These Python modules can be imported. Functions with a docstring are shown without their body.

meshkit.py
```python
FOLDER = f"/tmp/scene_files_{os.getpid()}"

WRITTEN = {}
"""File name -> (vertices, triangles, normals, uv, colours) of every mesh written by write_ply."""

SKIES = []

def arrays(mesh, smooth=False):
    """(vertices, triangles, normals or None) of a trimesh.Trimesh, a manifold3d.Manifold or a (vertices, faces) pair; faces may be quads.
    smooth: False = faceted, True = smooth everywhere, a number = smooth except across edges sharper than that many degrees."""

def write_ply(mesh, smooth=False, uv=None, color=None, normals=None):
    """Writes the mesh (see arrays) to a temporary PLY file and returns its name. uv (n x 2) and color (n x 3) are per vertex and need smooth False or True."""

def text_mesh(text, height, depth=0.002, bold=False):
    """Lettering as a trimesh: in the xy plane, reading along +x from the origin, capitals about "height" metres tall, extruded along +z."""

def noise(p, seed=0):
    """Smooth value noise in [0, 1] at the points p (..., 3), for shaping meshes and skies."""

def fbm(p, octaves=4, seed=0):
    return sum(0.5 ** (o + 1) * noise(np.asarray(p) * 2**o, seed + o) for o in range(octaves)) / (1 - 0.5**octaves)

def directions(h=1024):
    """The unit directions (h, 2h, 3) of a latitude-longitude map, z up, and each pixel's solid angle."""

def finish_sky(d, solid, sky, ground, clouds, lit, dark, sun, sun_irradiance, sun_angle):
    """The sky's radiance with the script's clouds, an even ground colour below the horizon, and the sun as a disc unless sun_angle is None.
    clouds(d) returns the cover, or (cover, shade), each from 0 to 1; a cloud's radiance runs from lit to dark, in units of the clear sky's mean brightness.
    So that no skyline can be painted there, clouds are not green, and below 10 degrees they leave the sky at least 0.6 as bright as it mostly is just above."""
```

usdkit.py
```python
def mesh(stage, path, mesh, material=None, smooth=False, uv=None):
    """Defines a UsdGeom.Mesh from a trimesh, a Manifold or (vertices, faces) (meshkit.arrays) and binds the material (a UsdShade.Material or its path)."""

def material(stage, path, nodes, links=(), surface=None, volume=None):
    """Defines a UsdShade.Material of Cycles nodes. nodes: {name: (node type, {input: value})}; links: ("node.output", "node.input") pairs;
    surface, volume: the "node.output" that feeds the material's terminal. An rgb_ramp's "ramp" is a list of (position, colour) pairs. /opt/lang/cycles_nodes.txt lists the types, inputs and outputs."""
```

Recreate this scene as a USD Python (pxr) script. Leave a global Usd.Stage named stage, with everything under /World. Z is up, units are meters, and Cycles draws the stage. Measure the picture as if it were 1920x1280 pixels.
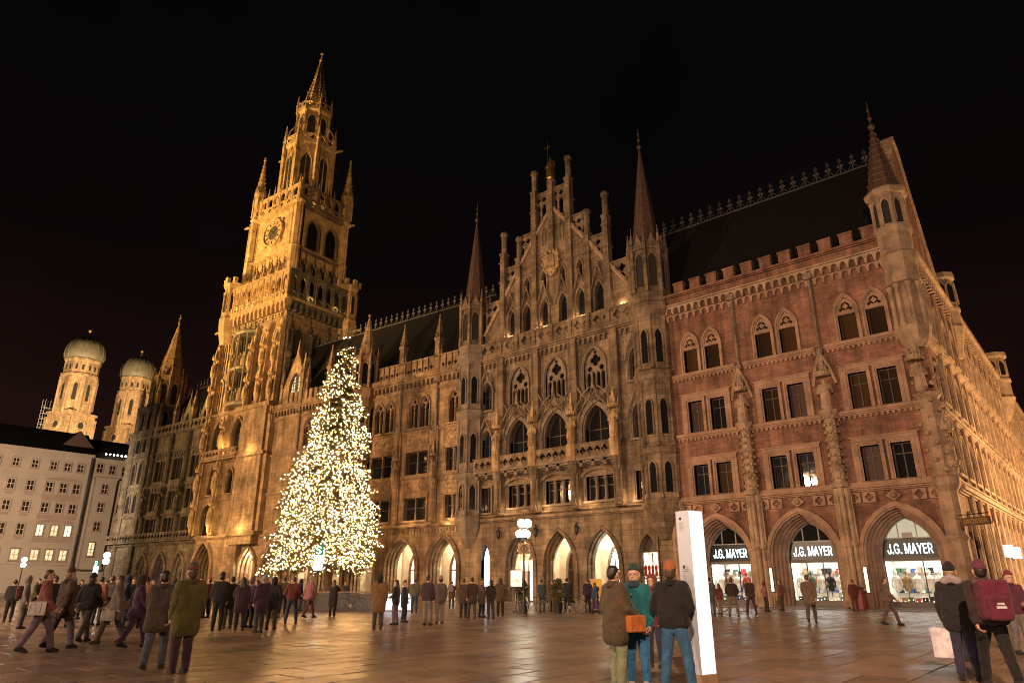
import math, random
import numpy as np
import trimesh
import manifold3d as m3
import usdkit, meshkit
from pxr import Usd, UsdGeom, UsdLux, UsdShade, Sdf, Gf

random.seed(7)
rng = np.random.default_rng(7)
stage = Usd.Stage.CreateInMemory()
UsdGeom.SetStageUpAxis(stage, 'Z')
UsdGeom.SetStageMetersPerUnit(stage, 1.0)
UsdGeom.Xform.Define(stage, '/World')
UsdGeom.Scope.Define(stage, '/World/Looks')
PI = math.pi

# ------------------------------------------------------------------ camera, sky, lights, exposure
PITCH, YAW, EYE = math.radians(19.5), math.radians(49.3), 1.5
cam = UsdGeom.Camera.Define(stage, '/World/camera')
_f = np.array([-math.cos(YAW), math.sin(YAW), 0]); _r = np.array([math.sin(YAW), math.cos(YAW), 0]); _u = np.array([0, 0, 1.])
_fw = _f * math.cos(PITCH) + _u * math.sin(PITCH); _up = -_f * math.sin(PITCH) + _u * math.cos(PITCH)
cam.AddTransformOp().Set(Gf.Matrix4d(*_r, 0, *_up, 0, *(-_fw), 0, 0, 0, EYE, 1))
cam.CreateHorizontalApertureAttr(36.0); cam.CreateVerticalApertureAttr(24.0)
cam.CreateFocalLengthAttr(24.0); cam.CreateClippingRangeAttr(Gf.Vec2f(0.1, 3000))
cam.CreateExposureAttr(0.0)

# night sky: the sun far below the horizon and the town's faint warm glow low down, the same all round
usdkit.material(stage, '/World/Looks/night_sky', {
    'sky': ('sky_texture', {'sky_type': 'single_scattering', 'sun_disc': False, 'sun_elevation': -0.12, 'sun_rotation': 3.6}),
    'tc': ('texture_coordinate', {}), 'sep': ('separate_xyz', {}),
    'ramp': ('rgb_ramp', {'ramp': [(0.0, (.13, .050, .034)), (.16, (.085, .034, .027)), (.42, (.024, .014, .015)), (.6, (.010, .010, .011)), (1., (.010, .010, .011))]}),
    'n': ('noise_texture', {'scale': 2.2, 'detail': 4}), 'nm': ('map_range', {'from_min': .3, 'from_max': .7, 'to_min': .6, 'to_max': 1.25}),
    'mul': ('mix_color', {'blend_type': 'multiply', 'fac': 1.0}),
    'add': ('mix_color', {'blend_type': 'add', 'fac': 1.0}),
    'bg': ('background_shader', {'strength': .15})},
    [('tc.generated', 'sep.vector'), ('sep.z', 'ramp.fac'), ('tc.generated', 'n.vector'), ('n.fac', 'nm.value'), ('ramp.color', 'mul.a'), ('nm.result', 'mul.b'),
     ('sky.color', 'add.a'), ('mul.result', 'add.b'), ('add.result', 'bg.color')], surface='bg.background')
dome = UsdLux.DomeLight.Define(stage, '/World/sky')
dome.GetPrim().SetCustomDataByKey('kind', 'structure')
UsdShade.MaterialBindingAPI.Apply(dome.GetPrim()).Bind(UsdShade.Material.Get(stage, '/World/Looks/night_sky'))


def flood(name, pos, aim, power, color, cone=180., soft=.3, radius=.35):
    """A lamp: a small sphere light, as a spot when a cone (full angle, degrees) is given."""
    l = UsdLux.SphereLight.Define(stage, f'/World/lamp_{name}')
    l.CreateRadiusAttr(radius); l.CreateIntensityAttr(power / (4 * PI * PI * radius * radius)); l.CreateColorAttr(Gf.Vec3f(*color))
    pos, aim = np.array(pos, float), np.array(aim, float)
    z = (pos - aim) / np.linalg.norm(pos - aim)
    x = np.cross([0, 0, 1.], z); x = x / np.linalg.norm(x) if np.linalg.norm(x) > 1e-6 else np.array([1., 0, 0]); y = np.cross(z, x)
    l.AddTransformOp().Set(Gf.Matrix4d(*x, 0, *y, 0, *z, 0, *pos, 1))
    if cone < 170:
        s = UsdLux.ShapingAPI.Apply(l.GetPrim()); s.CreateShapingConeAngleAttr(cone / 2); s.CreateShapingConeSoftnessAttr(soft)
    return l


SOD = (1., .60, .26); WARM = (1., .70, .42); TUNG = (1., .78, .52); ROSE = (1., .62, .46)
LG = 1.0
# floodlights of the square: on the roofs opposite the town hall and along the east street (all out of frame)
flood('tower_base_flood', (-112, 4, 12), (-90, 46, 17), 52000 * LG, (1., .55, .24), 62, .8)
flood('tower_flood', (-120, -6, 21), (-85, 46, 52), 420000 * LG, (1., .58, .17), 56, .6)
flood('tower_flood_upper', (-104, 6, 24), (-85, 46, 66), 170000 * LG, (1., .60, .18), 42, .6)
flood('church_flood', (-240, 40, 26), (-302, 96, 80), 720000 * LG, (1., .72, .38), 75, .5)
flood('church_flood_east', (-220, 95, 26), (-308, 100, 80), 540000 * LG, (1., .68, .34), 70, .5)
flood('square_roof_west', (-74, -6, 17), (-64, 47, 8), 120000 * LG, (1., .58, .26), 105, .9)
flood('square_roof_mid', (-34, -12, 16), (-36, 47, 10), 54000 * LG, (1., .60, .34), 92, .9, radius=.15)
flood('square_roof_east', (6, -8, 15), (-13, 47, 11), 66000 * LG, (1., .60, .38), 88, .9, radius=.15)
flood('square_house_front', (-108, 26, 13), (-137, 38, 10), 42000 * LG, (1., .70, .47), 150, .7)
flood('tower_flood_east', (-22, -8, 22), (-79, 52, 50), 130000 * LG, (1., .55, .20), 34, .6)
for _k, _p in enumerate(((-6, -4, 5), (-20, -5, 5), (-34, 0, 5), (-52, 8, 5))):
    flood(f'square_lamp_{_k}', _p, (_p[0], _p[1] + 5, 0), 3600 * LG, (1., .66, .45), 178)
flood('east_street_a', (4.5, 62, 6.5), (-7, 62, 10), 21000 * LG, (1., .56, .24), 178)
flood('east_street_b', (4.5, 84, 6.5), (-7, 84, 10), 21000 * LG, (1., .56, .24), 178)
flood('east_street_c', (4.5, 108, 6.5), (-7, 108, 10), 21000 * LG, (1., .56, .24), 178)

# ------------------------------------------------------------------ materials
LOOKS = '/World/Looks/'


def mat(name, color, rough=.8, var=.25, scale=2., bump=.0, bscale=30., metallic=0., spec=.5, hue=None, sheen=0., deep=.02):
    """A plain procedural surface: base colour broken up by two noises, fine relief by a third."""
    c = np.array(color, float)
    c2 = np.array(hue, float) if hue is not None else c * (1 - var)
    nodes = {'g': ('geometry', {}), 'n': ('noise_texture', {'scale': scale, 'detail': 6, 'roughness': .65}),
             'r': ('rgb_ramp', {'ramp': [(.3, tuple(c2)), (.7, tuple(np.minimum(c * (1 + var * .6), 1)))]}),
             'p': ('principled_bsdf', {'roughness': rough, 'metallic': metallic, 'specular_ior_level': spec, 'sheen_weight': sheen})}
    links = [('g.position', 'n.vector'), ('n.fac', 'r.fac'), ('r.color', 'p.base_color')]
    if bump:
        nodes['n2'] = ('noise_texture', {'scale': bscale, 'detail': 4}); nodes['b'] = ('bump', {'strength': bump, 'distance': deep})
        links += [('g.position', 'n2.vector'), ('n2.fac', 'b.height'), ('b.normal', 'p.normal')]
    return usdkit.material(stage, LOOKS + name, nodes, links, surface='p.BSDF')


def masonry(name, c1, c2, mortar, bw, bh, soot=.5, rough=.88, msize=.012, relief=.6):
    """Coursed stone or brick: courses along x+y and z, each block its own tone, soot and weathering by noise."""
    return usdkit.material(stage, LOOKS + name, {
        'g': ('geometry', {}), 's': ('separate_xyz', {}), 'a': ('math', {'math_type': 'add'}), 'c': ('combine_xyz', {}),
        'k': ('brick_texture', {'color1': c1, 'color2': c2, 'mortar': mortar, 'scale': 1., 'mortar_size': msize, 'mortar_smooth': .2, 'brick_width': bw, 'row_height': bh}),
        'n': ('noise_texture', {'scale': .55, 'detail': 8, 'roughness': .7}), 'nr': ('map_range', {'from_min': .35, 'from_max': .68, 'to_min': 1 - soot, 'to_max': 1.12}),
        'sm': ('mapping', {'scale': (1.6, 1.6, .13)}), 'n3': ('noise_texture', {'scale': 1., 'detail': 8, 'roughness': .72}), 'nr3': ('map_range', {'from_min': .34, 'from_max': .66, 'to_min': .5, 'to_max': 1.3}),
        'm1': ('mix_color', {'blend_type': 'multiply', 'fac': 1.}), 'm2': ('mix_color', {'blend_type': 'multiply', 'fac': 1.}),
        'n2': ('noise_texture', {'scale': 14., 'detail': 5}), 'ad': ('math', {'math_type': 'multiply_add', 'value2': .5}),
        'iv': ('math', {'math_type': 'multiply', 'value2': -1.}),
        'b': ('bump', {'strength': relief, 'distance': .03}), 'p': ('principled_bsdf', {'roughness': rough, 'specular_ior_level': .3})},
        [('g.position', 's.vector'), ('s.x', 'a.value1'), ('s.y', 'a.value2'), ('a.value', 'c.x'), ('s.z', 'c.y'), ('c.vector', 'k.vector'),
         ('g.position', 'n.vector'), ('n.fac', 'nr.value'), ('g.position', 'sm.vector'), ('sm.vector', 'n3.vector'), ('n3.fac', 'nr3.value'), ('k.color', 'm1.a'), ('nr.result', 'm1.b'), ('m1.result', 'm2.a'), ('nr3.result', 'm2.b'), ('m2.result', 'p.base_color'),
         ('g.position', 'n2.vector'), ('n2.fac', 'ad.value1'), ('k.fac', 'iv.value1'), ('iv.value', 'ad.value3'), ('ad.value', 'b.height'), ('b.normal', 'p.normal')], surface='p.BSDF')


def glow(name, color, strength, var=0., scale=3.):
    """A surface that gives off light (lamps, lit panes, lit letters)."""
    if not var:
        return usdkit.material(stage, LOOKS + name, {'e': ('emission', {'color': color, 'strength': strength})}, [], surface='e.emission')
    return usdkit.material(stage, LOOKS + name, {'g': ('geometry', {}), 'n': ('noise_texture', {'scale': scale, 'detail': 3}), 'r': ('map_range', {'from_min': .3, 'from_max': .7, 'to_min': strength * (1 - var), 'to_max': strength * (1 + var)}),
        'e': ('emission', {'color': color})}, [('g.position', 'n.vector'), ('n.fac', 'r.value'), ('r.result', 'e.strength')], surface='e.emission')


def glass(name, tint=(.012, .012, .014), rough=.05):
    """A window pane before a dark room: mirror-like at a slant, a little uneven."""
    return usdkit.material(stage, LOOKS + name, {'g': ('geometry', {}), 'n': ('noise_texture', {'scale': 1.3, 'detail': 2}), 'b': ('bump', {'strength': .25, 'distance': .02}),
        'p': ('principled_bsdf', {'base_color': tint, 'roughness': rough, 'specular_ior_level': .35})},
        [('g.position', 'n.vector'), ('n.fac', 'b.height'), ('b.normal', 'p.normal')], surface='p.BSDF')


def clear_pane(name):
    return usdkit.material(stage, LOOKS + name, {'t': ('transparent_bsdf', {'color': (.95, .96, .95)}), 'gl': ('glossy_bsdf', {'roughness': .03}), 'f': ('fresnel', {'IOR': 1.45}), 'm': ('mix_closure', {})},
        [('f.fac', 'm.fac'), ('t.BSDF', 'm.closure1'), ('gl.BSDF', 'm.closure2')], surface='m.closure')


M = dict(
    brick=masonry('red_brick', (.335, .168, .112), (.235, .115, .078), (.23, .145, .115), .52, .15, .55, msize=.02),
    tuff=masonry('pale_limestone', (.31, .23, .155), (.21, .155, .105), (.13, .10, .07), 1.0, .42, .62),
    tuffw=masonry('warm_limestone', (.40, .275, .165), (.29, .20, .12), (.17, .12, .08), 1.1, .45, .55),
    soot=masonry('sooty_limestone', (.20, .172, .125), (.14, .122, .088), (.10, .08, .06), .9, .40, .6),
    trim=mat('carved_stone', (.34, .245, .165), .85, .5, 1.1, 1., 7., deep=.06),
    trimr=mat('reddish_carved_stone', (.31, .20, .14), .85, .45, 1.1, 1., 7., deep=.05),
    trims=mat('sooty_carved_stone', (.20, .158, .12), .88, .55, 1.0, 1., 7., deep=.06),
    sand=mat('ochre_carved_stone', (.42, .285, .15), .85, .62, 1.0, 1., 7., deep=.06),
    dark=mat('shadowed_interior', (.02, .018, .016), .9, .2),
    slate=mat('slate_roof', (.006, .006, .007), .85, .4, 4., .6, 9., spec=.15),
    slater=mat('brown_tile_spire', (.085, .05, .035), .6, .45, 4., .5, 12.),
    copper=mat('weathered_copper', (.17, .145, .10), .6, .35, .35, .2, 6., hue=(.11, .095, .065)),
    lead=mat('lead_grey_metal', (.06, .06, .06), .5, .3, 5.),
    iron=mat('black_iron', (.012, .012, .013), .45, .2, 6.),
    gilt=mat('gilded_metal', (.36, .24, .07), .35, .2, 6., metallic=.8),
    wood=mat('dark_window_wood', (.055, .038, .026), .55, .3, 6.),
    woodw=mat('cream_window_wood', (.42, .36, .28), .6, .15, 6.),
    door=mat('oak_door', (.12, .055, .02), .5, .4, 5., .3, 12.),
    plaster=mat('arcade_plaster', (.72, .64, .50), .85, .15, 1.2, .2, 8.),
    white=mat('white_paint', (.72, .70, .66), .6, .08, 3.),
    greyp=mat('grey_paint', (.30, .30, .31), .5, .08, 3.),
    granite=mat('granite', (.11, .10, .09), .5, .35, 12., .2, 40.),
    church=masonry('church_brick', (.46, .30, .17), (.36, .23, .13), (.36, .26, .16), 1.6, .5, .35),
    render_=mat('house_render', (.36, .305, .24), .9, .12, .5, .2, 14.),
    render2=mat('house_render_pink', (.30, .22, .175), .9, .15, .6, .2, 14.),
    glass=glass('dark_pane'), glassc=glass('bluish_pane', (.016, .020, .030), .04), glassd=glass('curtained_pane', (.075, .052, .045), .12), glasse=glass('amber_pane', (.055, .032, .016), .1), glassb=glass('brown_pane', (.030, .019, .013), .08), clear=clear_pane('clear_pane'),
    lit=glow('lit_room', (1., .70, .36), 1.25, .55, 2.2), litw=glow('bright_room', (1., .82, .55), 2.0, .5, 2.0), litb=glow('bright_doorway', (1., .88, .66), 3.4, .4, 1.4), litc=glow('cool_lit_room', (.80, .92, 1.), 3.0, .3, 1.5),
    litv=glow('violet_lit_room', (.62, .48, 1.), .8, .6, 2.), litp=glow('pale_lit_tympanum', (1., .86, .58), .62, .12, 1.),
    lamp=glow('lamp_glass', (1., .88, .66), 24.), strip=glow('ceiling_lamp', (1., .80, .52), 300.), stripc=glow('shop_ceiling_lamp', (1., .95, .88), 14.),
    star=glow('star_lamp', (.92, 1., .88), 20.), neon=glow('lit_letters', (.72, .95, 1.), 4.2), neonw=glow('lit_white_letters', (1., .93, .78), 3.),
    panel=glow('lit_panel', (1., 1., 1.), 1.3), pearl=glow('fairy_light', (1., .84, .52), 14.),
)


# ------------------------------------------------------------------ things
NAMES = {}


def numbered(path):
    n = NAMES.get(path, 0); NAMES[path] = n + 1
    return path if n == 0 else f'{path}_{n:03d}'


class Thing:
    def __init__(self, name, label=None, cat=None, group=None, origin=(0, 0, 0), kind=None):
        self.o = np.array(origin, float)
        self.path = numbered('/World/' + name)
        x = UsdGeom.Xform.Define(stage, self.path)
        if self.o.any():
            x.AddTranslateOp().Set(Gf.Vec3d(*map(float, self.o)))
        tag(x.GetPrim(), label, cat, group, kind)


def tag(p, label=None, cat=None, group=None, kind=None):
    for k, v in (('label', label), ('category', cat), ('group', group), ('kind', kind)):
        if v:
            p.SetCustomDataByKey(k, v)


class Frame:
    """Local axes of a wall: x along it, y into the building, z up."""
    def __init__(self, ox, oy, deg):
        a = math.radians(deg)
        self.m = np.array([[math.cos(a), -math.sin(a), 0], [math.sin(a), math.cos(a), 0], [0, 0, 1.]]); self.o = np.array([ox, oy, 0.])

    def __call__(self, v):
        return np.asarray(v, float) @ self.m.T + self.o

    def __mul__(self, p):
        return self(np.array([p]))[0]


ID = Frame(0, 0, 0)
FE = Frame(0, 48, 0)
FW = Frame(-47.5, 48, 5)
FS = Frame(-6.8, 48, 90)
FO = Frame(-137, 0, 90)
_BV = np.array([[x, y, z] for x in (0, 1) for y in (0, 1) for z in (0, 1)], float)
_BF = np.array([[0, 1, 3], [0, 3, 2], [4, 6, 7], [4, 7, 5], [0, 4, 5], [0, 5, 1], [2, 3, 7], [2, 7, 6], [0, 2, 6], [0, 6, 4], [1, 5, 7], [1, 7, 3]])


def rect(x0, z0, x1, z1):
    return m3.CrossSection([[(x0, z0), (x1, z0), (x1, z1), (x0, z1)]], m3.FillRule.NonZero)


def poly(pts):
    return m3.CrossSection([[tuple(map(float, p)) for p in pts]], m3.FillRule.NonZero)


def disc(cx, cz, r, n=14):
    return m3.CrossSection.circle(r, n).translate((cx, cz))


def arch(cx, zb, zs, za, w, n=7):
    """A pointed (or, when low, elliptical) arch standing on zb, springing at zs, with its apex at za."""
    h, r = w / 2, za - zs
    if r >= h:
        R = (h * h + r * r) / (2 * h); t = np.linspace(0, math.asin(min(1, r / R)), n)
        ax, az = h - R + R * np.cos(t), R * np.sin(t)
    else:
        t = np.linspace(0, PI / 2, n); ax, az = h * np.cos(t), r * np.sin(t)
    pts = [(cx - h, zb), (cx + h, zb)] + [(cx + a, zs + b) for a, b in zip(ax, az)] + [(cx - a, zs + b) for a, b in zip(ax[::-1], az[::-1])][1:]
    return poly(pts)


def quatrefoil(cx, cz, r):
    c = disc(cx, cz, r * .45, 8)
    for k in range(4):
        c = c + disc(cx + r * .52 * math.cos(k * PI / 2), cz + r * .52 * math.sin(k * PI / 2), r * .46, 9)
    return c


class MB:
    """Collects shapes that make ONE mesh."""
    def __init__(self, frame=ID):
        self.v, self.f, self.n, self.fr = [], [], 0, frame

    def add(self, v, f, raw=False):
        v = np.asarray(v, float)
        self.v.append(v if raw else self.fr(v)); self.f.append(np.asarray(f) + self.n); self.n += len(v)
        return self

    def box(self, x0, x1, y0, y1, z0, z1):
        return self.add(_BV * [x1 - x0, y1 - y0, z1 - z0] + [x0, y0, z0], _BF)

    def prism(self, cs, y0, y1):
        """A flat shape in the wall's plane (x, z), from depth y0 to y1."""
        if cs.is_empty():
            return self
        m = cs.extrude(y1 - y0).to_mesh(); v = np.array(m.vert_properties)[:, :3].astype(float)
        return self.add(np.stack([v[:, 0], y1 - v[:, 2], v[:, 1]], 1), np.array(m.tri_verts))

    def lathe(self, x, y, prof, n=8, ph=None):
        """prof: (radius, z) from bottom to top, round the vertical through x, y."""
        ph = PI / n if ph is None else ph
        a = ph + np.arange(n) * 2 * PI / n
        v = [np.array([[x, y, prof[0][1]]])] + [np.stack([x + r * np.cos(a), y + r * np.sin(a), np.full(n, z)], 1) for r, z in prof] + [np.array([[x, y, prof[-1][1]]])]
        f, k, i = [], len(prof), np.arange(n); j = (i + 1) % n
        f.append(np.stack([np.zeros(n, int), 1 + j, 1 + i], 1))
        for q in range(k - 1):
            b0, b1 = 1 + q * n, 1 + (q + 1) * n
            f += [np.stack([b0 + i, b0 + j, b1 + j], 1), np.stack([b0 + i, b1 + j, b1 + i], 1)]
        b = 1 + (k - 1) * n
        f.append(np.stack([np.full(n, 1 + k * n), b + i, b + j], 1))
        return self.add(np.vstack(v), np.vstack(f))

    def tube(self, pts, r, n=6):
        p = np.asarray(pts, float); rr = np.broadcast_to(r, (len(p),))
        t = np.gradient(p, axis=0); t /= np.linalg.norm(t, axis=1, keepdims=True) + 1e-12
        ref = np.where(np.abs(t[:, 2:]) < .9, [[0, 0, 1.]], [[1., 0, 0]])
        a = np.cross(t, ref); a /= np.linalg.norm(a, axis=1, keepdims=True); b = np.cross(t, a)
        g = np.arange(n) * 2 * PI / n
        v = (p[:, None] + rr[:, None, None] * (np.cos(g)[None, :, None] * a[:, None] + np.sin(g)[None, :, None] * b[:, None])).reshape(-1, 3)
        f, i = [], np.arange(n); j = (i + 1) % n
        for q in range(len(p) - 1):
            f += [np.stack([q * n + i, (q + 1) * n + j, q * n + j], 1), np.stack([q * n + i, (q + 1) * n + i, (q + 1) * n + j], 1)]
        e = (len(p) - 1) * n
        f += [np.stack([np.full(n - 2, 0), i[1:-1], i[2:]], 1), np.stack([np.full(n - 2, e), e + i[2:], e + i[1:-1]], 1)]
        return self.add(v, np.vstack(f))

    def mani(self, m):
        q = m.to_mesh()
        return self.add(np.array(q.vert_properties)[:, :3], np.array(q.tri_verts))

    def tm(self, m):
        return self.add(np.array(m.vertices), np.array(m.faces))

    def build(self, name, material, thing, parent=None, label=None, smooth=False, kind=None, each=0):
        """each: number of added shapes that make one piece; every piece becomes a mesh of its own."""
        if not self.v:
            return None
        if each:
            n0 = 0; p = None
            for i in range(0, len(self.v), each):
                m = MB()
                for v, f in zip(self.v[i:i + each], self.f[i:i + each]):
                    m.add(v, f - n0, True); n0 += len(v)
                p = m.build(name, material, thing, parent, label, smooth, kind)
            return p
        v = np.vstack(self.v) - thing.o
        path = numbered((parent or thing.path) + '/' + name)
        p = usdkit.mesh(stage, path, (v, np.vstack(self.f)), M[material] if isinstance(material, str) else material, smooth=smooth).GetPrim()
        tag(p, label, kind=kind)
        return path


def solo(mb, name, material, label=None, cat=None, group=None, kind=None, smooth=False):
    """A thing that is one mesh."""
    p = usdkit.mesh(stage, numbered('/World/' + name), (np.vstack(mb.v), np.vstack(mb.f)), M[material] if isinstance(material, str) else material, smooth=smooth).GetPrim()
    tag(p, label, cat, group, kind)
    return p


# ------------------------------------------------------------------ gothic vocabulary
_oct = trimesh.creation.icosphere(0, 1.)


def ball(mb, x, y, z, r, sub=0):
    s = trimesh.creation.icosphere(sub, r)
    mb.add(np.array(s.vertices) + [x, y, z], s.faces)


def pinnacle(mb, x, y, z0, w, hs, hp, n=4, crockets=4):
    """A square (or eight-sided) shaft with gablets, a crocketed spirelet and a finial."""
    k = math.sqrt(2) if n == 4 else 1.06
    r = w / 2 * k
    mb.lathe(x, y, [(r * 1.12, z0), (r * 1.12, z0 + hs * .08), (r, z0 + hs * .1), (r, z0 + hs * .86), (r * 1.2, z0 + hs * .9), (r * 1.2, z0 + hs * .97), (r * .95, z0 + hs), (r * .08, z0 + hs + hp)], n)
    if hs > .8:
        for dx, dy in ((0, -1), (1, 0), (-1, 0), (0, 1)):
            h = w * 1.15
            b = np.array([[-w * .5, 0, 0], [w * .5, 0, 0], [0, 0, h]])
            q = np.stack([b[:, 0] * abs(dy), b[:, 0] * abs(dx), b[:, 2]], 1)
            v = np.vstack([q, q * 0 + [0, 0, h * .1] + q * .3])
            v = v + np.array([x + dx * w * .56, y + dy * w * .56, z0 + hs * .95])
            v[3:] -= np.array([dx, dy, 0]) * w * .5
            mb.add(v, [[0, 1, 2], [0, 2, 1], [0, 2, 5], [0, 5, 3], [1, 4, 5], [1, 5, 2], [0, 3, 2], [1, 2, 4]])
    for c in range(crockets):
        t = (c + .6) / (crockets + .4); rr = r * .92 * (1 - t) + .02
        for a in range(4):
            ang = PI / 4 + a * PI / 2
            s = w * .16 * (1 - .5 * t)
            mb.add(_oct.vertices * s + [x + rr * math.cos(ang), y + rr * math.sin(ang), z0 + hs + hp * t], _oct.faces)
    s = w * .20
    mb.add(_oct.vertices * [s, s, s * .8] + [x, y, z0 + hs + hp * .97], _oct.faces)
    mb.add(_oct.vertices * [s * .5, s * .5, s * .9] + [x, y, z0 + hs + hp + s * .8], _oct.faces)


def _hull(*balls):
    return m3.Manifold.batch_hull([m3.Manifold.sphere(r, 8).translate(p) for *p, r in balls])


def _statue():
    b = _hull((0, 0, .06, .20), (0, 0, .5, .17)) + _hull((0, 0, .5, .17), (-.13, 0, .76, .08), (.13, 0, .76, .08)) + _hull((0, 0, .8, .06), (0, -.01, .92, .075))
    b = b + _hull((-.17, 0, .74, .06), (-.2, -.06, .55, .05)) + _hull((-.2, -.06, .55, .05), (-.06, -.17, .52, .04)) + _hull((.17, 0, .74, .06), (.22, -.04, .55, .05)) + _hull((.22, -.04, .55, .05), (.12, -.2, .6, .04))
    b = b + _hull((.14, -.2, .1, .02), (.14, -.2, .9, .02)) + _hull((0, .02, .95, .06), (0, .03, 1.0, .03))
    b = b + _hull((-.1, -.13, .05, .05), (-.06, -.13, .5, .05)) + _hull((.04, -.15, .05, .04), (.02, -.14, .5, .05))
    q = b.to_mesh()
    return np.array(q.vert_properties)[:, :3].astype(float), np.array(q.tri_verts)


STATUE = _statue()


def statue(th, fr, x, y, z0, h, material='trim', canopy=True, label=None, corbel=True):
    mb = MB(fr); mb.add(STATUE[0] * h + [x, y, z0], STATUE[1])
    p = mb.build('statue', material, th, label=label, smooth=50)
    if corbel:
        c = MB(fr); c.lathe(x, y + .05, [(.08, z0 - h * .75), (.2, z0 - h * .55), (.26, z0 - h * .3), (.42, z0 - h * .12), (.46, z0 - .02), (.40, z0)], 8)
        for a in range(5):
            g = PI + a * PI / 4
            ball(c, x + .3 * math.cos(g), y + .3 * math.sin(g), z0 - h * .2, .11)
        c.build('pedestal', material, th, parent=p)
    if canopy:
        c = MB(fr); zc = z0 + h * 1.08
        c.lathe(x, y + .1, [(.42, zc), (.5, zc + .12), (.5, zc + .3), (.36, zc + .36)], 8)
        for a in range(8):
            g = a * PI / 4
            pinnacle(c, x + .44 * math.cos(g), y + .1 + .44 * math.sin(g), zc + .1, .1, .35, .4, 4, 0)
        pinnacle(c, x, y + .1, zc + .3, .34, .5, 1.1, 4, 3)
        c.build('canopy', material, th, parent=p)
    return p


def strings(mb, x0, x1, z, d=.25, h=.3, y=0.):
    """A moulded string course along a wall."""
    mb.box(x0, x1, y - d, y + .02, z + h * .45, z + h)
    mb.box(x0, x1, y - d * .65, y + .02, z + h * .2, z + h * .45)
    mb.box(x0, x1, y - d * .3, y + .02, z, z + h * .2)


def corbel_table(mb, x0, x1, z0, z1, d=.35, step=.62, y=0.):
    n = max(1, round((x1 - x0) / step)); s = (x1 - x0) / n
    cs = rect(x0, z0 + (z1 - z0) * .3, x1, z1)
    for k in range(n):
        c = x0 + (k + .5) * s
        cs = cs - arch(c, z0, z0 + (z1 - z0) * .5, z0 + (z1 - z0) * .86, s * .66, 4)
    mb.prism(cs, y - d, y + .01)
    for k in range(n + 1):
        c = x0 + k * s
        mb.box(c - s * .13, c + s * .13, y - d * .9, y + .01, z0, z0 + (z1 - z0) * .45)


def pierced(cs_rect, step, x0, x1, z0, z1, kind='quatre'):
    cs = cs_rect
    n = max(1, round((x1 - x0) / step)); s = (x1 - x0) / n
    for k in range(n):
        c = x0 + (k + .5) * s
        if kind == 'quatre':
            cs = cs - quatrefoil(c, (z0 + z1) / 2, min(s * .46, (z1 - z0) * .40))
        else:
            cs = cs - arch(c, z0 + .12, z0 + (z1 - z0) * .55, z1 - .12, s * .62, 4)
    return cs


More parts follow.
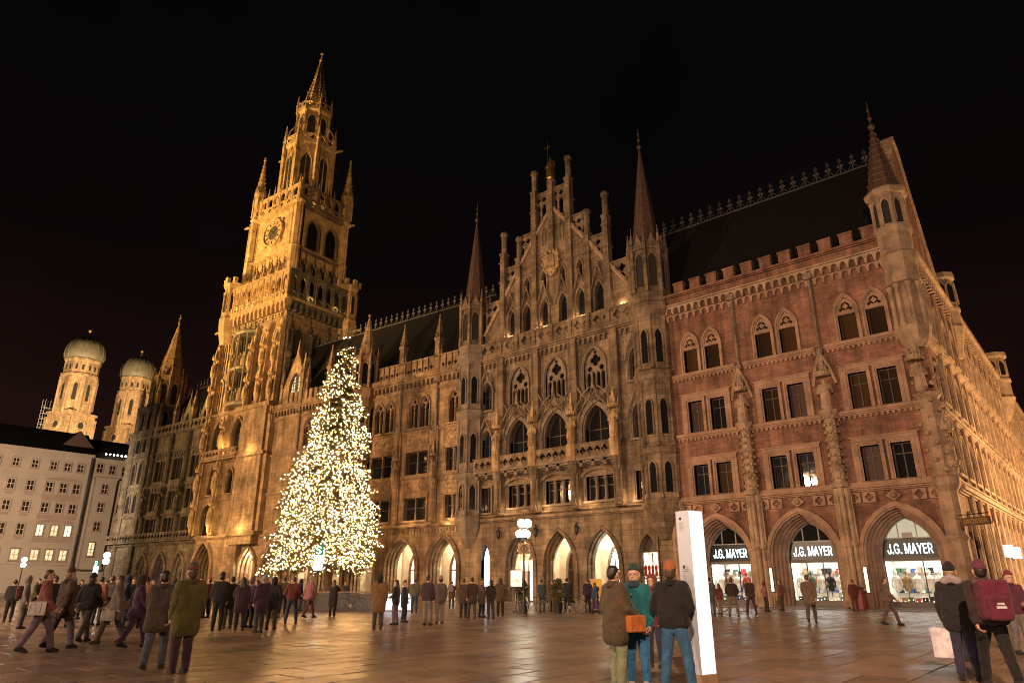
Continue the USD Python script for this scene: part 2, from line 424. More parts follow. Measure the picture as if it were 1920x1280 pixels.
def window(th, fr, x0, x1, z0, z1, y=.34, glassm='glass', framem='wood', top=None, nx=2, nz=(.68,), surround=.16, proud=.1, stone='trim', sill=True, hood=False, bars=.06, label=None):
    """A window in its stone surround: the window (surround) > frame, pane. top: apex height of an arched head above z1 (springing)."""
    cx, w = (x0 + x1) / 2, x1 - x0
    inner = arch(cx, z0, z1, top, w) if top else rect(x0, z0, x1, z1)
    o = surround
    outer = arch(cx, z0 - .02, z1, top + o * 1.15, w + 2 * o) if top else rect(x0 - o, z0 - .02, x1 + o, z1 + o)
    mb = MB(fr); mb.prism(outer - inner, -proud, y - .002)
    if surround > .12:
        o2 = o * .45
        mid = arch(cx, z0, z1, top + o2 * 1.15, w + 2 * o2) if top else rect(x0 - o2, z0, x1 + o2, z1 + o2)
        mb.prism(outer - mid, -proud - .07, -proud)
    if sill:
        mb.box(x0 - o - .08, x1 + o + .08, -proud - .16, y, z0 - .2, z0 - .02)
    p = mb.build('window', stone, th, label=label)
    g = MB(fr); g.prism(inner, y + .05, y + .08); g.build('pane', glassm, th, parent=p)
    f = MB(fr); zt = top or z1
    cs = inner - inner.offset(-bars * 1.3, m3.JoinType.Miter)
    for k in range(1, nx):
        xx = x0 + w * k / nx; cs = cs + (rect(xx - bars / 2, z0, xx + bars / 2, zt) ^ inner)
    for t in nz:
        zz = z0 + (zt - z0) * t; cs = cs + (rect(x0, zz - bars / 2, x1, zz + bars / 2) ^ inner)
    f.prism(cs, y - .02, y + .05); f.build('frame', framem, th, parent=p)
    return p


def gothic_jamb(mb, cx, zs, za, w, wi, y0, y1, orders=4, zb=0.):
    """Stepped, moulded reveal of an arched opening: rings that narrow from w to wi between depths y0 and y1."""
    ai = zs + (za - zs) * 1.0
    for k in range(orders):
        a, b = y0 + (y1 - y0) * k / orders, y0 + (y1 - y0) * (k + 1) / orders
        wo = w + .5; wk = w + (wi - w) * (k + 1) / orders; apx = za - (w - wk) * .42
        mb.prism(arch(cx, zb, zs, za + .2, wo) - arch(cx, zb, zs, apx, wk), a, b - (.10 if k < orders - 1 else 0))
        r = .075
        for sx in (-1, 1):
            mb.lathe(cx + sx * (wk / 2 + .10), b - .09, [(r * 1.6, zb), (r * 1.6, zb + .5), (r, zb + .6), (r, zs - .3), (r * 1.7, zs - .1), (r * 1.7, zs)], 6)
        # a roll along the arch
        h, rr = wk / 2 + .10, apx + .10 - zs
        if rr > h * .5:
            R = (h * h + rr * rr) / (2 * h); t = np.linspace(0, math.asin(min(1, rr / R)), 7)
            for sx in (-1, 1):
                mb.tube([(cx + sx * (h - R + R * math.cos(q)), b - .09, zs + R * math.sin(q)) for q in t], r, 5)


def octagon_windows(mb_stone, mb_dark, x, y, z0, z1, r, w, fr=None, n=8, ph=PI / 8):
    """Lancets with hoods on the faces of an eight-sided turret (dark recess boards and stone hoods)."""
    for k in range(n):
        a = k * 2 * PI / n
        ap = r * math.cos(PI / n)
        ca, sa = math.cos(a), math.sin(a)
        inner = arch(0, z0, z1 - w * .9, z1, w, 4); outer = arch(0, z0, z1 - w * .9, z1 + w * .25, w * 1.4, 4)
        for mb, cs, d0, d1 in ((mb_dark, inner, -.004, .02), (mb_stone, outer - inner, -.01, .12)):
            m = cs.extrude(d1 - d0).to_mesh(); v = np.array(m.vert_properties)[:, :3].astype(float)
            rad = ap + d0 + v[:, 2]
            mb.add(np.stack([x + rad * ca - v[:, 0] * sa, y + rad * sa + v[:, 0] * ca, v[:, 1]], 1), np.array(m.tri_verts))

# ------------------------------------------------------------------ the ground: one sheet to the horizon (slabs come later)
paving = usdkit.material(stage, LOOKS + 'square_paving', {
    'g': ('geometry', {}), 'mp': ('mapping', {'rotation': (0, 0, PI / 2)}),
    'k': ('brick_texture', {'color1': (.13, .09, .065), 'color2': (.10, .07, .05), 'mortar': (.03, .022, .018), 'scale': 1., 'mortar_size': .02, 'mortar_smooth': .3, 'brick_width': 1.35, 'row_height': .78}),
    'n': ('noise_texture', {'scale': .35, 'detail': 7, 'roughness': .65}), 'nr': ('map_range', {'from_min': .3, 'from_max': .7, 'to_min': .65, 'to_max': 1.2}), 'm': ('mix_color', {'blend_type': 'multiply', 'fac': 1.}),
    'rr': ('map_range', {'from_min': .3, 'from_max': .7, 'to_min': .30, 'to_max': .52}),
    'n2': ('noise_texture', {'scale': 5., 'detail': 6}), 'iv': ('math', {'math_type': 'multiply', 'value2': -.6}), 'ad': ('math', {'math_type': 'add'}),
    'b': ('bump', {'strength': .35, 'distance': .02}), 'p': ('principled_bsdf', {'specular_ior_level': .5})},
    [('g.position', 'mp.vector'), ('mp.vector', 'k.vector'), ('g.position', 'n.vector'), ('n.fac', 'nr.value'), ('n.fac', 'rr.value'), ('k.color', 'm.a'), ('nr.result', 'm.b'), ('m.result', 'p.base_color'), ('rr.result', 'p.roughness'),
     ('g.position', 'n2.vector'), ('k.fac', 'iv.value1'), ('n2.fac', 'ad.value1'), ('iv.value', 'ad.value2'), ('ad.value', 'b.height'), ('b.normal', 'p.normal')], surface='p.BSDF')
M['paving'] = paving
g = MB(); g.add([[-900, -300, -.026], [500, -300, -.026], [500, 900, -.026], [-900, 900, -.026]], [[0, 1, 2], [0, 2, 3]])
solo(g, 'ground', 'paving', kind='structure')

# ------------------------------------------------------------------ the town hall
TH = Thing('town_hall', 'long neo-gothic town hall of brick and limestone with stepped gable, turrets and shop arcade', 'town hall', origin=(-40, 48, 0))


def wall(fr, x0, x1, z0, z1, holes, y0, y1, material, name='wall', label=None):
    cs = rect(x0, z0, x1, z1)
    for h in holes:
        cs = cs - h
    MB(fr).prism(cs, y0, y1).build(name, material, TH, label=label)


def battlement(fr, x0, step, n, z0, z1, w, material, d=.35, y=0.):
    for k in range(n):
        b = MB(fr); x = x0 + k * step
        b.box(x, x + w, y - .02, y + d, z0, z1 - .14); b.box(x - .06, x + w + .06, y - .08, y + d + .06, z1 - .14, z1)
        b.build('merlon', material, TH)


def spire_roof(mb, x, y, z0, z1, r, n=8, bands=0, finial=True):
    mb.lathe(x, y, [(r, z0), (r * .93, z0 + .25), (.06, z1)], n)
    for k in range(bands):
        t = (k + 1) / (bands + 1); rr = r * .93 * (1 - t) + .06 * t
        mb.lathe(x, y, [(rr + .07, z0 + .25 + (z1 - z0 - .25) * t - .1), (rr + .09, z0 + .25 + (z1 - z0 - .25) * t), (rr + .02, z0 + .25 + (z1 - z0 - .25) * t + .05)], n)
    if finial:
        ball(mb, x, y, z1 + .1, .24, 1); mb.lathe(x, y, [(.05, z1), (.05, z1 + 1.6), (.02, z1 + 2.3)], 6); ball(mb, x, y, z1 + .85, .15, 1); ball(mb, x, y, z1 + 1.5, .10, 1)


# --- east block: three shop bays of brick, x -24.9 .. -6.8
BAYS = (-21.75, -15.95, -10.1)
holes = []
for xc in BAYS:
    holes.append(arch(xc, -.1, 3.1, 6.0, 4.5))
    for z0, z1, top in ((7.62, 9.85, None), (12.3, 14.72, None), (17.05, 19.05, 20.15)):
        for s in (-1, 1):
            a, b = sorted((xc + s * .32, xc + s * 1.47))
            holes.append(arch((a + b) / 2, z0, z1, top, b - a) if top else rect(a, z0, b, z1))
wall(FE, -24.9, -6.8, 0, 22.1, holes, 0, .5, 'brick', label='red brick wall of the east block over shop arches')
MB(FE).box(-24.9, -7.2, .02, .5, 22.1, 23.6).build('wall', 'brick', TH)
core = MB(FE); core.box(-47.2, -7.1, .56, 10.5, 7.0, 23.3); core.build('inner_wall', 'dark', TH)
for bi, xc in enumerate(BAYS):
    for fl, (z0, z1, top) in enumerate(((7.62, 9.85, None), (12.3, 14.72, None), (17.05, 19.05, 20.15))):
        for s in (-1, 1):
            a, b = sorted((xc + s * .32, xc + s * 1.47))
            window(TH, FE, a, b, z0, z1, glassm=['glassb', 'glasse', 'glassd', 'glassb', 'glass', 'glasse', 'glassc'][(bi * 5 + fl * 3 + s) % 7], top=top, nx=2 if fl < 2 else 1, nz=(.7,) if fl < 2 else (), surround=.24, proud=.12, stone='trimr', sill=False)
        f = MB(FE)
        if fl < 2:
            f.box(xc - 1.95, xc + 1.95, -.24, 0, z1 + .24, z1 + .50); f.box(xc - 1.95, xc - 1.72, -.18, 0, z0 - .1, z1 + .24); f.box(xc + 1.72, xc + 1.95, -.18, 0, z0 - .1, z1 + .24)
            f.box(xc - 2.05, xc + 2.05, -.30, 0, z1 + .50, z1 + .6)
        else:
            for s in (-1, 1):
                q = xc + s * .9; f.box(q - .7, q + .7, -.1, .3, 18.9, 19.08)
                f.prism(arch(q, 19.08, 19.08, 20.1, 1.15) - disc(q, 19.5, .30, 10) - disc(q - .33, 19.27, .12, 8) - disc(q + .33, 19.27, .12, 8), -.05, .22)
                f.prism(disc(q, 19.5, .22, 4), .0, .1)
        f.build('window_surround', 'trimr', TH)
        f = MB(FE); strings(f, xc - 2.6, xc + 2.6, z0 - .42, .3, .36)
        for k in range(16):
            f.box(xc - 2.5 + k * .33, xc - 2.36 + k * .33, -.15, 0, z0 - .62, z0 - .42)
        f.build('window_sill', 'trimr', TH)
    # shop front in the arch
    gj = MB(FE); gothic_jamb(gj, xc, 3.1, 6.0, 4.5, 3.15, -.18, 1.5, 5)
    gj.prism(arch(xc, 0, 3.1, 6.28, 5.0) - arch(xc, 0, 3.1, 6.0, 4.5), -.26, -.12)
    gj.build('shop_arch', 'trimr', TH)
    sh = MB(FE); y = 1.52
    sh.box(xc - 1.75, xc + 1.75, y, y + .12, 3.0, 4.15)
    sign = sh.build('shop_sign', usdkit.material(stage, LOOKS + f'sign_board_{bi}', {'p': ('principled_bsdf', {'base_color': (.008, .018, .020), 'roughness': .25})}, [], surface='p.BSDF') , TH, label='dark green shop sign with lit white letters')
    t = meshkit.text_mesh('J.G. MAYER', .60, .05); v = np.array(t.vertices); wdt = v[:, 0].max() - v[:, 0].min()
    v = np.stack([(v[:, 0] - v[:, 0].min()) / wdt * 2.5 + xc - 1.25, y - .05 - v[:, 2] + .03, v[:, 1] + 3.25], 1)
    MB(FE).add(v, t.faces).build('letters', 'neon', TH, parent=sign)
    bs = MB(FE); bs.box(xc - 1.75, xc + 1.75, y - .14, y + .16, 2.82, 3.0); bs.box(xc - 1.75, xc + 1.75, y - .10, y + .16, 0, .45); bs.build('shop_sill', 'granite', TH, each=1)
    st = MB(FE); st.box(xc - 2.35, xc + 2.35, -.55, 1.5, 0, .14); st.build('doorstep', 'granite', TH)
    # tympanum above the sign
    ty = MB(FE); tcs = arch(xc, 4.15, 4.16, 5.45, 3.1, 6) if False else (arch(xc, 0, 3.1, 5.43, 3.15) ^ rect(xc - 2, 4.15, xc + 2, 6))
    ty.prism(tcs, y + .08, y + .11); w = ty.build('arch_window', 'litp' if bi == 2 else 'glass', TH, label='lit cream glazing over the third shop sign' if bi == 2 else None)
    fr_ = MB(FE); fr_.prism((tcs - tcs.offset(-.07, m3.JoinType.Miter)) + (rect(xc - .55, 4.15, xc - .49, 6) ^ tcs) + (rect(xc + .49, 4.15, xc + .55, 6) ^ tcs), y, y + .08); fr_.build('frame', 'greyp', TH, parent=w)
    if bi == 2:
        b = MB(FE); b.box(xc - .28, xc + .28, y - .16, y - .02, 4.18, 4.5); b.build('vent_box', 'greyp', TH)
    # shop window: clear pane, frame, lit room with goods
    pn = MB(FE); pn.box(xc - 1.6, xc + 1.6, y + .04, y + .055, .45, 2.82); pw = pn.build('shop_window', 'clear', TH)
    fr_ = MB(FE)
    for q in (-1.6, -.53, .53, 1.54) if bi != 2 else (-1.6, .55, 1.54):
        fr_.box(xc + q, xc + q + .06, y, y + .05, .45, 2.82)
    fr_.build('frame', 'iron', TH, parent=pw)
    rm = MB(FE); rm.box(xc - 1.8, xc + 1.8, y + 2.6, y + 2.7, 0, 3.0); rm.box(xc - 1.8, xc - 1.7, y + .1, y + 2.6, 0, 3.0); rm.box(xc + 1.7, xc + 1.8, y + .1, y + 2.6, 0, 3.0); rm.box(xc - 1.8, xc + 1.8, y + .1, y + 2.6, 2.95, 3.05); rm.box(xc - 1.7, xc + 1.7, y + .1, y + 2.6, .3, .42)
    rm.build('shop_room', 'white', TH)
    lp = MB(FE)
    for q in (-1.0, 0, 1.0):
        lp.box(xc + q - .3, xc + q + .3, y + .5, y + 2.2, 2.90, 2.94)
    lp.build('ceiling_lamp', 'stripc', TH, each=1)
    # fairy lights round the window, goods behind it
    fl = MB(FE)
    for k in range(22):
        for q in (-1.5, 1.46):
            ball(fl, xc + q + .03 * math.sin(k * 2.1), y + .12, .55 + k * .103, .022)
    for k in range(14):
        ball(fl, xc - 1.45 + k * .22, y + .12, .52 + .05 * math.sin(k * 1.7), .022)
    fl.build('fairy_lights', 'pearl', TH, kind='stuff')
    gd = random.Random(40 + bi)
    cols = ['white', 'greyp', 'goods_blue', 'goods_red', 'goods_green', 'goods_tan', 'goods_black']
    if bi == 0:
        for n, c in (('blue', (.05, .09, .28)), ('red', (.35, .03, .03)), ('green', (.05, .12, .06)), ('tan', (.34, .22, .12)), ('black', (.015, .015, .015))):
            M['goods_' + n] = mat('cloth_' + n, c, .9, .3, 6.)
    for k in range(5):
        q = xc - 1.25 + k * .62 + gd.uniform(-.08, .08); yy = y + .75 + .3 * gd.random()
        m = MB(FE); m.lathe(q, yy, [(.03, .42), (.03, 1.0), (.17, 1.05), (.19, 1.3), (.16, 1.5), (.22, 1.78), (.17, 1.92), (.06, 1.97), (.05, 2.06), (.09, 2.14), (.09, 2.24), (.03, 2.32)], 10)
        for s in (-1, 1):
            m.tube([(q + s * .2, yy, 1.85), (q + s * .28, yy, 1.55), (q + s * .25, yy - .05, 1.25)], .055, 6)
        m.build('mannequin', cols[gd.randrange(7)] if k % 2 else 'white', TH)
    for k in range(8):
        q = xc - 1.4 + k * .38; h = gd.uniform(.12, .32)
        m = MB(FE); m.box(q, q + .28, y + .3, y + .55, .42, .42 + h); m.box(q - .01, q + .29, y + .29, y + .56, .42 + h, .45 + h); m.build('display_box', cols[gd.randrange(7)], TH)
    for k in range(3):
        m = MB(FE); m.box(xc - 1.6, xc + 1.6, y + 2.25, y + 2.58, .9 + k * .6, .94 + k * .6)
        m.build('shelf', 'woodw', TH)
        for j in range(10):
            m = MB(FE); q = xc - 1.5 + j * .31; m.box(q, q + .24, y + 2.2, y + 2.5, .942 + k * .6, .942 + k * .6 + gd.uniform(.12, .4)); m.build('folded_garment', cols[gd.randrange(7)], TH)
    # narrow lit show case in the left jamb
    sc = MB(FE); sc.box(xc - 2.42, xc - 2.18, -.30, -.2, .95, 2.5); p = sc.build('show_case', 'iron', TH)
    sc = MB(FE); sc.box(xc - 2.39, xc - 2.21, -.315, -.302, 1.0, 2.45); sc.build('lit_front', 'litw', TH, parent=p)
# piers between the bays with statues, canopies, colonnettes and rain pipes
for xc in (-18.85, -13.03, -24.75):
    pr = MB(FE)
    for s in (-.3, 0, .3):
        pr.lathe(xc + s, -.32 - (.12 if s == 0 else 0), [(.24, 0), (.24, .7), (.16, .85), (.15, 3.6), (.24, 3.75), (.24, 3.95), (.15, 4.1), (.15, 6.7), (.25, 6.95), (.27, 7.3)], 8)
    pr.box(xc - .55, xc + .55, -.3, 0, 0, 7.3)
    pr.build('pier', 'trim', TH)
    if xc > -24:
        pr = MB(FE); pr.lathe(xc, -.35, [(.55, 7.3), (.6, 7.5), (.42, 7.7), (.42, 8.4), (.55, 8.6), (.34, 8.8), (.34, 10.2), (.5, 10.4), (.36, 10.6), (.36, 11.8), (.62, 12.2), (.66, 12.4)], 8)
        for k in range(9):
            for a in range(5):
                gq = PI + a * PI / 4; ball(pr, xc + .42 * math.cos(gq), -.35 + .42 * math.sin(gq), 7.9 + k * .5, .12)
        pr.build('pier_shaft', 'trim', TH)
        statue(TH, FE, xc, -.45, 12.45, 2.15, 'trim', True, corbel=False)
        gb = MB(FE)
        for s in (-1, 1):
            gb.tube([(xc + s * .75, -.25, 14.2), (xc + s * .45, -.35, 15.4), (xc, -.45, 16.5)], .10, 6)
        gb.build('ogee_gable', 'trim', TH)
        pp = MB(FE); pp.tube([(xc, -.22, 16.6), (xc, -.22, 22.2)], .11, 8); pp.box(xc - .28, xc + .28, -.5, -.02, 22.0, 22.5); pp.box(xc - .2, xc + .2, -.36, -.04, 16.4, 16.8); pp.build('rain_pipe', 'trims', TH)
# cornice, carved band, frieze and battlement
c = MB(FE); strings(c, -24.9, -6.6, 7.0, .42, .42); c.build('cornice', 'trimr', TH)
for xc in BAYS:
    for k in (-2.3, -1.4, 1.4, 2.3):
        b = MB(FE); b.prism(rect(xc + k - .38, 6.3, xc + k + .38, 6.95) - quatrefoil(xc + k, 6.62, .27), -.16, -.001); b.build('carved_panel', 'trimr', TH)
    b = MB(FE); b.prism(poly([(xc, 6.3), (xc + .45, 6.62), (xc, 7.0), (xc - .45, 6.62)]), -.22, -.002); ball(b, xc, -.22, 6.64, .2, 1); b.build('carved_boss', 'trimr', TH)
c = MB(FE); corbel_table(c, -24.9, -7.4, 22.1, 22.75, .4, .58); strings(c, -24.9, -7.4, 22.75, .42, .2); c.build('corbel_frieze', 'trim', TH)
c = MB(FE); corbel_table(c, -24.9, -7.4, 21.55, 22.08, .22, .58); c.build('corbel_frieze', 'trimr', TH)
c = MB(FE); strings(c, -24.9, -7.4, 23.5, .5, .32); c.box(-24.9, -7.4, -.28, .3, 22.95, 23.5); c.build('parapet', 'brick', TH)
battlement(FE, -23.5, 1.437, 11, 23.82, 24.75, .84, 'brick', .4, -.32)

# --- gabled middle, x -47.5 .. -24.9
CB = (-40.25, -35.95, -31.65); ENDS = (-44.45, -27.6)
holes = [arch(xc, -.1, 2.9, 5.75, 3.4) for xc in CB] + [arch(-44.4, 1.2, 3.5, 5.0, 1.2), arch(-27.5, -.1, 3.4, 5.1, 1.6)]
for xc in CB:
    holes += [rect(xc - 1.35, 7.95, xc + 1.35, 9.9), arch(xc, 12.2, 13.9, 15.95, 2.5), arch(xc - .1, 17.3, 19.4, 21.1, 2.2)]
for xc in ENDS:
    holes += [rect(xc - .62, 7.7, xc + .62, 9.95), arch(xc, 12.6, 14.4, 15.5, 1.25), arch(xc, 17.45, 19.3, 20.3, 1.25)]
wall(FE, -47.6, -24.9, 0, 22.4, holes, 0, .5, 'tuff', label='limestone wall of the gabled middle block')
lo = MB(FE); lo.prism(rect(-47.4, 0, -26.6, 6.7) - arch(-44.4, 1.2, 3.5, 5.0, 1.25) - arch(-27.5, -.1, 3.4, 5.1, 1.65) - arch(CB[0], -.1, 2.9, 5.76, 3.42) - arch(CB[1], -.1, 2.9, 5.76, 3.42) - arch(CB[2], -.1, 2.9, 5.76, 3.42), -.22, 0); lo.build('arcade_wall', 'tuff', TH, label='plain ashlar wall with three pointed arches')
c = MB(FE); strings(c, -47.4, -25.2, 6.7, .42, .42); strings(c, -47.4, -25.2, 7.2, .3, .22); c.build('cornice', 'tuff', TH)
for xc in CB:
    # arcade arch, passage behind it and its lamp
    a = MB(FE); gothic_jamb(a, xc, 2.9, 5.75, 3.4, 2.75, -.34, .8, 3)
    a.build('arcade_arch', 'tuff', TH)
    # triple window under a flat hood
    w = window(TH, FE, xc - 1.35, xc + 1.35, 7.95, 9.9, nx=3, nz=(.62,), surround=.2, stone='trims', bars=.10)
    m = MB(FE)
    for s in (-.45, .45):
        m.lathe(xc + s, .12, [(.16, 7.95), (.16, 8.15), (.10, 8.25), (.10, 9.5), (.17, 9.7), (.17, 9.9)], 8)
    m.build('mullion', 'trims', TH, parent=w)
    h = MB(FE); o = arch(xc, 9.9, 9.95, 10.65, 3.5, 9) - arch(xc, 9.85, 9.9, 10.4, 2.95, 9); h.prism(o, -.35, 0); h.prism(arch(xc, 9.9, 9.92, 10.42, 2.97, 9), -.12, 0); h.build('segment_hood', 'tuff', TH)
    # great pointed window over the balcony
    w = window(TH, FE, xc - 1.25, xc + 1.25, 12.2, 13.9, y=.42, top=15.95, nx=2, nz=(.45,), surround=.22, stone='trims', bars=.07, sill=False)
    gj = MB(FE); gothic_jamb(gj, xc, 13.9, 16.1, 3.0, 2.5, -.45, -.08, 2, zb=12.2); gj.build('window_jamb', 'trims', TH)
    # ogee hood crossing up between the upper windows
    og = MB(FE)
    for s in (-1, 1):
        og.tube([(xc + s * 1.75, -.5, 14.2), (xc + s * 1.55, -.52, 15.2), (xc + s * .95, -.54, 16.05), (xc + s * .38, -.56, 16.6), (xc + s * .1, -.58, 17.5)], [.13, .13, .12, .11, .09], 6)
        og.tube([(xc + s * 2.1, -.5, 15.3), (xc + s * 1.2, -.5, 16.9), (xc + s * .4, -.5, 17.5)], .08, 5)
        og.tube([(xc + s * .1, -.5, 16.0), (xc + s * 1.2, -.5, 16.9), (xc + s * 2.05, -.45, 18.2)], .08, 5)
        for q in range(5):
            t = q / 4; ball(og, xc + s * (1.75 - 1.4 * t), -.62, 14.6 + 2.2 * t + .2 * math.sin(t * 3), .13)
    pinnacle(og, xc, -.55, 17.3, .24, .5, 1.2)
    og.build('ogee_hood', 'trims', TH)
    # tall traceried window
    x2 = xc - .1
    w = window(TH, FE, x2 - 1.1, x2 + 1.1, 17.3, 19.4, y=.46, top=21.1, nx=1, nz=(), surround=.2, stone='trims', sill=False)
    tr = arch(x2, 17.3, 19.4, 21.1, 2.2)
    t2 = tr - disc(x2, 20.05, .55, 14) - disc(x2 - .62, 19.3, .25, 10) - disc(x2 + .62, 19.3, .25, 10) - disc(x2, 20.78, .17, 8)
    for k in (-.74, -.25, .25, .74):
        t2 = t2 - arch(x2 + k, 17.3, 18.6, 19.05, .40, 4)
    t2 = t2 + (disc(x2, 20.05, .55, 14) - quatrefoil(x2, 20.05, .58))
    m = MB(FE); m.prism(t2, .16, .34); m.build('tracery', 'trims', TH, parent=w)
for xc in ENDS:
    lit = xc > -30
    w = window(TH, FE, xc - .62, xc + .62, 7.7, 9.95, nx=2, nz=(.55,), surround=.22, stone='trims', glassm='glassb')
    if lit:
        for q, mm in ((-.22, 'litw'), (.3, 'litc')):
            b = MB(FE); b.box(xc + q - .2, xc + q + .2, .375, .385, 8.65, 9.1); b.build('lit_screen', mm, TH, parent=w)
    window(TH, FE, xc - .62, xc + .62, 12.6, 14.4, top=15.5, nx=2, nz=(.5,), surround=.22, stone='trims', glassm='glassc')
    window(TH, FE, xc - .62, xc + .62, 17.45, 19.3, top=20.3, nx=2, nz=(.5,), surround=.22, stone='trims')
    og = MB(FE)
    for z0 in (15.2, 20.0):
        for s in (-1, 1):
            og.tube([(xc + s * .95, -.25, z0 - .9), (xc + s * .7, -.3, z0), (xc + s * .1, -.33, z0 + 1.3)], .09, 5)
    og.build('ogee_hood', 'trims', TH)
# balcony with pierced parapet
b = MB(FE); b.box(-45.3, -29.3, -1.0, 0, 11.2, 11.42); strings(b, -45.3, -29.3, 10.9, .8, .3)
for k in range(14):
    x = -45.0 + k * 1.2; b.prism(poly([(x - .14, 11.2), (x + .14, 11.2), (x + .14, 10.7), (x - .14, 10.7)]), -.8, 0)
bal = b.build('balcony', 'trims', TH)
cs = pierced(rect(-45.3, 11.42, -29.3, 12.5), .72, -45.2, -29.4, 11.5, 12.4)
b = MB(FE); b.prism(cs, -1.0, -.84); b.box(-45.35, -29.25, -1.06, -.78, 12.5, 12.62); b.build('parapet', 'tuff', TH, parent=bal)
for xc in (-42.4, -38.1, -33.8, -29.5):
    p = MB(FE); p.box(xc - .42, xc + .42, -.75, 0, 7.3, 10.9); p.lathe(xc, -.75, [(.3, 7.4), (.34, 7.6), (.2, 7.8), (.2, 9.9), (.34, 10.2), (.5, 10.8), (.5, 11.2)], 8)
    p.build('pier', 'tuff', TH)
    p = MB(FE); p.box(xc - .34, xc + .34, -.5, 0, 12.5, 22.3); p.lathe(xc - .3, -.45, [(.12, 12.5), (.12, 22.3)], 6); p.lathe(xc + .3, -.45, [(.12, 12.5), (.12, 22.3)], 6)
    p.build('wall_pier', 'tuff', TH)
    pd = MB(FE); pd.lathe(xc, -.95, [(.45, 11.2), (.48, 12.6), (.36, 12.75), (.36, 12.95), (.44, 13.05)], 8); pd.build('pedestal', 'sand', TH)
    statue(TH, FE, xc, -.95, 13.05, 2.0, 'sand', True, corbel=False)
# dark lanterns between the arches
for xc in (-38.1, -33.8, -42.4):
    b = MB(FE); b.tube([(xc, -.25, 6.2), (xc, -.6, 6.2)], .03, 5); b.lathe(xc, -.6, [(.03, 5.2), (.16, 5.45), (.22, 5.9), (.10, 6.05), (.03, 6.35)], 6); b.build('wall_lantern', 'iron', TH)
# upper cornice and parapet below the gable
c = MB(FE); strings(c, -47.2, -25.5, 22.2, .5, .5); corbel_table(c, -45.2, -27.2, 21.6, 22.2, .3, .55); c.build('cornice', 'tuff', TH)
cs = pierced(rect(-45.2, 22.9, -27.3, 24.1), 1.05, -45.1, -27.4, 23.0, 24.0)
c = MB(FE); c.prism(cs, -.42, -.26); c.box(-45.2, -27.3, -.5, -.18, 24.1, 24.24); c.box(-45.2, -27.3, -.46, -.2, 22.7, 22.9)
for x in (-45.1, -42.4, -40.3, -38.2, -36.07, -33.95, -31.95, -29.85, -27.4):
    c.box(x - .2, x + .2, -.55, -.15, 22.7, 24.35)
c.build('parapet', 'tuff', TH)
# the gable
POSTS = [(-42.4, 36.3), (-40.33, 35.1), (-38.25, 42.0), (-36.08, 40.2), (-33.97, 42.0), (-31.98, 35.1), (-29.88, 36.2)]
gp = poly([(-45.0, 23.0), (-27.2, 23.0), (-27.2, 25.2), (-29.9, 28.6), (-32.0, 31.6), (-33.95, 34.3), (-36.08, 36.9), (-38.2, 34.3), (-40.3, 31.6), (-42.4, 28.6), (-45.0, 25.2)])
ho = []
LX = [-44.0, -41.9, -40.85, -39.8, -38.75, -37.6, -36.6, -35.55, -34.5, -33.4, -32.4, -31.35, -30.3, -28.3]
gh = []
for x in (-41.35, -39.3, -37.2, -34.95, -32.95, -30.9):
    gh.append(arch(x, 24.6, 26.2, 27.3, .95, 5))
for x in (-39.3, -37.2, -34.95, -32.95):
    gh.append(arch(x, 28.5, 29.4, 30.2, .62, 5))
gg = gp
for h in gh:
    gg = gg - h
MB(FE).prism(gg, .1, .55).build('gable_wall', 'tuff', TH, label='stepped gable wall above the middle block')
b = MB(FE)
for h in gh:
    b.prism(h, .42, .46)
b.build('gable_opening', 'glass', TH, each=1)
b = MB(FE)
for x in (-41.35, -39.3, -37.2, -34.95, -32.95, -30.9):
    b = MB(FE); b.prism(arch(x, 24.4, 26.2, 27.55, 1.35, 5) - arch(x, 24.4, 26.2, 27.3, .95, 5), -.08, .1)
    for s in (-1, 1):
        b.tube([(x + s * .85, -.12, 26.4), (x + s * .45, -.14, 27.7), (x, -.16, 29.0)], .09, 5)
    ball(b, x, -.16, 29.1, .16); b.build('lancet_hood', 'tuff', TH)
for x in (-39.3, -37.2, -34.95, -32.95):
    b = MB(FE); b.prism(arch(x, 28.3, 29.4, 30.45, .95, 5) - arch(x, 28.3, 29.4, 30.2, .62, 5), -.04, .1); b.build('lancet_hood', 'tuff', TH)
for x in (-37.15, -35.0):
    b = MB(FE); b.prism(arch(x, 33.0, 34.2, 35.2, .5, 4) - arch(x, 33.0, 34.2, 35.0, .3, 4), 0, .1); b.build('lancet_hood', 'tuff', TH)
b = MB(FE)
edge = [(-45.0, 25.2), (-42.4, 28.6), (-40.3, 31.6), (-38.2, 34.3), (-36.08, 36.9)]
for s in (0, 1):
    e = edge if s == 0 else [(-72.16 - x, z) for x, z in edge]
    b.tube([(x, .0, z + .1) for x, z in e], .2, 6)
    for (xa, za), (xb, zb) in zip(e[:-1], e[1:]):
        for t in (.2, .4, .6, .8):
            ball(b, xa + (xb - xa) * t, -.02, za + (zb - za) * t + .32, .15)
b.build('gable_coping', 'trim', TH)
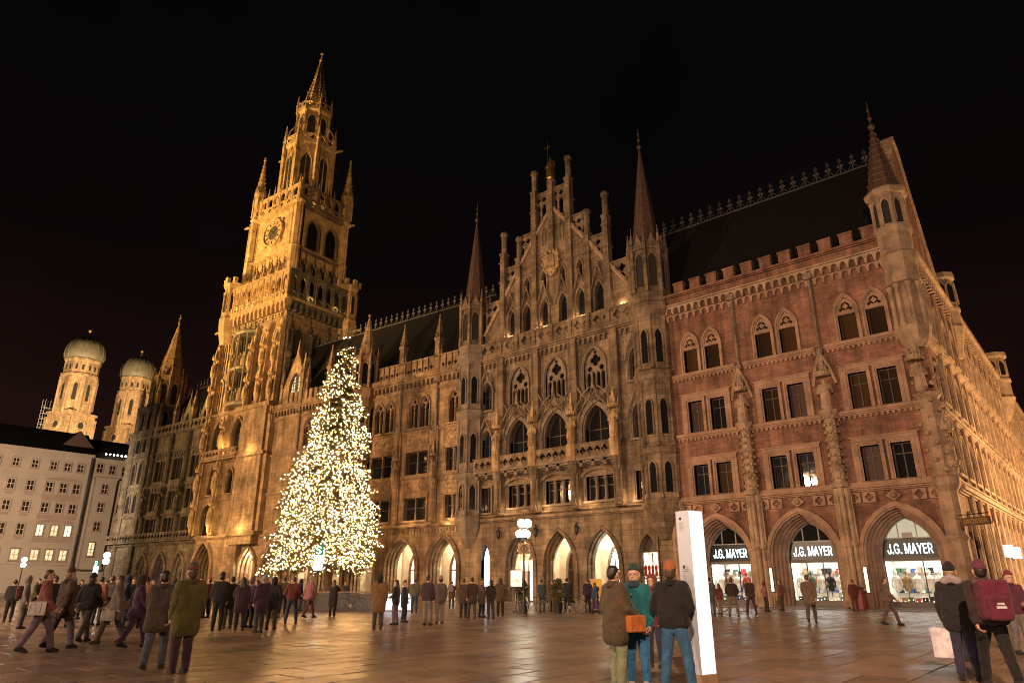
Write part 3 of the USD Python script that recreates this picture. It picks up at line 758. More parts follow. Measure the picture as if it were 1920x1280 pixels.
# stepped openwork between the posts
STEPS = [(-45.0, -42.4, 25.6, 28.7), (-42.4, -40.33, 28.9, 32.0), (-40.33, -38.25, 32.0, 35.0), (-38.25, -36.08, 35.0, 39.0), (-36.08, -33.97, 35.0, 39.0), (-33.97, -31.98, 32.0, 35.0), (-31.98, -29.88, 28.9, 32.0), (-29.88, -27.2, 25.6, 28.7)]
for x0, x1, z0, z1 in STEPS:
    cs = rect(x0, z0 - .6, x1, z1)
    n = 3
    for k in range(n):
        xx = x0 + (k + .5) * (x1 - x0) / n
        cs = cs - arch(xx, z0 - .5, z1 - 1.6, z1 - 1.15, (x1 - x0) / n * .72, 4) - quatrefoil(xx, z1 - .62, (x1 - x0) / n * .44)
    b = MB(FE); b.prism(cs - gp, .18, .36); b.box(x0, x1, .1, .44, z1, z1 + .18)
    b.build('openwork_panel', 'tuff', TH)
for i, (x, zt) in enumerate(POSTS):
    b = MB(FE)
    if i == 3:
        b.box(x - .3, x + .3, -.3, .4, 30.8, zt - .4); b.lathe(x, .05, [(.42, zt - .4), (.5, zt - .25), (.36, zt - .1), (.36, zt)], 8)
    else:
        b.box(x - .34, x + .34, -.32, .45, 24.2, 28.5); b.box(x - .29, x + .29, -.27, .4, 28.5, zt - 2.6); b.box(x - .36, x + .36, -.34, .47, zt - 2.7, zt - 2.5)
        b.lathe(x, .07, [(.30, zt - 2.5), (.30, zt - .5), (.42, zt - .4), (.42, zt - .2), (.36, zt - .05), (.2, zt)], 8)
        for z in np.arange(26, zt - 3, 2.2):
            b.box(x - .38, x + .38, -.36, .49, z, z + .14)
    b.build('gable_post', 'tuff', TH)
sp = statue(TH, FE, -36.08, .05, 40.2, 2.5, 'gilt', False, 'gilded figure on top of the gable', corbel=False)
b = MB(FE); b.tube([(-36.35, -.1, 40.5), (-36.35, -.1, 44.9)], .035, 5); b.box(-36.75, -35.95, -.13, -.07, 44.0, 44.1); b.build('staff', 'gilt', TH, parent=sp)
b = MB(FE)
b.prism(poly([(-37.0, 30.1), (-36.08, 29.3), (-35.16, 30.1), (-35.16, 31.6), (-37.0, 31.6)]), -.35, .1)
for k in range(12):
    gq = k * PI / 6; ball(b, -36.08 + .95 * math.cos(gq), -.34, 30.75 + 1.15 * math.sin(gq), .2)
for k in (-.35, 0, .35):
    b.lathe(-36.08 + k, -.38, [(.16, 30.2), (.2, 30.6), (.12, 31.0), (.14, 31.3), (.03, 31.5)], 6)
for k in range(5):
    b.prism(poly([(-36.68 + k * .3, 31.6), (-36.48 + k * .3, 31.6), (-36.58 + k * .3, 32.2)]), -.3, 0)
b.build('coat_of_arms', 'sand', TH, label='carved crowned coat of arms in the gable')


# --- eight-sided stair turrets beside the gable
def turret(x, mat_low, mat_top):
    b = MB(FE); b.lathe(x, .15, [(.5, 4.6), (1.15, 5.4), (1.5, 6.3), (1.7, 6.9), (1.75, 7.3), (1.55, 7.5), (1.55, 10.8), (1.75, 11.0), (1.75, 11.4), (1.55, 11.5), (1.55, 16.6), (1.8, 16.9), (1.85, 17.5), (1.55, 17.7), (1.55, 22.2), (1.85, 22.6), (1.85, 23.3), (1.7, 23.5), (1.7, 24.3)], 8)
    for k in range(8):
        a = PI / 8 + k * PI / 4
        for z0, z1 in ((7.5, 10.8), (11.5, 16.6), (17.7, 22.2)):
            b.lathe(x + 1.55 * math.cos(a), .15 + 1.55 * math.sin(a), [(.17, z0), (.17, z0 + .3), (.11, z0 + .4), (.11, z1 - .3), (.18, z1 - .1), (.18, z1)], 6)
    p = b.build('turret', mat_low, TH)
    d = MB(FE); s = MB(FE)
    for z0, z1 in ((8.0, 10.3), (12.4, 15.2), (18.2, 21.0)):
        octagon_windows(s, d, x, .15, z0, z1, 1.55, .55)
    d.build('turret_window', 'glass', TH, parent=p, each=1); s.build('window_hood', mat_low, TH, parent=p, each=1)
    d = MB(FE); s = MB(FE)
    s.lathe(x, .15, [(1.45, 24.3), (1.45, 28.4), (1.7, 28.6), (1.6, 28.9), (1.35, 29.3)], 8)
    octagon_windows(s, d, x, .15, 24.9, 27.9, 1.45, .68)
    for k in range(8):
        a = PI / 8 + k * PI / 4
        pinnacle(s, x + 1.6 * math.cos(a), .15 + 1.6 * math.sin(a), 24.3, .26, 4.6, 1.6, 4, 3)
        a = k * PI / 4
        px, py = 1.55 * math.cos(a), 1.55 * math.sin(a); tx, ty = -math.sin(a), math.cos(a)
        v = np.array([[px + tx * w - math.cos(a) * q, py + ty * w - math.sin(a) * q, z] for q in (0, .25) for w, z in ((-.52, 28.3), (.52, 28.3), (0, 29.8))]) + [x, .15, 0]
        s.add(v, [[0, 1, 2], [3, 5, 4], [0, 3, 4], [0, 4, 1], [1, 4, 5], [1, 5, 2], [2, 5, 3], [2, 3, 0]])
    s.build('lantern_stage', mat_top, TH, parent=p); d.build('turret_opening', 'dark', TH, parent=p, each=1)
    r = MB(FE); spire_roof(r, x, .15, 29.0, 39.3, 1.32); r.build('spire', 'slater', TH, parent=p)


turret(-25.95, 'tuff', 'tuff'); turret(-46.5, 'trims', 'tuff')

# --- corner of the east block: carved corner pier, columned corbel and spired turret
cx, cy = -7.25, .05
b = MB(FE); b.lathe(cx, cy, [(.75, 0), (.75, .9), (.55, 1.1), (.55, 3.8), (.7, 4.0), (.55, 4.2), (.55, 6.6), (.8, 7.0), (.85, 7.4), (.6, 7.6), (.6, 9.2), (.8, 9.5), (.6, 9.8), (.55, 12.2), (.85, 12.6)], 8); b.build('corner_pier', 'trim', TH)
statue(TH, FE, cx - .15, cy - .6, 12.7, 1.9, 'trim', True, corbel=False)
statue(TH, FE, cx + .55, cy - .1, 8.4, 1.7, 'trim', True)
b = MB(FE)
for k in range(60):
    ball(b, cx + .78 * math.cos(k * 2.4 + .3), cy + .78 * math.sin(k * 2.4), 7.6 + k * .125, .13 + .05 * math.sin(k * 1.3))
b.build('carved_foliage', 'trim', TH)
b = MB(FE); b.lathe(cx, cy, [(.55, 15.6), (.85, 16.0), (1.0, 16.6), (1.08, 17.0)], 8)
for k in range(8):
    a = PI / 8 + k * PI / 4; b.lathe(cx + .88 * math.cos(a), cy + .88 * math.sin(a), [(.22, 17.0), (.22, 17.2), (.15, 17.35), (.15, 19.5), (.24, 19.75), (.24, 19.9)], 8)
b.lathe(cx, cy, [(.72, 17.0), (.72, 19.9), (1.12, 20.0), (1.05, 20.6), (1.0, 21.3), (1.18, 21.7), (1.22, 22.0), (1.05, 22.2), (1.05, 23.5), (1.15, 23.7), (1.2, 24.0)], 8)
p = b.build('corner_turret', 'trim', TH, label='eight-sided corner turret with open lantern')
s = MB(FE); d = MB(FE); s.lathe(cx, cy, [(.98, 24.0), (.98, 26.2), (1.32, 26.45), (1.38, 26.75), (1.26, 26.95)], 8); octagon_windows(s, d, cx, cy, 24.25, 26.05, .98, .46)
for k in range(8):
    a = PI / 8 + k * PI / 4; s.lathe(cx + 1.02 * math.cos(a), cy + 1.02 * math.sin(a), [(.14, 24.0), (.1, 24.2), (.1, 25.9), (.15, 26.2)], 6)
s.build('lantern_stage', 'trim', TH, parent=p); d.build('turret_opening', 'dark', TH, parent=p, each=1)
r = MB(FE); spire_roof(r, cx, cy, 26.9, 32.3, 1.14, 8, 9); r.build('spire', 'slater', TH, parent=p)

# --- roofs with iron cresting
r = MB(FE)
prof = np.array([[.9, 23.3], [5.0, 32.4], [9.6, 23.3]])
v = np.array([[x, y, z] for x in (-48.2, -7.6) for y, z in prof])
r.add(v, [[0, 3, 4], [0, 4, 1], [1, 4, 5], [1, 5, 2], [0, 1, 2], [3, 5, 4], [0, 2, 5], [0, 5, 3]]); r.build('roof', 'slate', TH)


def cresting(fr, x0, x1, z, y):
    c = MB(fr); c.box(x0, x1, y - .03, y + .03, z, z + .12)
    n = round((x1 - x0) / .95)
    for k in range(n):
        x = x0 + (k + .5) * (x1 - x0) / n
        c.box(x - .03, x + .03, y - .03, y + .03, z + .1, z + 1.35)
        c.prism(poly([(x - .28, z + .75), (x, z + 1.02), (x + .28, z + .75), (x, z + .55)]), y - .03, y + .03)
        c.prism(poly([(x - .14, z + 1.2), (x, z + 1.5), (x + .14, z + 1.2), (x, z + 1.05)]), y - .03, y + .03)
        c.tube([(x - .42, y, z + .12), (x - .2, y, z + .45), (x, y, z + .5), (x + .2, y, z + .45), (x + .42, y, z + .12)], .03, 4)
    c.build('ridge_cresting', 'lead', TH)


cresting(FE, -27.0, -8.4, 32.4, 5.0); cresting(FE, -47.5, -43.5, 32.4, 5.0)

# --- east front along the side street (frame FS: x runs away from the square)
SL = 92.
sholes = []
NX = [2.6 + 3.05 * k for k in range(28)]
for i, x in enumerate(NX):
    for z0, z1, top, w in ((.6, 3.6, 5.4, 1.9), (7.9, 9.6, 10.6, 1.5), (12.4, 14.2, 15.2, 1.5), (17.0, 18.8, 19.8, 1.4)):
        sholes.append(arch(x, z0, z1, top, w))
wall(FS, .3, SL, 0, 22.2, sholes, 0, .45, 'brick', label='brick side wall along the street')
MB(FS).box(5.2, SL, .5, 3.0, 0, 22.2).build('inner_wall', 'dark', TH)
for i, x in enumerate(NX):
    for fl, (z0, z1, top, w) in enumerate(((.6, 3.6, 5.4, 1.9), (7.9, 9.6, 10.6, 1.5), (12.4, 14.2, 15.2, 1.5), (17.0, 18.8, 19.8, 1.4))):
        lit = fl == 0 and i in (2, 3, 6, 7, 9)
        window(TH, FS, x - w / 2, x + w / 2, z0, z1, y=.3, top=top, nx=2, nz=(.55,), surround=.22, proud=.1, stone='trim', glassm='litw' if lit else 'glassb', sill=fl > 0)
for z, d, h in ((6.6, .4, .45), (7.2, .25, .2), (11.4, .32, .4), (16.0, .32, .42), (22.2, .55, .5)):
    b = MB(FS); strings(b, .8, SL, z, d, h); b.build('cornice', 'trim', TH)
b = MB(FS); corbel_table(b, .8, SL, 21.4, 22.2, .4, .7); b.build('corbel_frieze', 'trim', TH)
for x in NX[::1]:
    b = MB(FS); b.lathe(x + 1.52, -.12, [(.2, 0), (.2, .6), (.13, .8), (.13, 6.2), (.22, 6.6), (.13, 7.4), (.13, 11.2), (.2, 11.4), (.13, 11.9), (.13, 15.8), (.2, 16.0), (.13, 16.5), (.13, 21.2), (.2, 21.5)], 6); b.build('wall_shaft', 'trim', TH)
battlement(FS, 13.5, 1.5, 50, 22.7, 23.5, .9, 'brick', .4, -.3)
# gable end of the front wing and corner bay turrets on the side street
gcs = poly([(.6, 22.4), (11.8, 22.4), (11.8, 23.6), (9.9, 26.2), (8.6, 28.2), (7.4, 30.0), (6.4, 31.8), (5.6, 33.2), (4.6, 33.7), (3.6, 33.0), (2.6, 31.4), (1.6, 28.6), (.6, 25.6)])
b = MB(FS); b.prism(gcs, 0, .5)
p = b.build('gable_wall', 'brick', TH, label='tall gable end over the side street')
b = MB(FS); o = gcs.offset(.18, m3.JoinType.Round) - gcs.offset(-.12, m3.JoinType.Miter); b.prism(o ^ rect(0, 23.2, 13, 35), -.16, .62); b.build('gable_coping', 'trim', TH, parent=p)
for x, z0, z1, r in ((14.6, 20.6, 25.6, .85), (43.0, 20.4, 25.8, 1.25)):
    s = MB(FS); d = MB(FS)
    s.lathe(x, .0, [(.4, z0 - 2.2), (r * .7, z0 - 1.2), (r, z0), (r * 1.15, z0 + .3), (r, z0 + .6), (r, z1 - 3.4), (r * 1.12, z1 - 3.2), (r * 1.12, z1 - 3.0), (r * .95, z1 - 2.9), (r * .95, z1 - .6), (r * 1.2, z1 - .4), (r * 1.2, z1), (r, z1 + .1)], 8)
    octagon_windows(s, d, x, 0, z1 - 2.6, z1 - .9, r * .95, .6); None
    p = s.build('bay_turret', 'trim', TH); d.build('turret_opening', 'glass', TH, parent=p, each=1)
sr = MB(FS); v = np.array([[x, y, z] for x in (11.0, SL) for y, z in ((.5, 22.5), (6, 30.5), (11, 22.5))]); sr.add(v, [[0, 3, 4], [0, 4, 1], [1, 4, 5], [1, 5, 2], [0, 1, 2], [3, 5, 4], [0, 2, 5], [0, 5, 3]]); sr.build('roof', 'slate', TH)

# --- arcade behind the middle block's arches
ar = MB(FE); ar.box(-47.3, -26.0, 4.6, 4.8, 0, 6.8); ar.box(-47.3, -26.0, .5, 4.7, 6.55, 6.8); ar.box(-47.4, -47.2, .5, 4.7, 0, 6.8); ar.box(-26.1, -25.9, .5, 4.7, 0, 6.8)
for xm in (-42.6, -38.1, -33.8, -29.4):
    ar.box(xm - .12, xm + .12, .85, 4.6, 0, 6.55)
ar.build('arcade_room', 'plaster', TH)
for i, xc in enumerate(CB):
    for rk in range(1):
        rb = MB(FE); yy = 1.3 + rk * 1.1; rb.prism(rect(xc - 2.1, 0, xc + 2.1, 6.5) - arch(xc, -.1, 2.7, 5.7 - .15 * rk, 3.5 - .2 * rk), yy, yy + .25); rb.build('vault_rib', 'plaster', TH)
    iw = MB(FE); iw.prism(rect(xc - 2.15, 0, xc + 2.15, 6.5) - arch(xc, -.1, 2.7, 5.0, 2.5), 2.52, 2.66); iw.build('inner_arcade_wall', 'plaster', TH)
    l = MB(FE); l.box(xc - .5, xc + .5, 1.62, 2.1, 6.3, 6.4); l.build('ceiling_lamp', 'strip', TH)
    w = MB(FE); w.prism(arch(xc, 0, 2.7, 5.0, 2.5) - arch(xc, 0, 2.6, 4.7, 2.1), 2.42, 2.62); dp = w.build('arcade_door', 'door' if i == 0 else 'trims', TH)
    w = MB(FE); w.prism(arch(xc, .1, 2.6, 4.7, 2.1), 2.56, 2.60); w.build('pane', 'litb' if i == 0 else ('glassb' if i == 1 else 'litb'), TH, parent=dp)
    w = MB(FE); a2 = arch(xc, .1, 2.6, 4.7, 2.1); w.prism((rect(xc - .05, 0, xc + .05, 5) + rect(xc - 2, 2.55, xc + 2, 2.68) + rect(xc - 2, 1.2, xc + 2, 1.26) + rect(xc - .55, 0, xc - .5, 5) + rect(xc + .5, 0, xc + .55, 5) + rect(xc - 2, 3.5, xc + 2, 3.55)) ^ a2, 2.46, 2.56); w.build('frame', 'door', TH, parent=dp)
# restaurant lettering and hanging stars
t = meshkit.text_mesh('Ratskeller', .42, .05, True); v = np.array(t.vertices); wd = np.ptp(v[:, 0])
sg = MB(FE); sg.box(CB[0] - 1.3, CB[0] + 1.3, .84, .9, 4.0, 4.75); ps = sg.build('restaurant_sign', 'wood', TH, label='dark board with lit restaurant lettering')
MB(FE).add(np.stack([v[:, 0] / wd * 2.2 + CB[0] - 1.1, .82 - v[:, 2], v[:, 1] + 4.2], 1), t.faces).build('letters', 'neonw', TH, parent=ps)
sg = MB(FE)
for k in range(2):
    sg.box(CB[0] - 1.0 + k * 1.05, CB[0] - .1 + k * 1.05, 1.0, 1.05, 2.55, 3.45)
sg.build('lit_menu_board', 'litw', TH, each=1)
for q, z in ((-.7, 4.35), (.75, 4.1), (.45, 3.7)):
    s = MB(FE); x0, y0 = CB[2] + q, 1.1
    for k in range(10):
        a, el = k * 2.4, math.asin(-1 + 2 * (k + .5) / 10)
        d = np.array([math.cos(a) * math.cos(el), math.sin(a) * math.cos(el), math.sin(el)]); n1 = np.cross(d, [.3, .5, .8]); n1 /= np.linalg.norm(n1); n2 = np.cross(d, n1)
        c = np.array([x0, y0, z]); s.add([c + d * .36, c + n1 * .09, c - n1 * .045 + n2 * .08, c - n1 * .045 - n2 * .08], [[0, 1, 2], [0, 2, 3], [0, 3, 1], [1, 3, 2]])
    s.build('star_lamp', 'star', TH)
    s = MB(FE); s.tube([(x0, y0, z + .3), (x0, y0, 6.0)], .012, 4); s.build('lamp_wire', 'iron', TH)
# slim lit window and the small shop of the east end
w = window(TH, FE, -45.0, -43.8, 1.2, 3.5, y=.3, top=5.0, glassm='litc', nx=1, nz=(.62,), surround=.16, stone='tuff', framem='iron')
b = MB(FE); b.prism(arch(-27.5, .1, 3.4, 5.1, 1.6), .5, .53); w = b.build('shop_window', 'litw', TH, label='narrow lit shop window beside the turret')
b = MB(FE); b.prism(arch(-27.5, 3.3, 3.4, 5.1, 1.6) ^ rect(-29, 3.75, -26, 6), .44, .49); b.box(-28.3, -26.7, .4, .49, 1.85, 1.95); b.box(-27.53, -27.47, .42, .49, .1, 3.7); b.build('frame', 'wood', TH, parent=w)
b = MB(FE)
for k in range(5):
    b.lathe(-28.1 + k * .3, .36, [(.05, 2.0), (.13, 2.05), (.09, 2.4), (.12, 2.7), (.02, 2.85)], 6)
b.build('display_goods', 'goods_red', TH, parent=w)

# small uplights standing on the ledges
for k, xc in enumerate((-42.4, -38.1, -33.8, -29.5)):
    flood(f'ledge_low_{k}', FE * (xc + 1.0, -.75, 7.75), FE * (xc + 1.0, -.3, 12), 55, (1., .60, .28), 178, radius=.05)
    flood(f'ledge_gable_{k}', FE * (xc - .1 + 1.0, -.12, 24.5), FE * (xc, 0, 30), 60, (1., .60, .28), 178, radius=.05)

# ------------------------------------------------------------------ west wing of the town hall (frame FW: x from 0 at the gabled block down to -69)
def west_window(xc, w, z0, z1, top, n, mat_='tuffw', lit=None, y=.36, g='glass', tr=False):
    p = window(TH, FW, xc - w / 2, xc + w / 2, z0, z1, y=y, top=top, nx=n, nz=(.55,), surround=.2, stone=mat_, glassm=g, bars=.07)
    m = MB(FW); zt = z1
    for k in range(1, n):
        x = xc - w / 2 + w * k / n; m.lathe(x, .1, [(.13, z0), (.13, z0 + .2), (.08, z0 + .3), (.08, zt - .3), (.14, zt - .1), (.14, zt)], 6)
    if top:
        cs = arch(xc, z1, z1 + .01, top, w)
        for k in range(n):
            cs = cs - arch(xc - w / 2 + (k + .5) * w / n, z1 - .3, z1 + .05, z1 + .4, w / n * .78, 4)
        cs = cs - disc(xc, z1 + (top - z1) * .62, (top - z1) * .22, 10)
        m.prism(cs, .05, .3)
    m.build('mullion', mat_, TH, parent=p)
    return p


W1B = [(-1.45, 1.7), (-6.35, 3.1), (-11.55, 3.1), (-18.6, 3.1), (-23.9, 3.1)]
ARCW = [(-2.35, 3.9), (-7.9, 4.4), (-13.4, 4.2), (-18.6, 4.2), (-23.9, 4.2), (-28.9, 3.6)]
holes = [arch(x, -.1, 3.0, 5.85, w) for x, w in ARCW]
for x, w in W1B:
    holes += [rect(x - w / 2, 7.5, x + w / 2, 9.75), rect(x - w / 2, 12.1, x + w / 2, 14.45)]
    if w > 2:
        holes += [arch(x + s * .8, 17.0, 19.3, 20.35, 1.3) for s in (-1, 1)]
    else:
        holes += [arch(x, 17.0, 19.3, 20.3, 1.3)]
cs = rect(-31.9, 0, .6, 22.2)
for h in holes:
    cs = cs - h
MB(FW).prism(cs, 0, .5).build('wall', 'tuffw', TH, label='warm limestone wall of the wing behind the fir tree')
b = MB(FW); b.box(-31.9, .4, .56, 9.5, 7.0, 23.0); b.build('inner_wall', 'dark', TH)
for i, (x, w) in enumerate(W1B):
    west_window(x, w, 7.5, 9.75, None, 2); west_window(x, w, 12.1, 14.45, None, 2)
    for s in ((-1, 1) if w > 2 else (0,)):
        west_window(x + s * .8, 1.3, 17.0, 19.3, 20.35, 2)
    b = MB(FW)
    b.box(x - w / 2 - .35, x + w / 2 + .35, -.22, 0, 14.65, 14.95); b.box(x - w / 2 - .3, x + w / 2 + .3, -.2, 0, 9.95, 10.2)
    b.prism(rect(x - w / 2, 15.2, x + w / 2, 16.4) - quatrefoil(x - w / 4, 15.8, .5) - quatrefoil(x + w / 4, 15.8, .5), -.1, 0)
    b.prism(rect(x - w / 2, 10.5, x + w / 2, 11.6) - quatrefoil(x - w / 4, 11.05, .45) - quatrefoil(x + w / 4, 11.05, .45), -.1, 0)
    b.build('window_panel', 'tuffw', TH)
for x, w in ARCW:
    a = MB(FW); gothic_jamb(a, x, 3.0, 5.85, w, w - .9, -.3, 1.3, 4); a.prism(arch(x, 0, 3.0, 6.2, w + .6) - arch(x, 0, 3.0, 5.85, w), -.3, -.05); a.build('arcade_arch', 'tuffw', TH)
b = MB(FW)
for k in range(40):
    x = -31 + k * .78; b.prism(rect(x, 6.2, x + .62, 6.65) - quatrefoil(x + .31, 6.42, .18), -.12, 0)
strings(b, -31.8, .2, 6.65, .45, .4); b.build('cornice', 'tuffw', TH)
for z, d in ((16.4, .25), (11.65, .2), (20.9, .2)):
    b = MB(FW); strings(b, -31.8, .2, z, d, .25); b.build('string_course', 'tuffw', TH)
b = MB(FW); corbel_table(b, -31.8, .2, 21.5, 22.2, .4, .6); strings(b, -31.8, .2, 22.15, .5, .35); b.build('corbel_frieze', 'tuffw', TH)
# arcade room, lit shop doors at its back
b = MB(FW); b.box(-31.5, .0, 4.6, 4.8, 0, 6.8); b.box(-31.5, 0, .5, 4.7, 6.55, 6.8); b.box(-31.6, -31.4, .5, 4.7, 0, 6.8)
for x in (-5.1, -10.65, -16.0, -21.2, -26.5):
    b.box(x - .12, x + .12, 1.4, 4.6, 0, 6.55)
b.build('arcade_room', 'plaster', TH)
for i, (x, w) in enumerate(ARCW):
    iw = MB(FW); iw.prism(rect(x - 2.4, 0, x + 2.4, 6.5) - arch(x, -.1, 2.8, 5.2, 2.8), 2.72, 2.86); iw.build('inner_arcade_wall', 'plaster', TH)
    l = MB(FW); l.box(x - .45, x + .45, 1.75, 2.3, 6.3, 6.38); l.build('ceiling_lamp', 'strip', TH)
    a2 = arch(x, .05, 2.8, 4.9, 2.3); d = MB(FW); d.prism(arch(x, 0, 2.8, 5.2, 2.8) - a2, 2.62, 2.82); dp = d.build('arcade_door', 'door', TH)
    d = MB(FW); d.prism(a2, 2.76, 2.8); d.build('pane', ['litb', 'litb', 'litw', 'lit', 'glassb', 'lit'][i], TH, parent=dp)
    d = MB(FW); d.prism((rect(x - .05, 0, x + .05, 5) + rect(x - 2, 2.7, x + 2, 2.84) + rect(x - .6, 0, x - .55, 5) + rect(x + .55, 0, x + .6, 5) + rect(x - 2, 3.7, x + 2, 3.75)) ^ a2, 2.66, 2.76); d.build('frame', 'door', TH, parent=dp)
# piers, statues and pinnacles between the bays
for x in (-3.75, -9.0, -21.3, -26.4):
    b = MB(FW); b.lathe(x, -.3, [(.4, 6.9), (.45, 7.2), (.3, 7.4), (.3, 10.6), (.5, 11.0), (.55, 11.4)], 8)
    for s in (-.28, .28):
        b.lathe(x + s, -.2, [(.15, 6.9), (.1, 7.2), (.1, 16.5), (.16, 16.8)], 6)
    b.build('pier_shaft', 'tuffw', TH)
    statue(TH, FW, x, -.45, 11.5, 2.0, 'tuffw', True, corbel=False)
    b = MB(FW); b.tube([(x, -.2, 15.6), (x, -.2, 22.2)], .12, 8); b.box(x - .25, x + .25, -.45, 0, 21.6, 22.2); b.build('rain_pipe', 'trims', TH)
    b = MB(FW); pinnacle(b, x, -.15, 22.4, .62, 4.2, 2.5, 4, 5)
    for s in (-1, 1):
        pinnacle(b, x + s * .42, -.2, 22.4, .2, 2.2, 1.0, 4, 2)
    b.build('pinnacle', 'tuffw', TH)
# pierced battlement
n = 15
for k in range(n):
    x0 = -12.4 + k * .84; b = MB(FW); z1 = 24.5
    b.prism(rect(x0, 22.5, x0 + .62, z1 - .2) - quatrefoil(x0 + .31, 23.3, .24), -.4, -.15); b.box(x0 - .05, x0 + .67, -.46, -.1, z1 - .2, z1); b.build('merlon', 'tuffw', TH)
b = MB(FW); b.box(-31.8, .2, -.38, -.16, 22.5, 23.0); b.build('parapet', 'tuffw', TH)
for k in range(14):
    x0 = -29.5 + k * .95; b = MB(FW); b.box(x0, x0 + .6, -.38, -.12, 23.0, 24.2); b.build('merlon', 'tuffw', TH)
# oriel turret with spire
ox = -15.1
b = MB(FW); b.lathe(ox, -.1, [(.3, 6.8), (1.2, 8.0), (1.7, 8.4), (1.7, 9.9), (1.85, 10.1), (1.7, 10.4), (1.7, 14.8), (1.85, 15.1), (1.7, 15.4), (1.7, 21.2), (1.9, 21.6), (1.9, 22.3), (1.7, 22.5)], 8)
p = b.build('oriel', 'tuffw', TH)
s = MB(FW); d = MB(FW)
for z0, z1 in ((8.6, 9.8), (10.9, 14.2), (16.2, 20.3)):
    octagon_windows(s, d, ox, -.1, z0, z1, 1.7, .75)
s.lathe(ox, -.1, [(1.25, 22.5), (1.25, 25.8), (1.5, 26.1), (1.4, 26.4), (1.0, 26.6), (.05, 31.6)], 8); octagon_windows(s, d, ox, -.1, 22.9, 25.5, 1.25, .6)
for k in range(8):
    a = PI / 8 + k * PI / 4; pinnacle(s, ox + 1.45 * math.cos(a), -.1 + 1.45 * math.sin(a), 22.4, .24, 3.6, 1.5, 4, 3)
    for q in range(7):
        t = q / 7; ball(s, ox + 1.02 * (1 - t) * math.cos(a), -.1 + 1.02 * (1 - t) * math.sin(a), 26.6 + 5 * t, .1)
ball(s, ox, -.1, 31.7, .2)
d.build('oriel_window', 'glass', TH, parent=p, each=1); s.build('lantern_stage', 'tuffw', TH, parent=p)
# gabled dormer with a lit leaded window beside the tower
gx = -28.3
gcs = poly([(gx - 2.4, 22.4), (gx + 2.4, 22.4), (gx + 2.4, 24.4), (gx, 29.6), (gx - 2.4, 24.4)]) - arch(gx, 23.2, 25.2, 27.0, 2.2)
b = MB(FW); b.prism(gcs, .0, .5); b.box(gx - 2.4, gx + 2.4, .5, 4, 22.4, 24.4); p = b.build('dormer', 'tuffw', TH, label='gabled dormer with lit leaded window beside the tower')
b = MB(FW); b.prism(arch(gx, 23.2, 25.2, 27.0, 2.2), .35, .38); b.build('pane', 'lit', TH, parent=p)
a2 = arch(gx, 23.2, 25.2, 27.0, 2.2); b = MB(FW); q = a2 - a2.offset(-.09, m3.JoinType.Miter)
for k in range(1, 5):
    q = q + (rect(gx - 1.1 + k * .44 - .025, 23, gx - 1.1 + k * .44 + .025, 27) ^ a2)
for k in range(9):
    q = q + (rect(gx - 2, 23.2 + k * .42, gx + 2, 23.24 + k * .42) ^ a2)
q = q + (rect(gx - .06, 23, gx + .06, 27) ^ a2); b.prism(q, .26, .35); b.build('leading', 'iron', TH, parent=p)
b = MB(FW)
for s in (-1, 1):
    pinnacle(b, gx + s * 2.5, .1, 22.4, .5, 3.4, 2.0); b.tube([(gx + s * 2.4, .1, 24.5), (gx, .1, 29.7)], .16, 5)
pinnacle(b, gx, .1, 29.2, .3, .6, 1.6); b.build('pinnacle', 'tuffw', TH)
b = MB(FW); v = np.array([[x, y, z] for x in (-32, .6) for y, z in ((.9, 22.8), (5.0, 32.4), (9.4, 22.8))])
b.add(v, [[0, 3, 4], [0, 4, 1], [1, 4, 5], [1, 5, 2], [0, 1, 2], [3, 5, 4], [0, 2, 5], [0, 5, 3]]); b.build('roof', 'slate', TH)
cresting(FW, -31.5, .0, 32.4, 5.0)

# --- far west wing, x -46 .. -69
W2B = (-48.6, -53.3, -58.1)
holes = [arch(x, -.1, 2.8, 5.5, 3.3) for x in (-49.2, -53.9, -58.7, -63.6)]
for x in W2B:
    holes += [rect(x - 1.5, 7.6, x + 1.5, 10.2), rect(x - 1.25, 11.3, x + 1.25, 13.9), rect(x - 1.25, 15.5, x + 1.25, 18.5)]
cs = rect(-69, 0, -45.9, 22.4)
for h in holes:
    cs = cs - h
MB(FW).prism(cs, 0, .5).build('wall', 'soot', TH, label='greyish limestone wall of the far west wing')
b = MB(FW); b.box(-68.9, -46, .56, 9, 6.9, 22.4); b.box(-68.9, -46, 4.6, 4.8, 0, 6.9); b.build('inner_wall', 'dark', TH)
for x in W2B:
    for z0, z1 in ((7.6, 10.2), (11.3, 13.9), (15.5, 18.5)):
        west_window(x, 3.0 if z0 < 8 else 2.5, z0, z1, None, 3, 'soot')
        b = MB(FW)
        for k in range(3):
            q = x + (k - 1) * .85; b.prism(arch(q, z1 + .15, z1 + .5, z1 + 1.1, .8, 4) - arch(q, z1 + .15, z1 + .45, z1 + .9, .5, 4), -.14, 0)
        b.box(x - 1.6, x + 1.6, -.2, 0, z0 - .5, z0 - .22); b.build('window_panel', 'soot', TH)
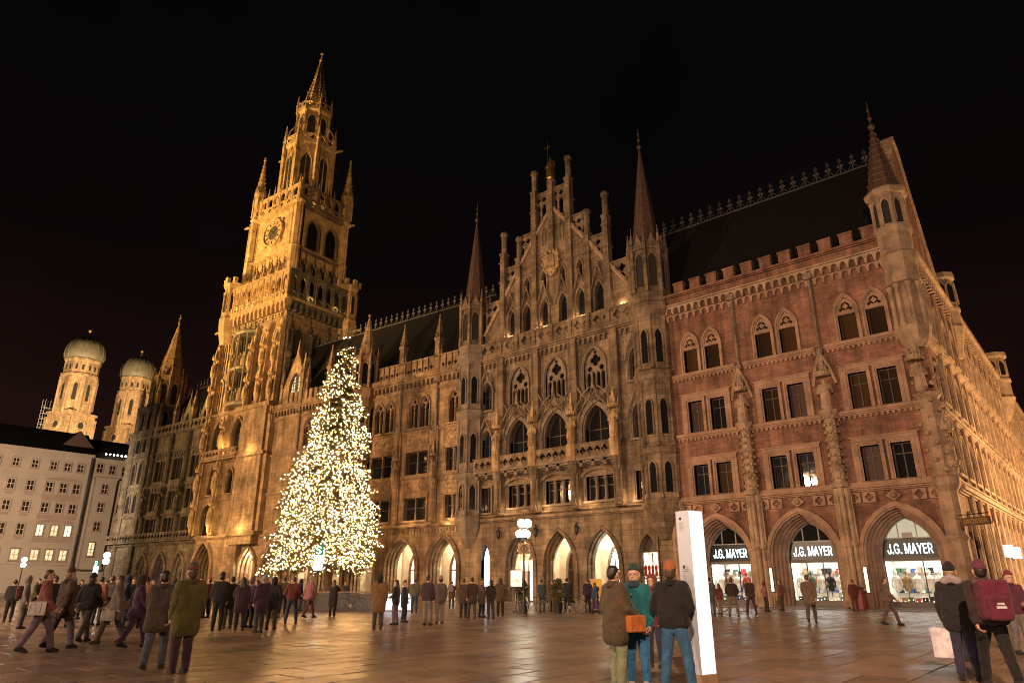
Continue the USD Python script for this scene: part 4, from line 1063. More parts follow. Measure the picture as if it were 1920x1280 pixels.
for i, x in enumerate((-49.2, -53.9, -58.7, -63.6)):
    a = MB(FW); gothic_jamb(a, x, 2.8, 5.5, 3.3, 2.5, -.25, 1.2, 3); a.build('arcade_arch', 'tuff', TH)
    d = MB(FW); d.prism(arch(x, .1, 2.6, 4.9, 2.4), 1.35, 1.38); w = d.build('shop_window', ['litw', 'litv', 'lit', 'glassb'][i], TH)
    a2 = arch(x, .1, 2.6, 4.9, 2.4); d = MB(FW); d.prism((a2 - a2.offset(-.08, m3.JoinType.Miter)) + ((rect(x - .04, 0, x + .04, 5) + rect(x - 2, 2.6, x + 2, 2.7) + rect(x - 2, 3.5, x + 2, 3.56)) ^ a2), 1.28, 1.35); d.build('frame', 'iron', TH, parent=w)
for z, d, h in ((6.5, .45, .45), (10.5, .35, .3), (14.6, .3, .3), (19.6, .25, .25), (22.2, .5, .4)):
    b = MB(FW); strings(b, -69, -46.0, z, d, h); b.build('cornice', 'soot', TH)
cs = pierced(rect(-68.9, 7.2, -46.1, 8.1), .8, -68.8, -46.2, 7.2, 8.1)
b = MB(FW); b.box(-69, -46, -.9, 0, 6.95, 7.15); b.prism(cs, -.9, -.78); b.box(-69, -46, -.95, -.73, 8.1, 8.2); b.build('balcony', 'soot', TH)
for x in (-51.0, -55.7, -60.4):
    b = MB(FW); b.box(x - .3, x + .3, -.4, 0, 7.0, 22.2); b.lathe(x, -.4, [(.3, 7.2), (.2, 7.6), (.2, 10), (.35, 10.4), (.2, 10.8), (.2, 14.4), (.32, 14.8), (.2, 15.2), (.2, 22)], 8); b.build('wall_pier', 'soot', TH)
    statue(TH, FW, x, -.75, 11.6, 1.8, 'soot', True)
    b = MB(FW); pinnacle(b, x, -.2, 22.4, .6, 3.4, 2.4, 4, 5); b.build('pinnacle', 'tuff', TH)
cs = pierced(rect(-68.9, 22.6, -46.1, 23.7), 1.0, -68.8, -46.2, 22.6, 23.7)
b = MB(FW); b.prism(cs, -.4, -.2); b.box(-69, -46, -.45, -.15, 23.7, 23.85); b.build('parapet', 'soot', TH)
# dormer gables over the far wing
for x in (-48.6, -53.3):
    b = MB(FW); b.prism(poly([(x - 1.6, 22.6), (x + 1.6, 22.6), (x + 1.6, 24.0), (x, 27.4), (x - 1.6, 24.0)]) - arch(x, 23.2, 24.2, 25.3, .9), .2, .6); pinnacle(b, x, .4, 27.0, .26, .5, 1.5); pinnacle(b, x - 1.7, .4, 23.4, .3, 1.6, 1.4); pinnacle(b, x + 1.7, .4, 23.4, .3, 1.6, 1.4); b.build('dormer', 'soot', TH)
b = MB(FW); v = np.array([[x, y, z] for x in (-62, -45.8) for y, z in ((.9, 22.4), (5.0, 31.0), (9.4, 22.4))])
b.add(v, [[0, 3, 4], [0, 4, 1], [1, 4, 5], [1, 5, 2], [0, 1, 2], [3, 5, 4], [0, 2, 5], [0, 5, 3]]); b.build('roof', 'slate', TH)
cresting(FW, -61, -46, 31.0, 5.0)
# square west turret with its crocketed spire
tx0, tx1 = -66.6, -61.9; tc = (tx0 + tx1) / 2; ty = 2.2
b = MB(FW); b.box(tx0, tx1, -.3, 4.6, 0, 27.6)
for z, d in ((6.6, .2), (10.6, .2), (14.7, .2), (19.6, .2), (23.0, .3), (27.3, .4)):
    b.box(tx0 - d, tx1 + d, -.3 - d, 4.6 + d, z, z + .4)
for x, y in ((tx0, -.3), (tx1, -.3), (tx1, 4.6), (tx0, 4.6)):
    b.lathe(x, y, [(.5, 0), (.42, 7), (.42, 27.6)], 8)
p = b.build('west_turret', 'soot', TH, label='square turret with tall crocketed spire at the west end')
s = MB(FW); d = MB(FW)
for fr_dir in (0, 1):
    for q in (-1.0, 1.0):
        for z0, z1 in ((11.4, 14.0), (15.6, 18.8), (20.4, 22.6), (24.0, 26.9)):
            inner = arch(0, z0, z1 - .7, z1, .95, 4); outer = arch(0, z0, z1 - .7, z1 + .3, 1.35, 4)
            for mb, cs, e0, e1 in ((d, inner, .0, .03), (s, outer - inner, 0, .14)):
                m = cs.extrude(e1 - e0).to_mesh(); v = np.array(m.vert_properties)[:, :3].astype(float)
                if fr_dir == 0:
                    mb.add(np.stack([v[:, 0] + tc + q, -.3 - e0 - v[:, 2], v[:, 1]], 1), np.array(m.tri_verts))
                else:
                    mb.add(np.stack([tx1 + e0 + v[:, 2], v[:, 0] + ty + q, v[:, 1]], 1), np.array(m.tri_verts))
s.build('window_hood', 'soot', TH, parent=p, each=1); d.build('turret_window', 'glass', TH, parent=p, each=1)
s = MB(FW); d = MB(FW)
s.lathe(tc, ty, [(2.1, 27.6), (2.1, 32.0), (2.45, 32.3), (2.45, 32.9), (1.9, 33.1)], 8); octagon_windows(s, d, tc, ty, 28.3, 31.6, 2.1, .95)
for k in range(8):
    a = PI / 8 + k * PI / 4
    pinnacle(s, tc + 2.35 * math.cos(a), ty + 2.35 * math.sin(a), 27.8, .34, 4.6, 1.9)
for x, y in ((tx0, -.3), (tx1, -.3), (tx1, 4.6), (tx0, 4.6)):
    pinnacle(s, x, y, 27.6, .5, 2.0, 2.0)
s.lathe(tc, ty, [(1.85, 33.0), (1.4, 35.6), (1.5, 35.7), (1.4, 35.85), (.72, 39.0), (.80, 39.1), (.72, 39.25), (.07, 42.4)], 8)
for k in range(8):
    a = PI / 8 + k * PI / 4
    for q in range(9):
        t = (q + .4) / 9.4; ball(s, tc + 1.9 * (1 - t) * math.cos(a), ty + 1.9 * (1 - t) * math.sin(a), 33.0 + 9.4 * t, .13)
ball(s, tc, ty, 42.5, .25, 0); s.box(tc - .05, tc + .05, ty - .05, ty + .05, 42.5, 44.0); s.box(tc - .4, tc + .4, ty - .05, ty + .05, 43.3, 43.4)
s.build('lantern_stage', 'sand', TH, parent=p); d.build('turret_opening', 'dark', TH, parent=p, each=1)

# ------------------------------------------------------------------ the clock tower (frame FW, x -46 .. -31.8)
CT = Thing('clock_tower', 'tall floodlit gothic clock tower with octagonal crown and openwork spire', 'tower', origin=tuple(FW * (-38.9, 5, 0)))


def tb(mb, name, m, parent=None, label=None, each=0):
    return mb.build(name, m, CT, parent=parent, label=label, each=each)


X0, X1, D1 = -46.0, -31.8, 10.8
holes = [arch(-43.4, -.1, 3.2, 6.6, 4.4), arch(-33.6, -.1, 2.9, 5.7, 3.4), arch(-44.0, 7.4, 9.8, 11.4, 2.4), arch(-43.9, 18.0, 20.6, 22.6, 2.3), arch(-39.6, 18.0, 20.6, 22.6, 2.3), arch(-43.6, 12.6, 15.2, 16.5, 1.9), arch(-39.8, 12.6, 14.6, 15.8, 1.5), rect(-43.2, 24.6, -36.9, 34.8)]
cs = rect(X0, 0, X1, 38.2)
for h in holes:
    cs = cs - h
wl = MB(FW); wl.prism(cs, 0, .6); tb(wl, 'wall', 'tuffw', label='floodlit front of the tower')
b = MB(FW); b.box(X0 + .7, X1, .62, D1, 6.8, 38.2); b.box(X1 - 1.0, X1, .62, D1, 0, 6.8); b.box(X0 + .7, X1 - 1, 3.5, D1, 0, 6.8); tb(b, 'shaft_core', 'tuffw')
b = MB(FW); b.box(X0 + .72, X1 - .2, .60, .64, 7, 38.0); tb(b, 'inner_wall', 'dark')
for x, z0, zs, za, w in ((-44.0, 7.4, 9.8, 11.4, 2.4), (-43.9, 18.0, 20.6, 22.6, 2.3), (-39.6, 18.0, 20.6, 22.6, 2.3), (-43.6, 12.6, 15.2, 16.5, 1.9), (-39.8, 12.6, 14.6, 15.8, 1.5)):
    window(CT, FW, x - w / 2, x + w / 2, z0, zs, y=.45, top=za, nx=2, nz=(.5,), surround=.28, stone='tuffw', framem='iron', proud=.2)
for x, zs, za, w in ((-43.4, 3.2, 6.6, 4.4), (-33.6, 2.9, 5.7, 3.4)):
    a = MB(FW); gothic_jamb(a, x, zs, za, w, w - 1.6, -.35, 1.9, 5); tb(a, 'portal', 'tuffw')
    d = MB(FW); d.prism(arch(x, 0, zs, za - .7, w - 1.6), 1.95, 2.05); p = tb(d, 'portal_door', 'door' if x > -40 else 'dark')
    d = MB(FW); d.box(x - .4, x + .4, .6, 1.0, za - 1.2, za - 1.1)
    if x > -40:
        tb(d, 'portal_lamp', 'strip', parent=p)
b = MB(FW)
for z, d, h in ((6.9, .35, .4), (11.7, .3, .35), (16.7, .35, .35), (23.3, .35, .4), (35.2, .3, .35)):
    strings(b, X0 - .2, X1 + .2, z, d, h)
    b.box(X1, X1 + d, -d, D1 + d, z + h * .2, z + h)
tb(b, 'cornice', 'tuffw', each=4)
b = MB(FW)  # stepped buttresses and the broad plain pier on the right
b.box(-37.0, X1 - .3, -1.1, 0, 6.0, 23.2); b.box(-36.6, X1 - .2, -.8, 0, 0, 1.2) if False else None
b.box(-36.9, -35.3, -.8, 0, 0, 6.0); b.box(-37.2, -31.4, -1.3, .0, 7.0, 7.5); b.box(-37.15, -31.5, -1.25, 0, 16.8, 17.2); b.box(-37.15, -31.5, -1.25, 0, 23.0, 23.6)
tb(b, 'great_pier', 'tuffw', label='broad plain pier right of the portal')
b = MB(FW)
for x in (-46.0, -41.75, -37.5, -34.6, -32.0):
    for z0, z1 in ((7.4, 23.2), (23.7, 35.0)) if x != -34.6 else ((23.7, 35.0),):
        w = .55 if x not in (-46.0, -32.0) else .9
        b.box(x - w / 2, x + w / 2, -.7, 0, z0, z1 - 2.2); b.box(x - w / 2 + .08, x + w / 2 - .08, -.5, 0, z1 - 2.2, z1)
        pinnacle(b, x, -.45, z1 - 3.2, w * .62, 2.0, 1.6)
        for s in (-1, 1):
            b.lathe(x + s * w * .5, -.7, [(.12, z0), (.08, z0 + .3), (.08, z1 - 2.6), (.13, z1 - 2.4)], 6)
tb(b, 'buttress', 'sand')
for x in (-46.0, -41.75, -37.5, -34.8, -32.2):
    for z in ((9.0, 13.6, 19.2) if x in (-46., -41.75) else ()) + (25.0, 29.6):
        statue(CT, FW, x, -1.0, z, 1.9, 'sand', True)
for x in (-36.05, -33.35, -44.9):
    for z0, z1 in ((24.2, 28.6), (29.6, 34.2)):
        m = MB(FW); m.prism(arch(x, z0, z1 - .9, z1 + .3, 1.25, 5) - arch(x, z0, z1 - .9, z1, .85, 5) + rect(x - .05, z0, x + .05, z1 - .5), -.2, 0); pw = tb(m, 'blind_lancet', 'sand')
        m = MB(FW); m.prism(arch(x, z0, z1 - .9, z1, .85, 5), -.02, -.005); tb(m, 'lancet_opening', 'dark', parent=pw)
for x in (-44.0, -41.75, -39.6, -37.6, -35.5, -33.4):
    m = MB(FW); m.prism(rect(x - .8, 35.7, x + .8, 36.3) - quatrefoil(x - .4, 36.0, .26) - quatrefoil(x + .4, 36.0, .26), -.3, -.05); tb(m, 'carved_panel', 'sand')
# balcony
cs = pierced(rect(-45.8, 17.2, -37.6, 18.2), .75, -45.7, -37.7, 17.2, 18.2)
b = MB(FW); b.box(-45.9, -37.5, -1.3, 0, 16.9, 17.15); b.prism(cs, -1.3, -1.18); b.box(-45.9, -37.5, -1.36, -1.1, 18.2, 18.32); tb(b, 'balcony', 'tuffw')
# carillon bay: two stages of copper figures in an open oriel
b = MB(FW)
for z, h in ((24.2, .5), (29.2, .45), (34.4, .6)):
    b.lathe(-40.05, 1.9, [(3.35, z), (3.5, z + h * .5), (3.35, z + h)], 12)
for k in range(7):
    a = PI + (k + .0) * PI / 6
    b.lathe(-40.05 + 3.2 * math.cos(a), .25 + 1.6 * math.sin(a), [(.2, 24.6), (.13, 24.9), (.13, 33.9), (.2, 34.2)], 6)
for k in range(9):
    a = PI + k * PI / 8; b.prism(poly([(-40.05 + 3.1 * math.cos(a) - .3, 34.9), (-40.05 + 3.1 * math.cos(a) + .3, 34.9), (-40.05 + 3.1 * math.cos(a), 36.1)]), .4 + 1.6 * math.sin(a), .5 + 1.6 * math.sin(a))
p = tb(b, 'carillon_bay', 'copper', label='greenish open bay with the carillon figures')
b = MB(FW); b.box(-43.2, -36.9, .5, .6, 24.6, 34.8); tb(b, 'carillon_niche', 'dark', parent=p)
for z in (24.75, 29.7):
    for k in range(7):
        x = -42.4 + k * .78; m = MB(FW); m.add(STATUE[0] * (1.9 if z < 28 else 2.1) + [x, -.25 - .5 * math.sin((k + .5) * PI / 7), z], STATUE[1]); tb(m, 'carillon_figure', ['copper', 'gilt', 'slater', 'trims', 'goods_tan'][k % 5], parent=p)
# gallery at the top of the base block
b = MB(FW)
corbel_table(b, X0 - .2, X1 + .2, 36.4, 38.0, .7, .95)
b.box(X0 - .7, X1 + .7, -.75, D1 + .7, 38.0, 38.35)
cs = rect(X0 - .6, 38.35, X1 + .6, 42.2)
n = 11; st = (X1 - X0 + 1.2) / n
for k in range(n):
    x = X0 - .6 + (k + .5) * st; cs = cs - arch(x, 39.3, 40.8, 41.6, st * .62, 5) - quatrefoil(x, 38.85, .38)
b.prism(cs, -.75, -.5); b.box(X0 - .7, X1 + .7, -.85, -.4, 42.2, 42.45)
for k in range(n + 1):
    x = X0 - .6 + k * st; b.lathe(x, -.75, [(.14, 38.4), (.1, 38.7), (.1, 41.9), (.16, 42.1)], 6)
tb(b, 'gallery', 'sand')
# east side: gallery and relief turned to the street
FT = Frame(*(FW * (X1, 0, 0))[:2], 95)
b = MB(FT)
corbel_table(b, 0, D1, 36.4, 38.0, .7, .95)
cs = rect(-.6, 38.35, D1 + .6, 42.2); n = 8; st = (D1 + 1.2) / n
for k in range(n):
    x = -.6 + (k + .5) * st; cs = cs - arch(x, 39.3, 40.8, 41.6, st * .62, 5) - quatrefoil(x, 38.85, .38)
b.prism(cs, -.75, -.5); b.box(-.6, D1 + .7, -.85, -.4, 42.2, 42.45)
for k in range(n + 1):
    b.lathe(-.6 + k * st, -.75, [(.14, 38.4), (.1, 38.7), (.1, 41.9), (.16, 42.1)], 6)
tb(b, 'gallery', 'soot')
b = MB(FT)
for x in (.6, 3.8, 7.0, 10.2):
    b.box(x - .4, x + .4, -.6, 0, 24, 34); pinnacle(b, x, -.35, 31.5, .5, 2.5, 2.0)
    for z in (26.5, 30.2):
        ball(b, x, -.7, z, .5, 1)
for x in (2.2, 5.4, 8.6):
    for z0, z1 in ((25.0, 29.0), (30.0, 34.4)):
        b.prism(arch(x, z0, z1 - 1.2, z1 + .3, 2.0, 5) - arch(x, z0, z1 - 1.2, z1, 1.5, 5), -.25, 0)
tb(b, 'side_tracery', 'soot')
b = MB(FT)
for x in (2.2, 5.4, 8.6):
    for z0, z1 in ((25.0, 29.0), (30.0, 34.4)):
        b.prism(arch(x, z0, z1 - 1.2, z1, 1.5, 5), -.02, -.005)
tb(b, 'side_opening', 'dark', each=1)
# corner turrets of the base block
for x, y in ((X0 + .6, .4), (X0 + .6, D1 - .4), (X1 - .5, D1 - .4)):
    b = MB(FW); b.lathe(x, y, [(1.3, 34.0), (1.75, 36.4), (1.85, 38.0), (1.6, 38.4), (1.6, 42.6), (1.85, 43.0), (1.85, 43.5)], 8)
    p = tb(b, 'corner_turret', 'sand')
    for k in range(8):
        a = k * PI / 4; m = MB(FW); m.lathe(x + 1.62 * math.cos(a), y + 1.62 * math.sin(a), [(.36, 43.5), (.36, 44.3), (.40, 44.4)], 4); tb(m, 'merlon', 'sand', parent=p)
    s = MB(FW); d = MB(FW); octagon_windows(s, d, x, y, 39.0, 42.0, 1.6, .6); tb(s, 'window_hood', 'sand', parent=p, each=1); tb(d, 'turret_opening', 'dark', parent=p, each=1)
# clock stage
SX0, SX1, SY0, SY1 = -44.2, -33.6, 1.3, 9.9; sc = (SX0 + SX1) / 2
FC = Frame(*(FW * (SX0, SY0, 0))[:2], 5); SW = SX1 - SX0
FC2 = Frame(*(FW * (SX1, SY0, 0))[:2], 95); SD = SY1 - SY0
b = MB(FW); b.box(SX0, SX1, SY0, SY1, 38.2, 54.6); tb(b, 'clock_stage', 'sand')
b = MB(FW)
for x, y in ((SX0, SY0), (SX1, SY0), (SX1, SY1), (SX0, SY1)):
    b.lathe(x, y, [(.85, 38.2), (.85, 47.0), (.95, 47.2), (.78, 47.4), (.78, 54.2), (1.0, 54.6)], 8)
    for q in range(3):
        a = q * 2.1; b.lathe(x + .8 * math.cos(a), y + .8 * math.sin(a), [(.14, 38.4), (.14, 54.0)], 6)
tb(b, 'corner_shaft', 'sand', each=4)
for fr_, L, front in ((FC, SW, True), (FC2, SD, False)):
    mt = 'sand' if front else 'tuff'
    b = MB(fr_); strings(b, .4, L - .4, 46.8, .35, .4); tb(b, 'string_course', mt)
    b = MB(fr_); strings(b, .4, L - .4, 53.9, .5, .5); tb(b, 'string_course', mt)
    k4 = 5 if front else 4
    for k in range(k4):
        x = .9 + (L - 1.8) * (k + .5) / k4; w = (L - 1.8) / k4 * .72
        b = MB(fr_); b.prism(arch(x, 39.0, 44.4, 46.0, w * 1.25, 5) - arch(x, 39.0, 44.4, 45.7, w, 5), -.22, 0)
        b.box(x - .05, x + .05, -.12, 0, 39, 44.6)
        for s in (-1, 1):
            b.lathe(x + s * w * .62, -.25, [(.16, 38.4), (.1, 38.7), (.1, 44.2), (.16, 44.5)], 6)
        pinnacle(b, x, -.3, 45.0, .2, .6, 1.2, 4, 2)
        tb(b, 'blind_tracery', mt)
    for k in range(k4 + 1):
        x = .9 + (L - 1.8) * k / k4
        statue(CT, fr_, x, -.5, 41.6, 1.8, mt, True)
    d = MB(fr_)
    for k in range(k4):
        x = .9 + (L - 1.8) * (k + .5) / k4; w = (L - 1.8) / k4 * .72; d.prism(arch(x, 39.0, 44.4, 45.7, w * .8, 5), -.006, -.002)
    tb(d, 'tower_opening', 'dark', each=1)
    if front:
        cxx, cz, R = SW * .48, 51.0, 2.05
        m = MB(fr_); m.prism(disc(cxx, cz, R + .25, 40) - disc(cxx, cz, R, 40), -.4, 0)
        for q in range(4):
            a = PI / 4 + q * PI / 2; m.prism(quatrefoil(cxx + 2.45 * math.cos(a), cz + 2.3 * math.sin(a), .42), -.25, 0)
        p = tb(m, 'clock', 'sand', label='gilded tower clock with dark hub')
        m = MB(fr_); m.prism(disc(cxx, cz, R, 40) - disc(cxx, cz, 1.15, 32), -.22, -.12); tb(m, 'dial', 'sand', parent=p)
        m = MB(fr_); m.prism(disc(cxx, cz, 1.15, 32), -.20, -.11); tb(m, 'dial_centre', 'lead', parent=p)
        m = MB(fr_)
        for q in range(12):
            a = q * PI / 6; c, s = math.cos(a), math.sin(a)
            m.prism(poly([(cxx + 1.35 * c - .07 * s, cz + 1.35 * s + .07 * c), (cxx + 1.35 * c + .07 * s, cz + 1.35 * s - .07 * c), (cxx + 1.9 * c + .07 * s, cz + 1.9 * s - .07 * c), (cxx + 1.9 * c - .07 * s, cz + 1.9 * s + .07 * c)]), -.26, -.22)
        tb(m, 'hour_mark', 'iron', parent=p, each=1)
        m = MB(fr_)
        for a, ln, w in ((PI / 2 - math.radians(305), 1.2, .11), (PI / 2 - math.radians(60), 1.8, .08)):
            c, s = math.cos(a), math.sin(a)
            m.prism(poly([(cxx - .3 * c - w * s, cz - .3 * s + w * c), (cxx - .3 * c + w * s, cz - .3 * s - w * c), (cxx + ln * c, cz + ln * s)]), -.31, -.27)
        tb(m, 'hands', 'gilt', parent=p)
    else:
        for x in (2.6, 6.0):
            window(CT, fr_, x - .95, x + .95, 47.6, 50.6, y=-.12, top=52.2, nx=2, nz=(.5,), surround=.3, stone=mt, framem='iron', proud=.32, sill=False)
# parapet arcade round the top of the clock stage, corner pinnacles
for fr_, L, mt in ((FC, SW, 'sand'), (FC2, SD, 'tuff')):
    cs = rect(-.3, 54.6, L + .3, 57.6); n = round(L / 1.5); st = L / n
    for k in range(n):
        x = (k + .5) * st; cs = cs - arch(x, 55.7, 56.5, 57.2, st * .62, 5) - quatrefoil(x, 55.15, .38)
    b = MB(fr_); b.prism(cs, -.45, -.25); b.box(-.3, L + .3, -.5, -.2, 57.5, 57.65)
    for k in range(n + 1):
        pinnacle(b, k * st, -.38, 55.0, .26, 2.6, 1.5, 4, 3)
    tb(b, 'parapet', mt)
b = MB(FW)
for x, y in ((SX0, SY0), (SX1, SY0), (SX1, SY1), (SX0, SY1)):
    if (x, y) == (SX1, SY0):
        pinnacle(b, x, y, 54.6, .8, 2.4, 1.6, 8, 4)
        continue
    pinnacle(b, x, y, 54.6, 1.3, 5.0, 6.4, 8, 8)
    for q in range(4):
        a = PI / 4 + q * PI / 2; pinnacle(b, x + .75 * math.cos(a), y + .75 * math.sin(a), 55.2, .3, 3.2, 1.8)
tb(b, 'pinnacle', 'sand')
# octagon stages
ocx, ocy = sc + .45, (SY0 + SY1) / 2
s = MB(FW); d = MB(FW)
s.lathe(ocx, ocy, [(3.9, 54.6), (3.9, 66.4), (4.2, 66.8), (4.2, 67.2), (3.6, 67.3)], 8); octagon_windows(s, d, ocx, ocy, 57.6, 64.8, 3.9, 1.5)
for k in range(8):
    a = PI / 8 + k * PI / 4; c, q = math.cos(a), math.sin(a)
    s.box(ocx + 4.0 * c - .3, ocx + 4.0 * c + .3, ocy + 4.0 * q - .3, ocy + 4.0 * q + .3, 54.6, 65.5)
    pinnacle(s, ocx + 4.15 * c, ocy + 4.15 * q, 65.0, .42, 3.0, 2.8, 4, 5)
    a = k * PI / 4; rr = 3.9 * math.cos(PI / 8); c, q = math.cos(a), math.sin(a)
    for u in (-.9, .9):
        s.tube([(ocx + rr * c * 1.03 - q * u * 1.1, ocy + rr * q * 1.03 + c * u * 1.1, 63.2), (ocx + rr * c * 1.04 - q * u * .6, ocy + rr * q * 1.04 + c * u * .6, 64.8), (ocx + rr * c * 1.06, ocy + rr * q * 1.06, 66.2)], .11, 5)
    for z in (60.2,):
        s.add(np.array(trimesh.creation.box((.12, .12, 7.0)).vertices) + [ocx + rr * c * 1.01, ocy + rr * q * 1.01, 61.0], trimesh.creation.box((1, 1, 1)).faces)
p = tb(s, 'octagon_stage', 'sand'); tb(d, 'tower_opening', 'dark', parent=p, each=1)
s = MB(FW); d = MB(FW)
for k in range(8):   # openwork parapet on the first octagon
    a = k * PI / 4; cs = rect(-1.62, 67.2, 1.62, 68.6) - quatrefoil(-.8, 67.9, .5) - quatrefoil(.8, 67.9, .5); m = cs.extrude(.14).to_mesh(); v = np.array(m.vert_properties)[:, :3].astype(float); r = 4.1 * math.cos(PI / 8) - .14
    s.add(np.stack([ocx + (r + v[:, 2]) * math.cos(a) - v[:, 0] * math.sin(a), ocy + (r + v[:, 2]) * math.sin(a) + v[:, 0] * math.cos(a), v[:, 1]], 1), np.array(m.tri_verts))
s.lathe(ocx, ocy, [(2.9, 67.2), (2.9, 67.8), (2.6, 68.0), (2.6, 73.6), (3.0, 74.0), (3.0, 74.6), (2.5, 74.8)], 8); octagon_windows(s, d, ocx, ocy, 68.6, 73.0, 2.6, 1.25)
for k in range(8):
    a = PI / 8 + k * PI / 4; c, q = math.cos(a), math.sin(a)
    s.lathe(ocx + 2.75 * c, ocy + 2.75 * q, [(.28, 67.4), (.2, 67.8), (.2, 73.4), (.3, 73.8)], 6)
    pinnacle(s, ocx + 2.9 * c, ocy + 2.9 * q, 73.8, .3, 1.6, 1.9, 4, 3)
    s.tube([(ocx + 4.1 * c, ocy + 4.1 * q, 67.6), (ocx + 3.6 * c, ocy + 3.6 * q, 70.2), (ocx + 2.7 * c, ocy + 2.7 * q, 71.6)], .13, 5)
for k in range(8):
    a = k * PI / 4; cs = rect(-1.1, 74.6, 1.1, 75.7) - quatrefoil(-.55, 75.15, .42) - quatrefoil(.55, 75.15, .42); m = cs.extrude(.12).to_mesh(); v = np.array(m.vert_properties)[:, :3].astype(float); r = 2.9 * math.cos(PI / 8) - .12
    s.add(np.stack([ocx + (r + v[:, 2]) * math.cos(a) - v[:, 0] * math.sin(a), ocy + (r + v[:, 2]) * math.sin(a) + v[:, 0] * math.cos(a), v[:, 1]], 1), np.array(m.tri_verts))
p = tb(s, 'lantern_stage', 'sand'); tb(d, 'tower_opening', 'dark', parent=p, each=1)
s = MB(FW)
s.lathe(ocx, ocy, [(2.0, 74.7), (1.93, 75.0), (1.4, 78.0), (1.5, 78.1), (1.38, 78.25), (.85, 81.4), (.95, 81.5), (.83, 81.65), (.12, 85.8)], 8)
for k in range(8):
    a = PI / 8 + k * PI / 4
    s.tube([(ocx + 2.05 * math.cos(a), ocy + 2.05 * math.sin(a), 74.8), (ocx + .14 * math.cos(a), ocy + .14 * math.sin(a), 85.8)], .10, 5)
    for q in range(15):
        t = (q + .4) / 15.4; ball(s, ocx + 2.15 * (1 - t) * math.cos(a), ocy + 2.15 * (1 - t) * math.sin(a), 74.9 + 10.9 * t, .19)
ball(s, ocx, ocy, 85.9, .35, 1); ball(s, ocx, ocy, 86.6, .2, 1); s.lathe(ocx, ocy, [(.12, 86.4), (.1, 87.2), (.3, 87.3), (.1, 87.7)], 6)
tb(s, 'spire', 'sand', label='crocketed stone spire')
# gargoyles
for x, y, z, dx, dy in ((X0 - .6, .0, 36.3, -1, -.25), (SX0 - .7, SY0, 53.8, -1, -.3), (SX1 + .6, SY1, 53.8, 1, .1), (X1 + .7, D1, 36.3, 1, .2), (ocx - 3.9, ocy - 1.6, 66.6, -1, -.3), (ocx + 3.9, ocy + 1.6, 66.6, 1, .3)):
    b = MB(FW); b.tube([(x, y, z), (x + dx * .7, y + dy * .7, z + .15), (x + dx * 1.3, y + dy * 1.3, z + .1), (x + dx * 1.6, y + dy * 1.6, z)], [.24, .18, .2, .06], 6); tb(b, 'gargoyle', 'sand')

for k, (x, y, z, pw) in enumerate(((-43.0, .35, 38.7, 420), (-39.0, .35, 38.7, 420), (-35.0, .35, 38.7, 420), (-31.0, 3.0, 38.9, 45), (-31.0, 7.5, 38.9, 45), (-41.5, 2.0, 55.2, 300), (-37.0, 2.0, 55.2, 300), (-34.2, 4.6, 55.2, 140), (-42.2, ocy, 67.6, 160), (-38.6, 2.2, 67.6, 200), (-35.2, 4.6, 67.6, 90), (-40.2, 3.6, 75.0, 60), (-37.0, 3.6, 75.0, 60),
                                  (-42, -1.6, 7.6, 260), (-38.2, -1.6, 7.6, 260), (-34.5, -2.2, 7.8, 320), (-40.5, -1.0, 18.6, 200), (-34.5, -2.0, 17.5, 260))):
    flood(f'tower_ledge_{k}', FW * (x, y, z), FW * (x, y + .2, z + 8), pw, (1., .60, .20), 178, radius=.05)
for k, x in enumerate((-1.5, -6.4, -11.6, -18.6, -24)):
    flood(f'wing_ledge_{k}', FW * (x, -1.0, 7.4), FW * (x, -.3, 12), 100, (1., .58, .25), 178, radius=.05)

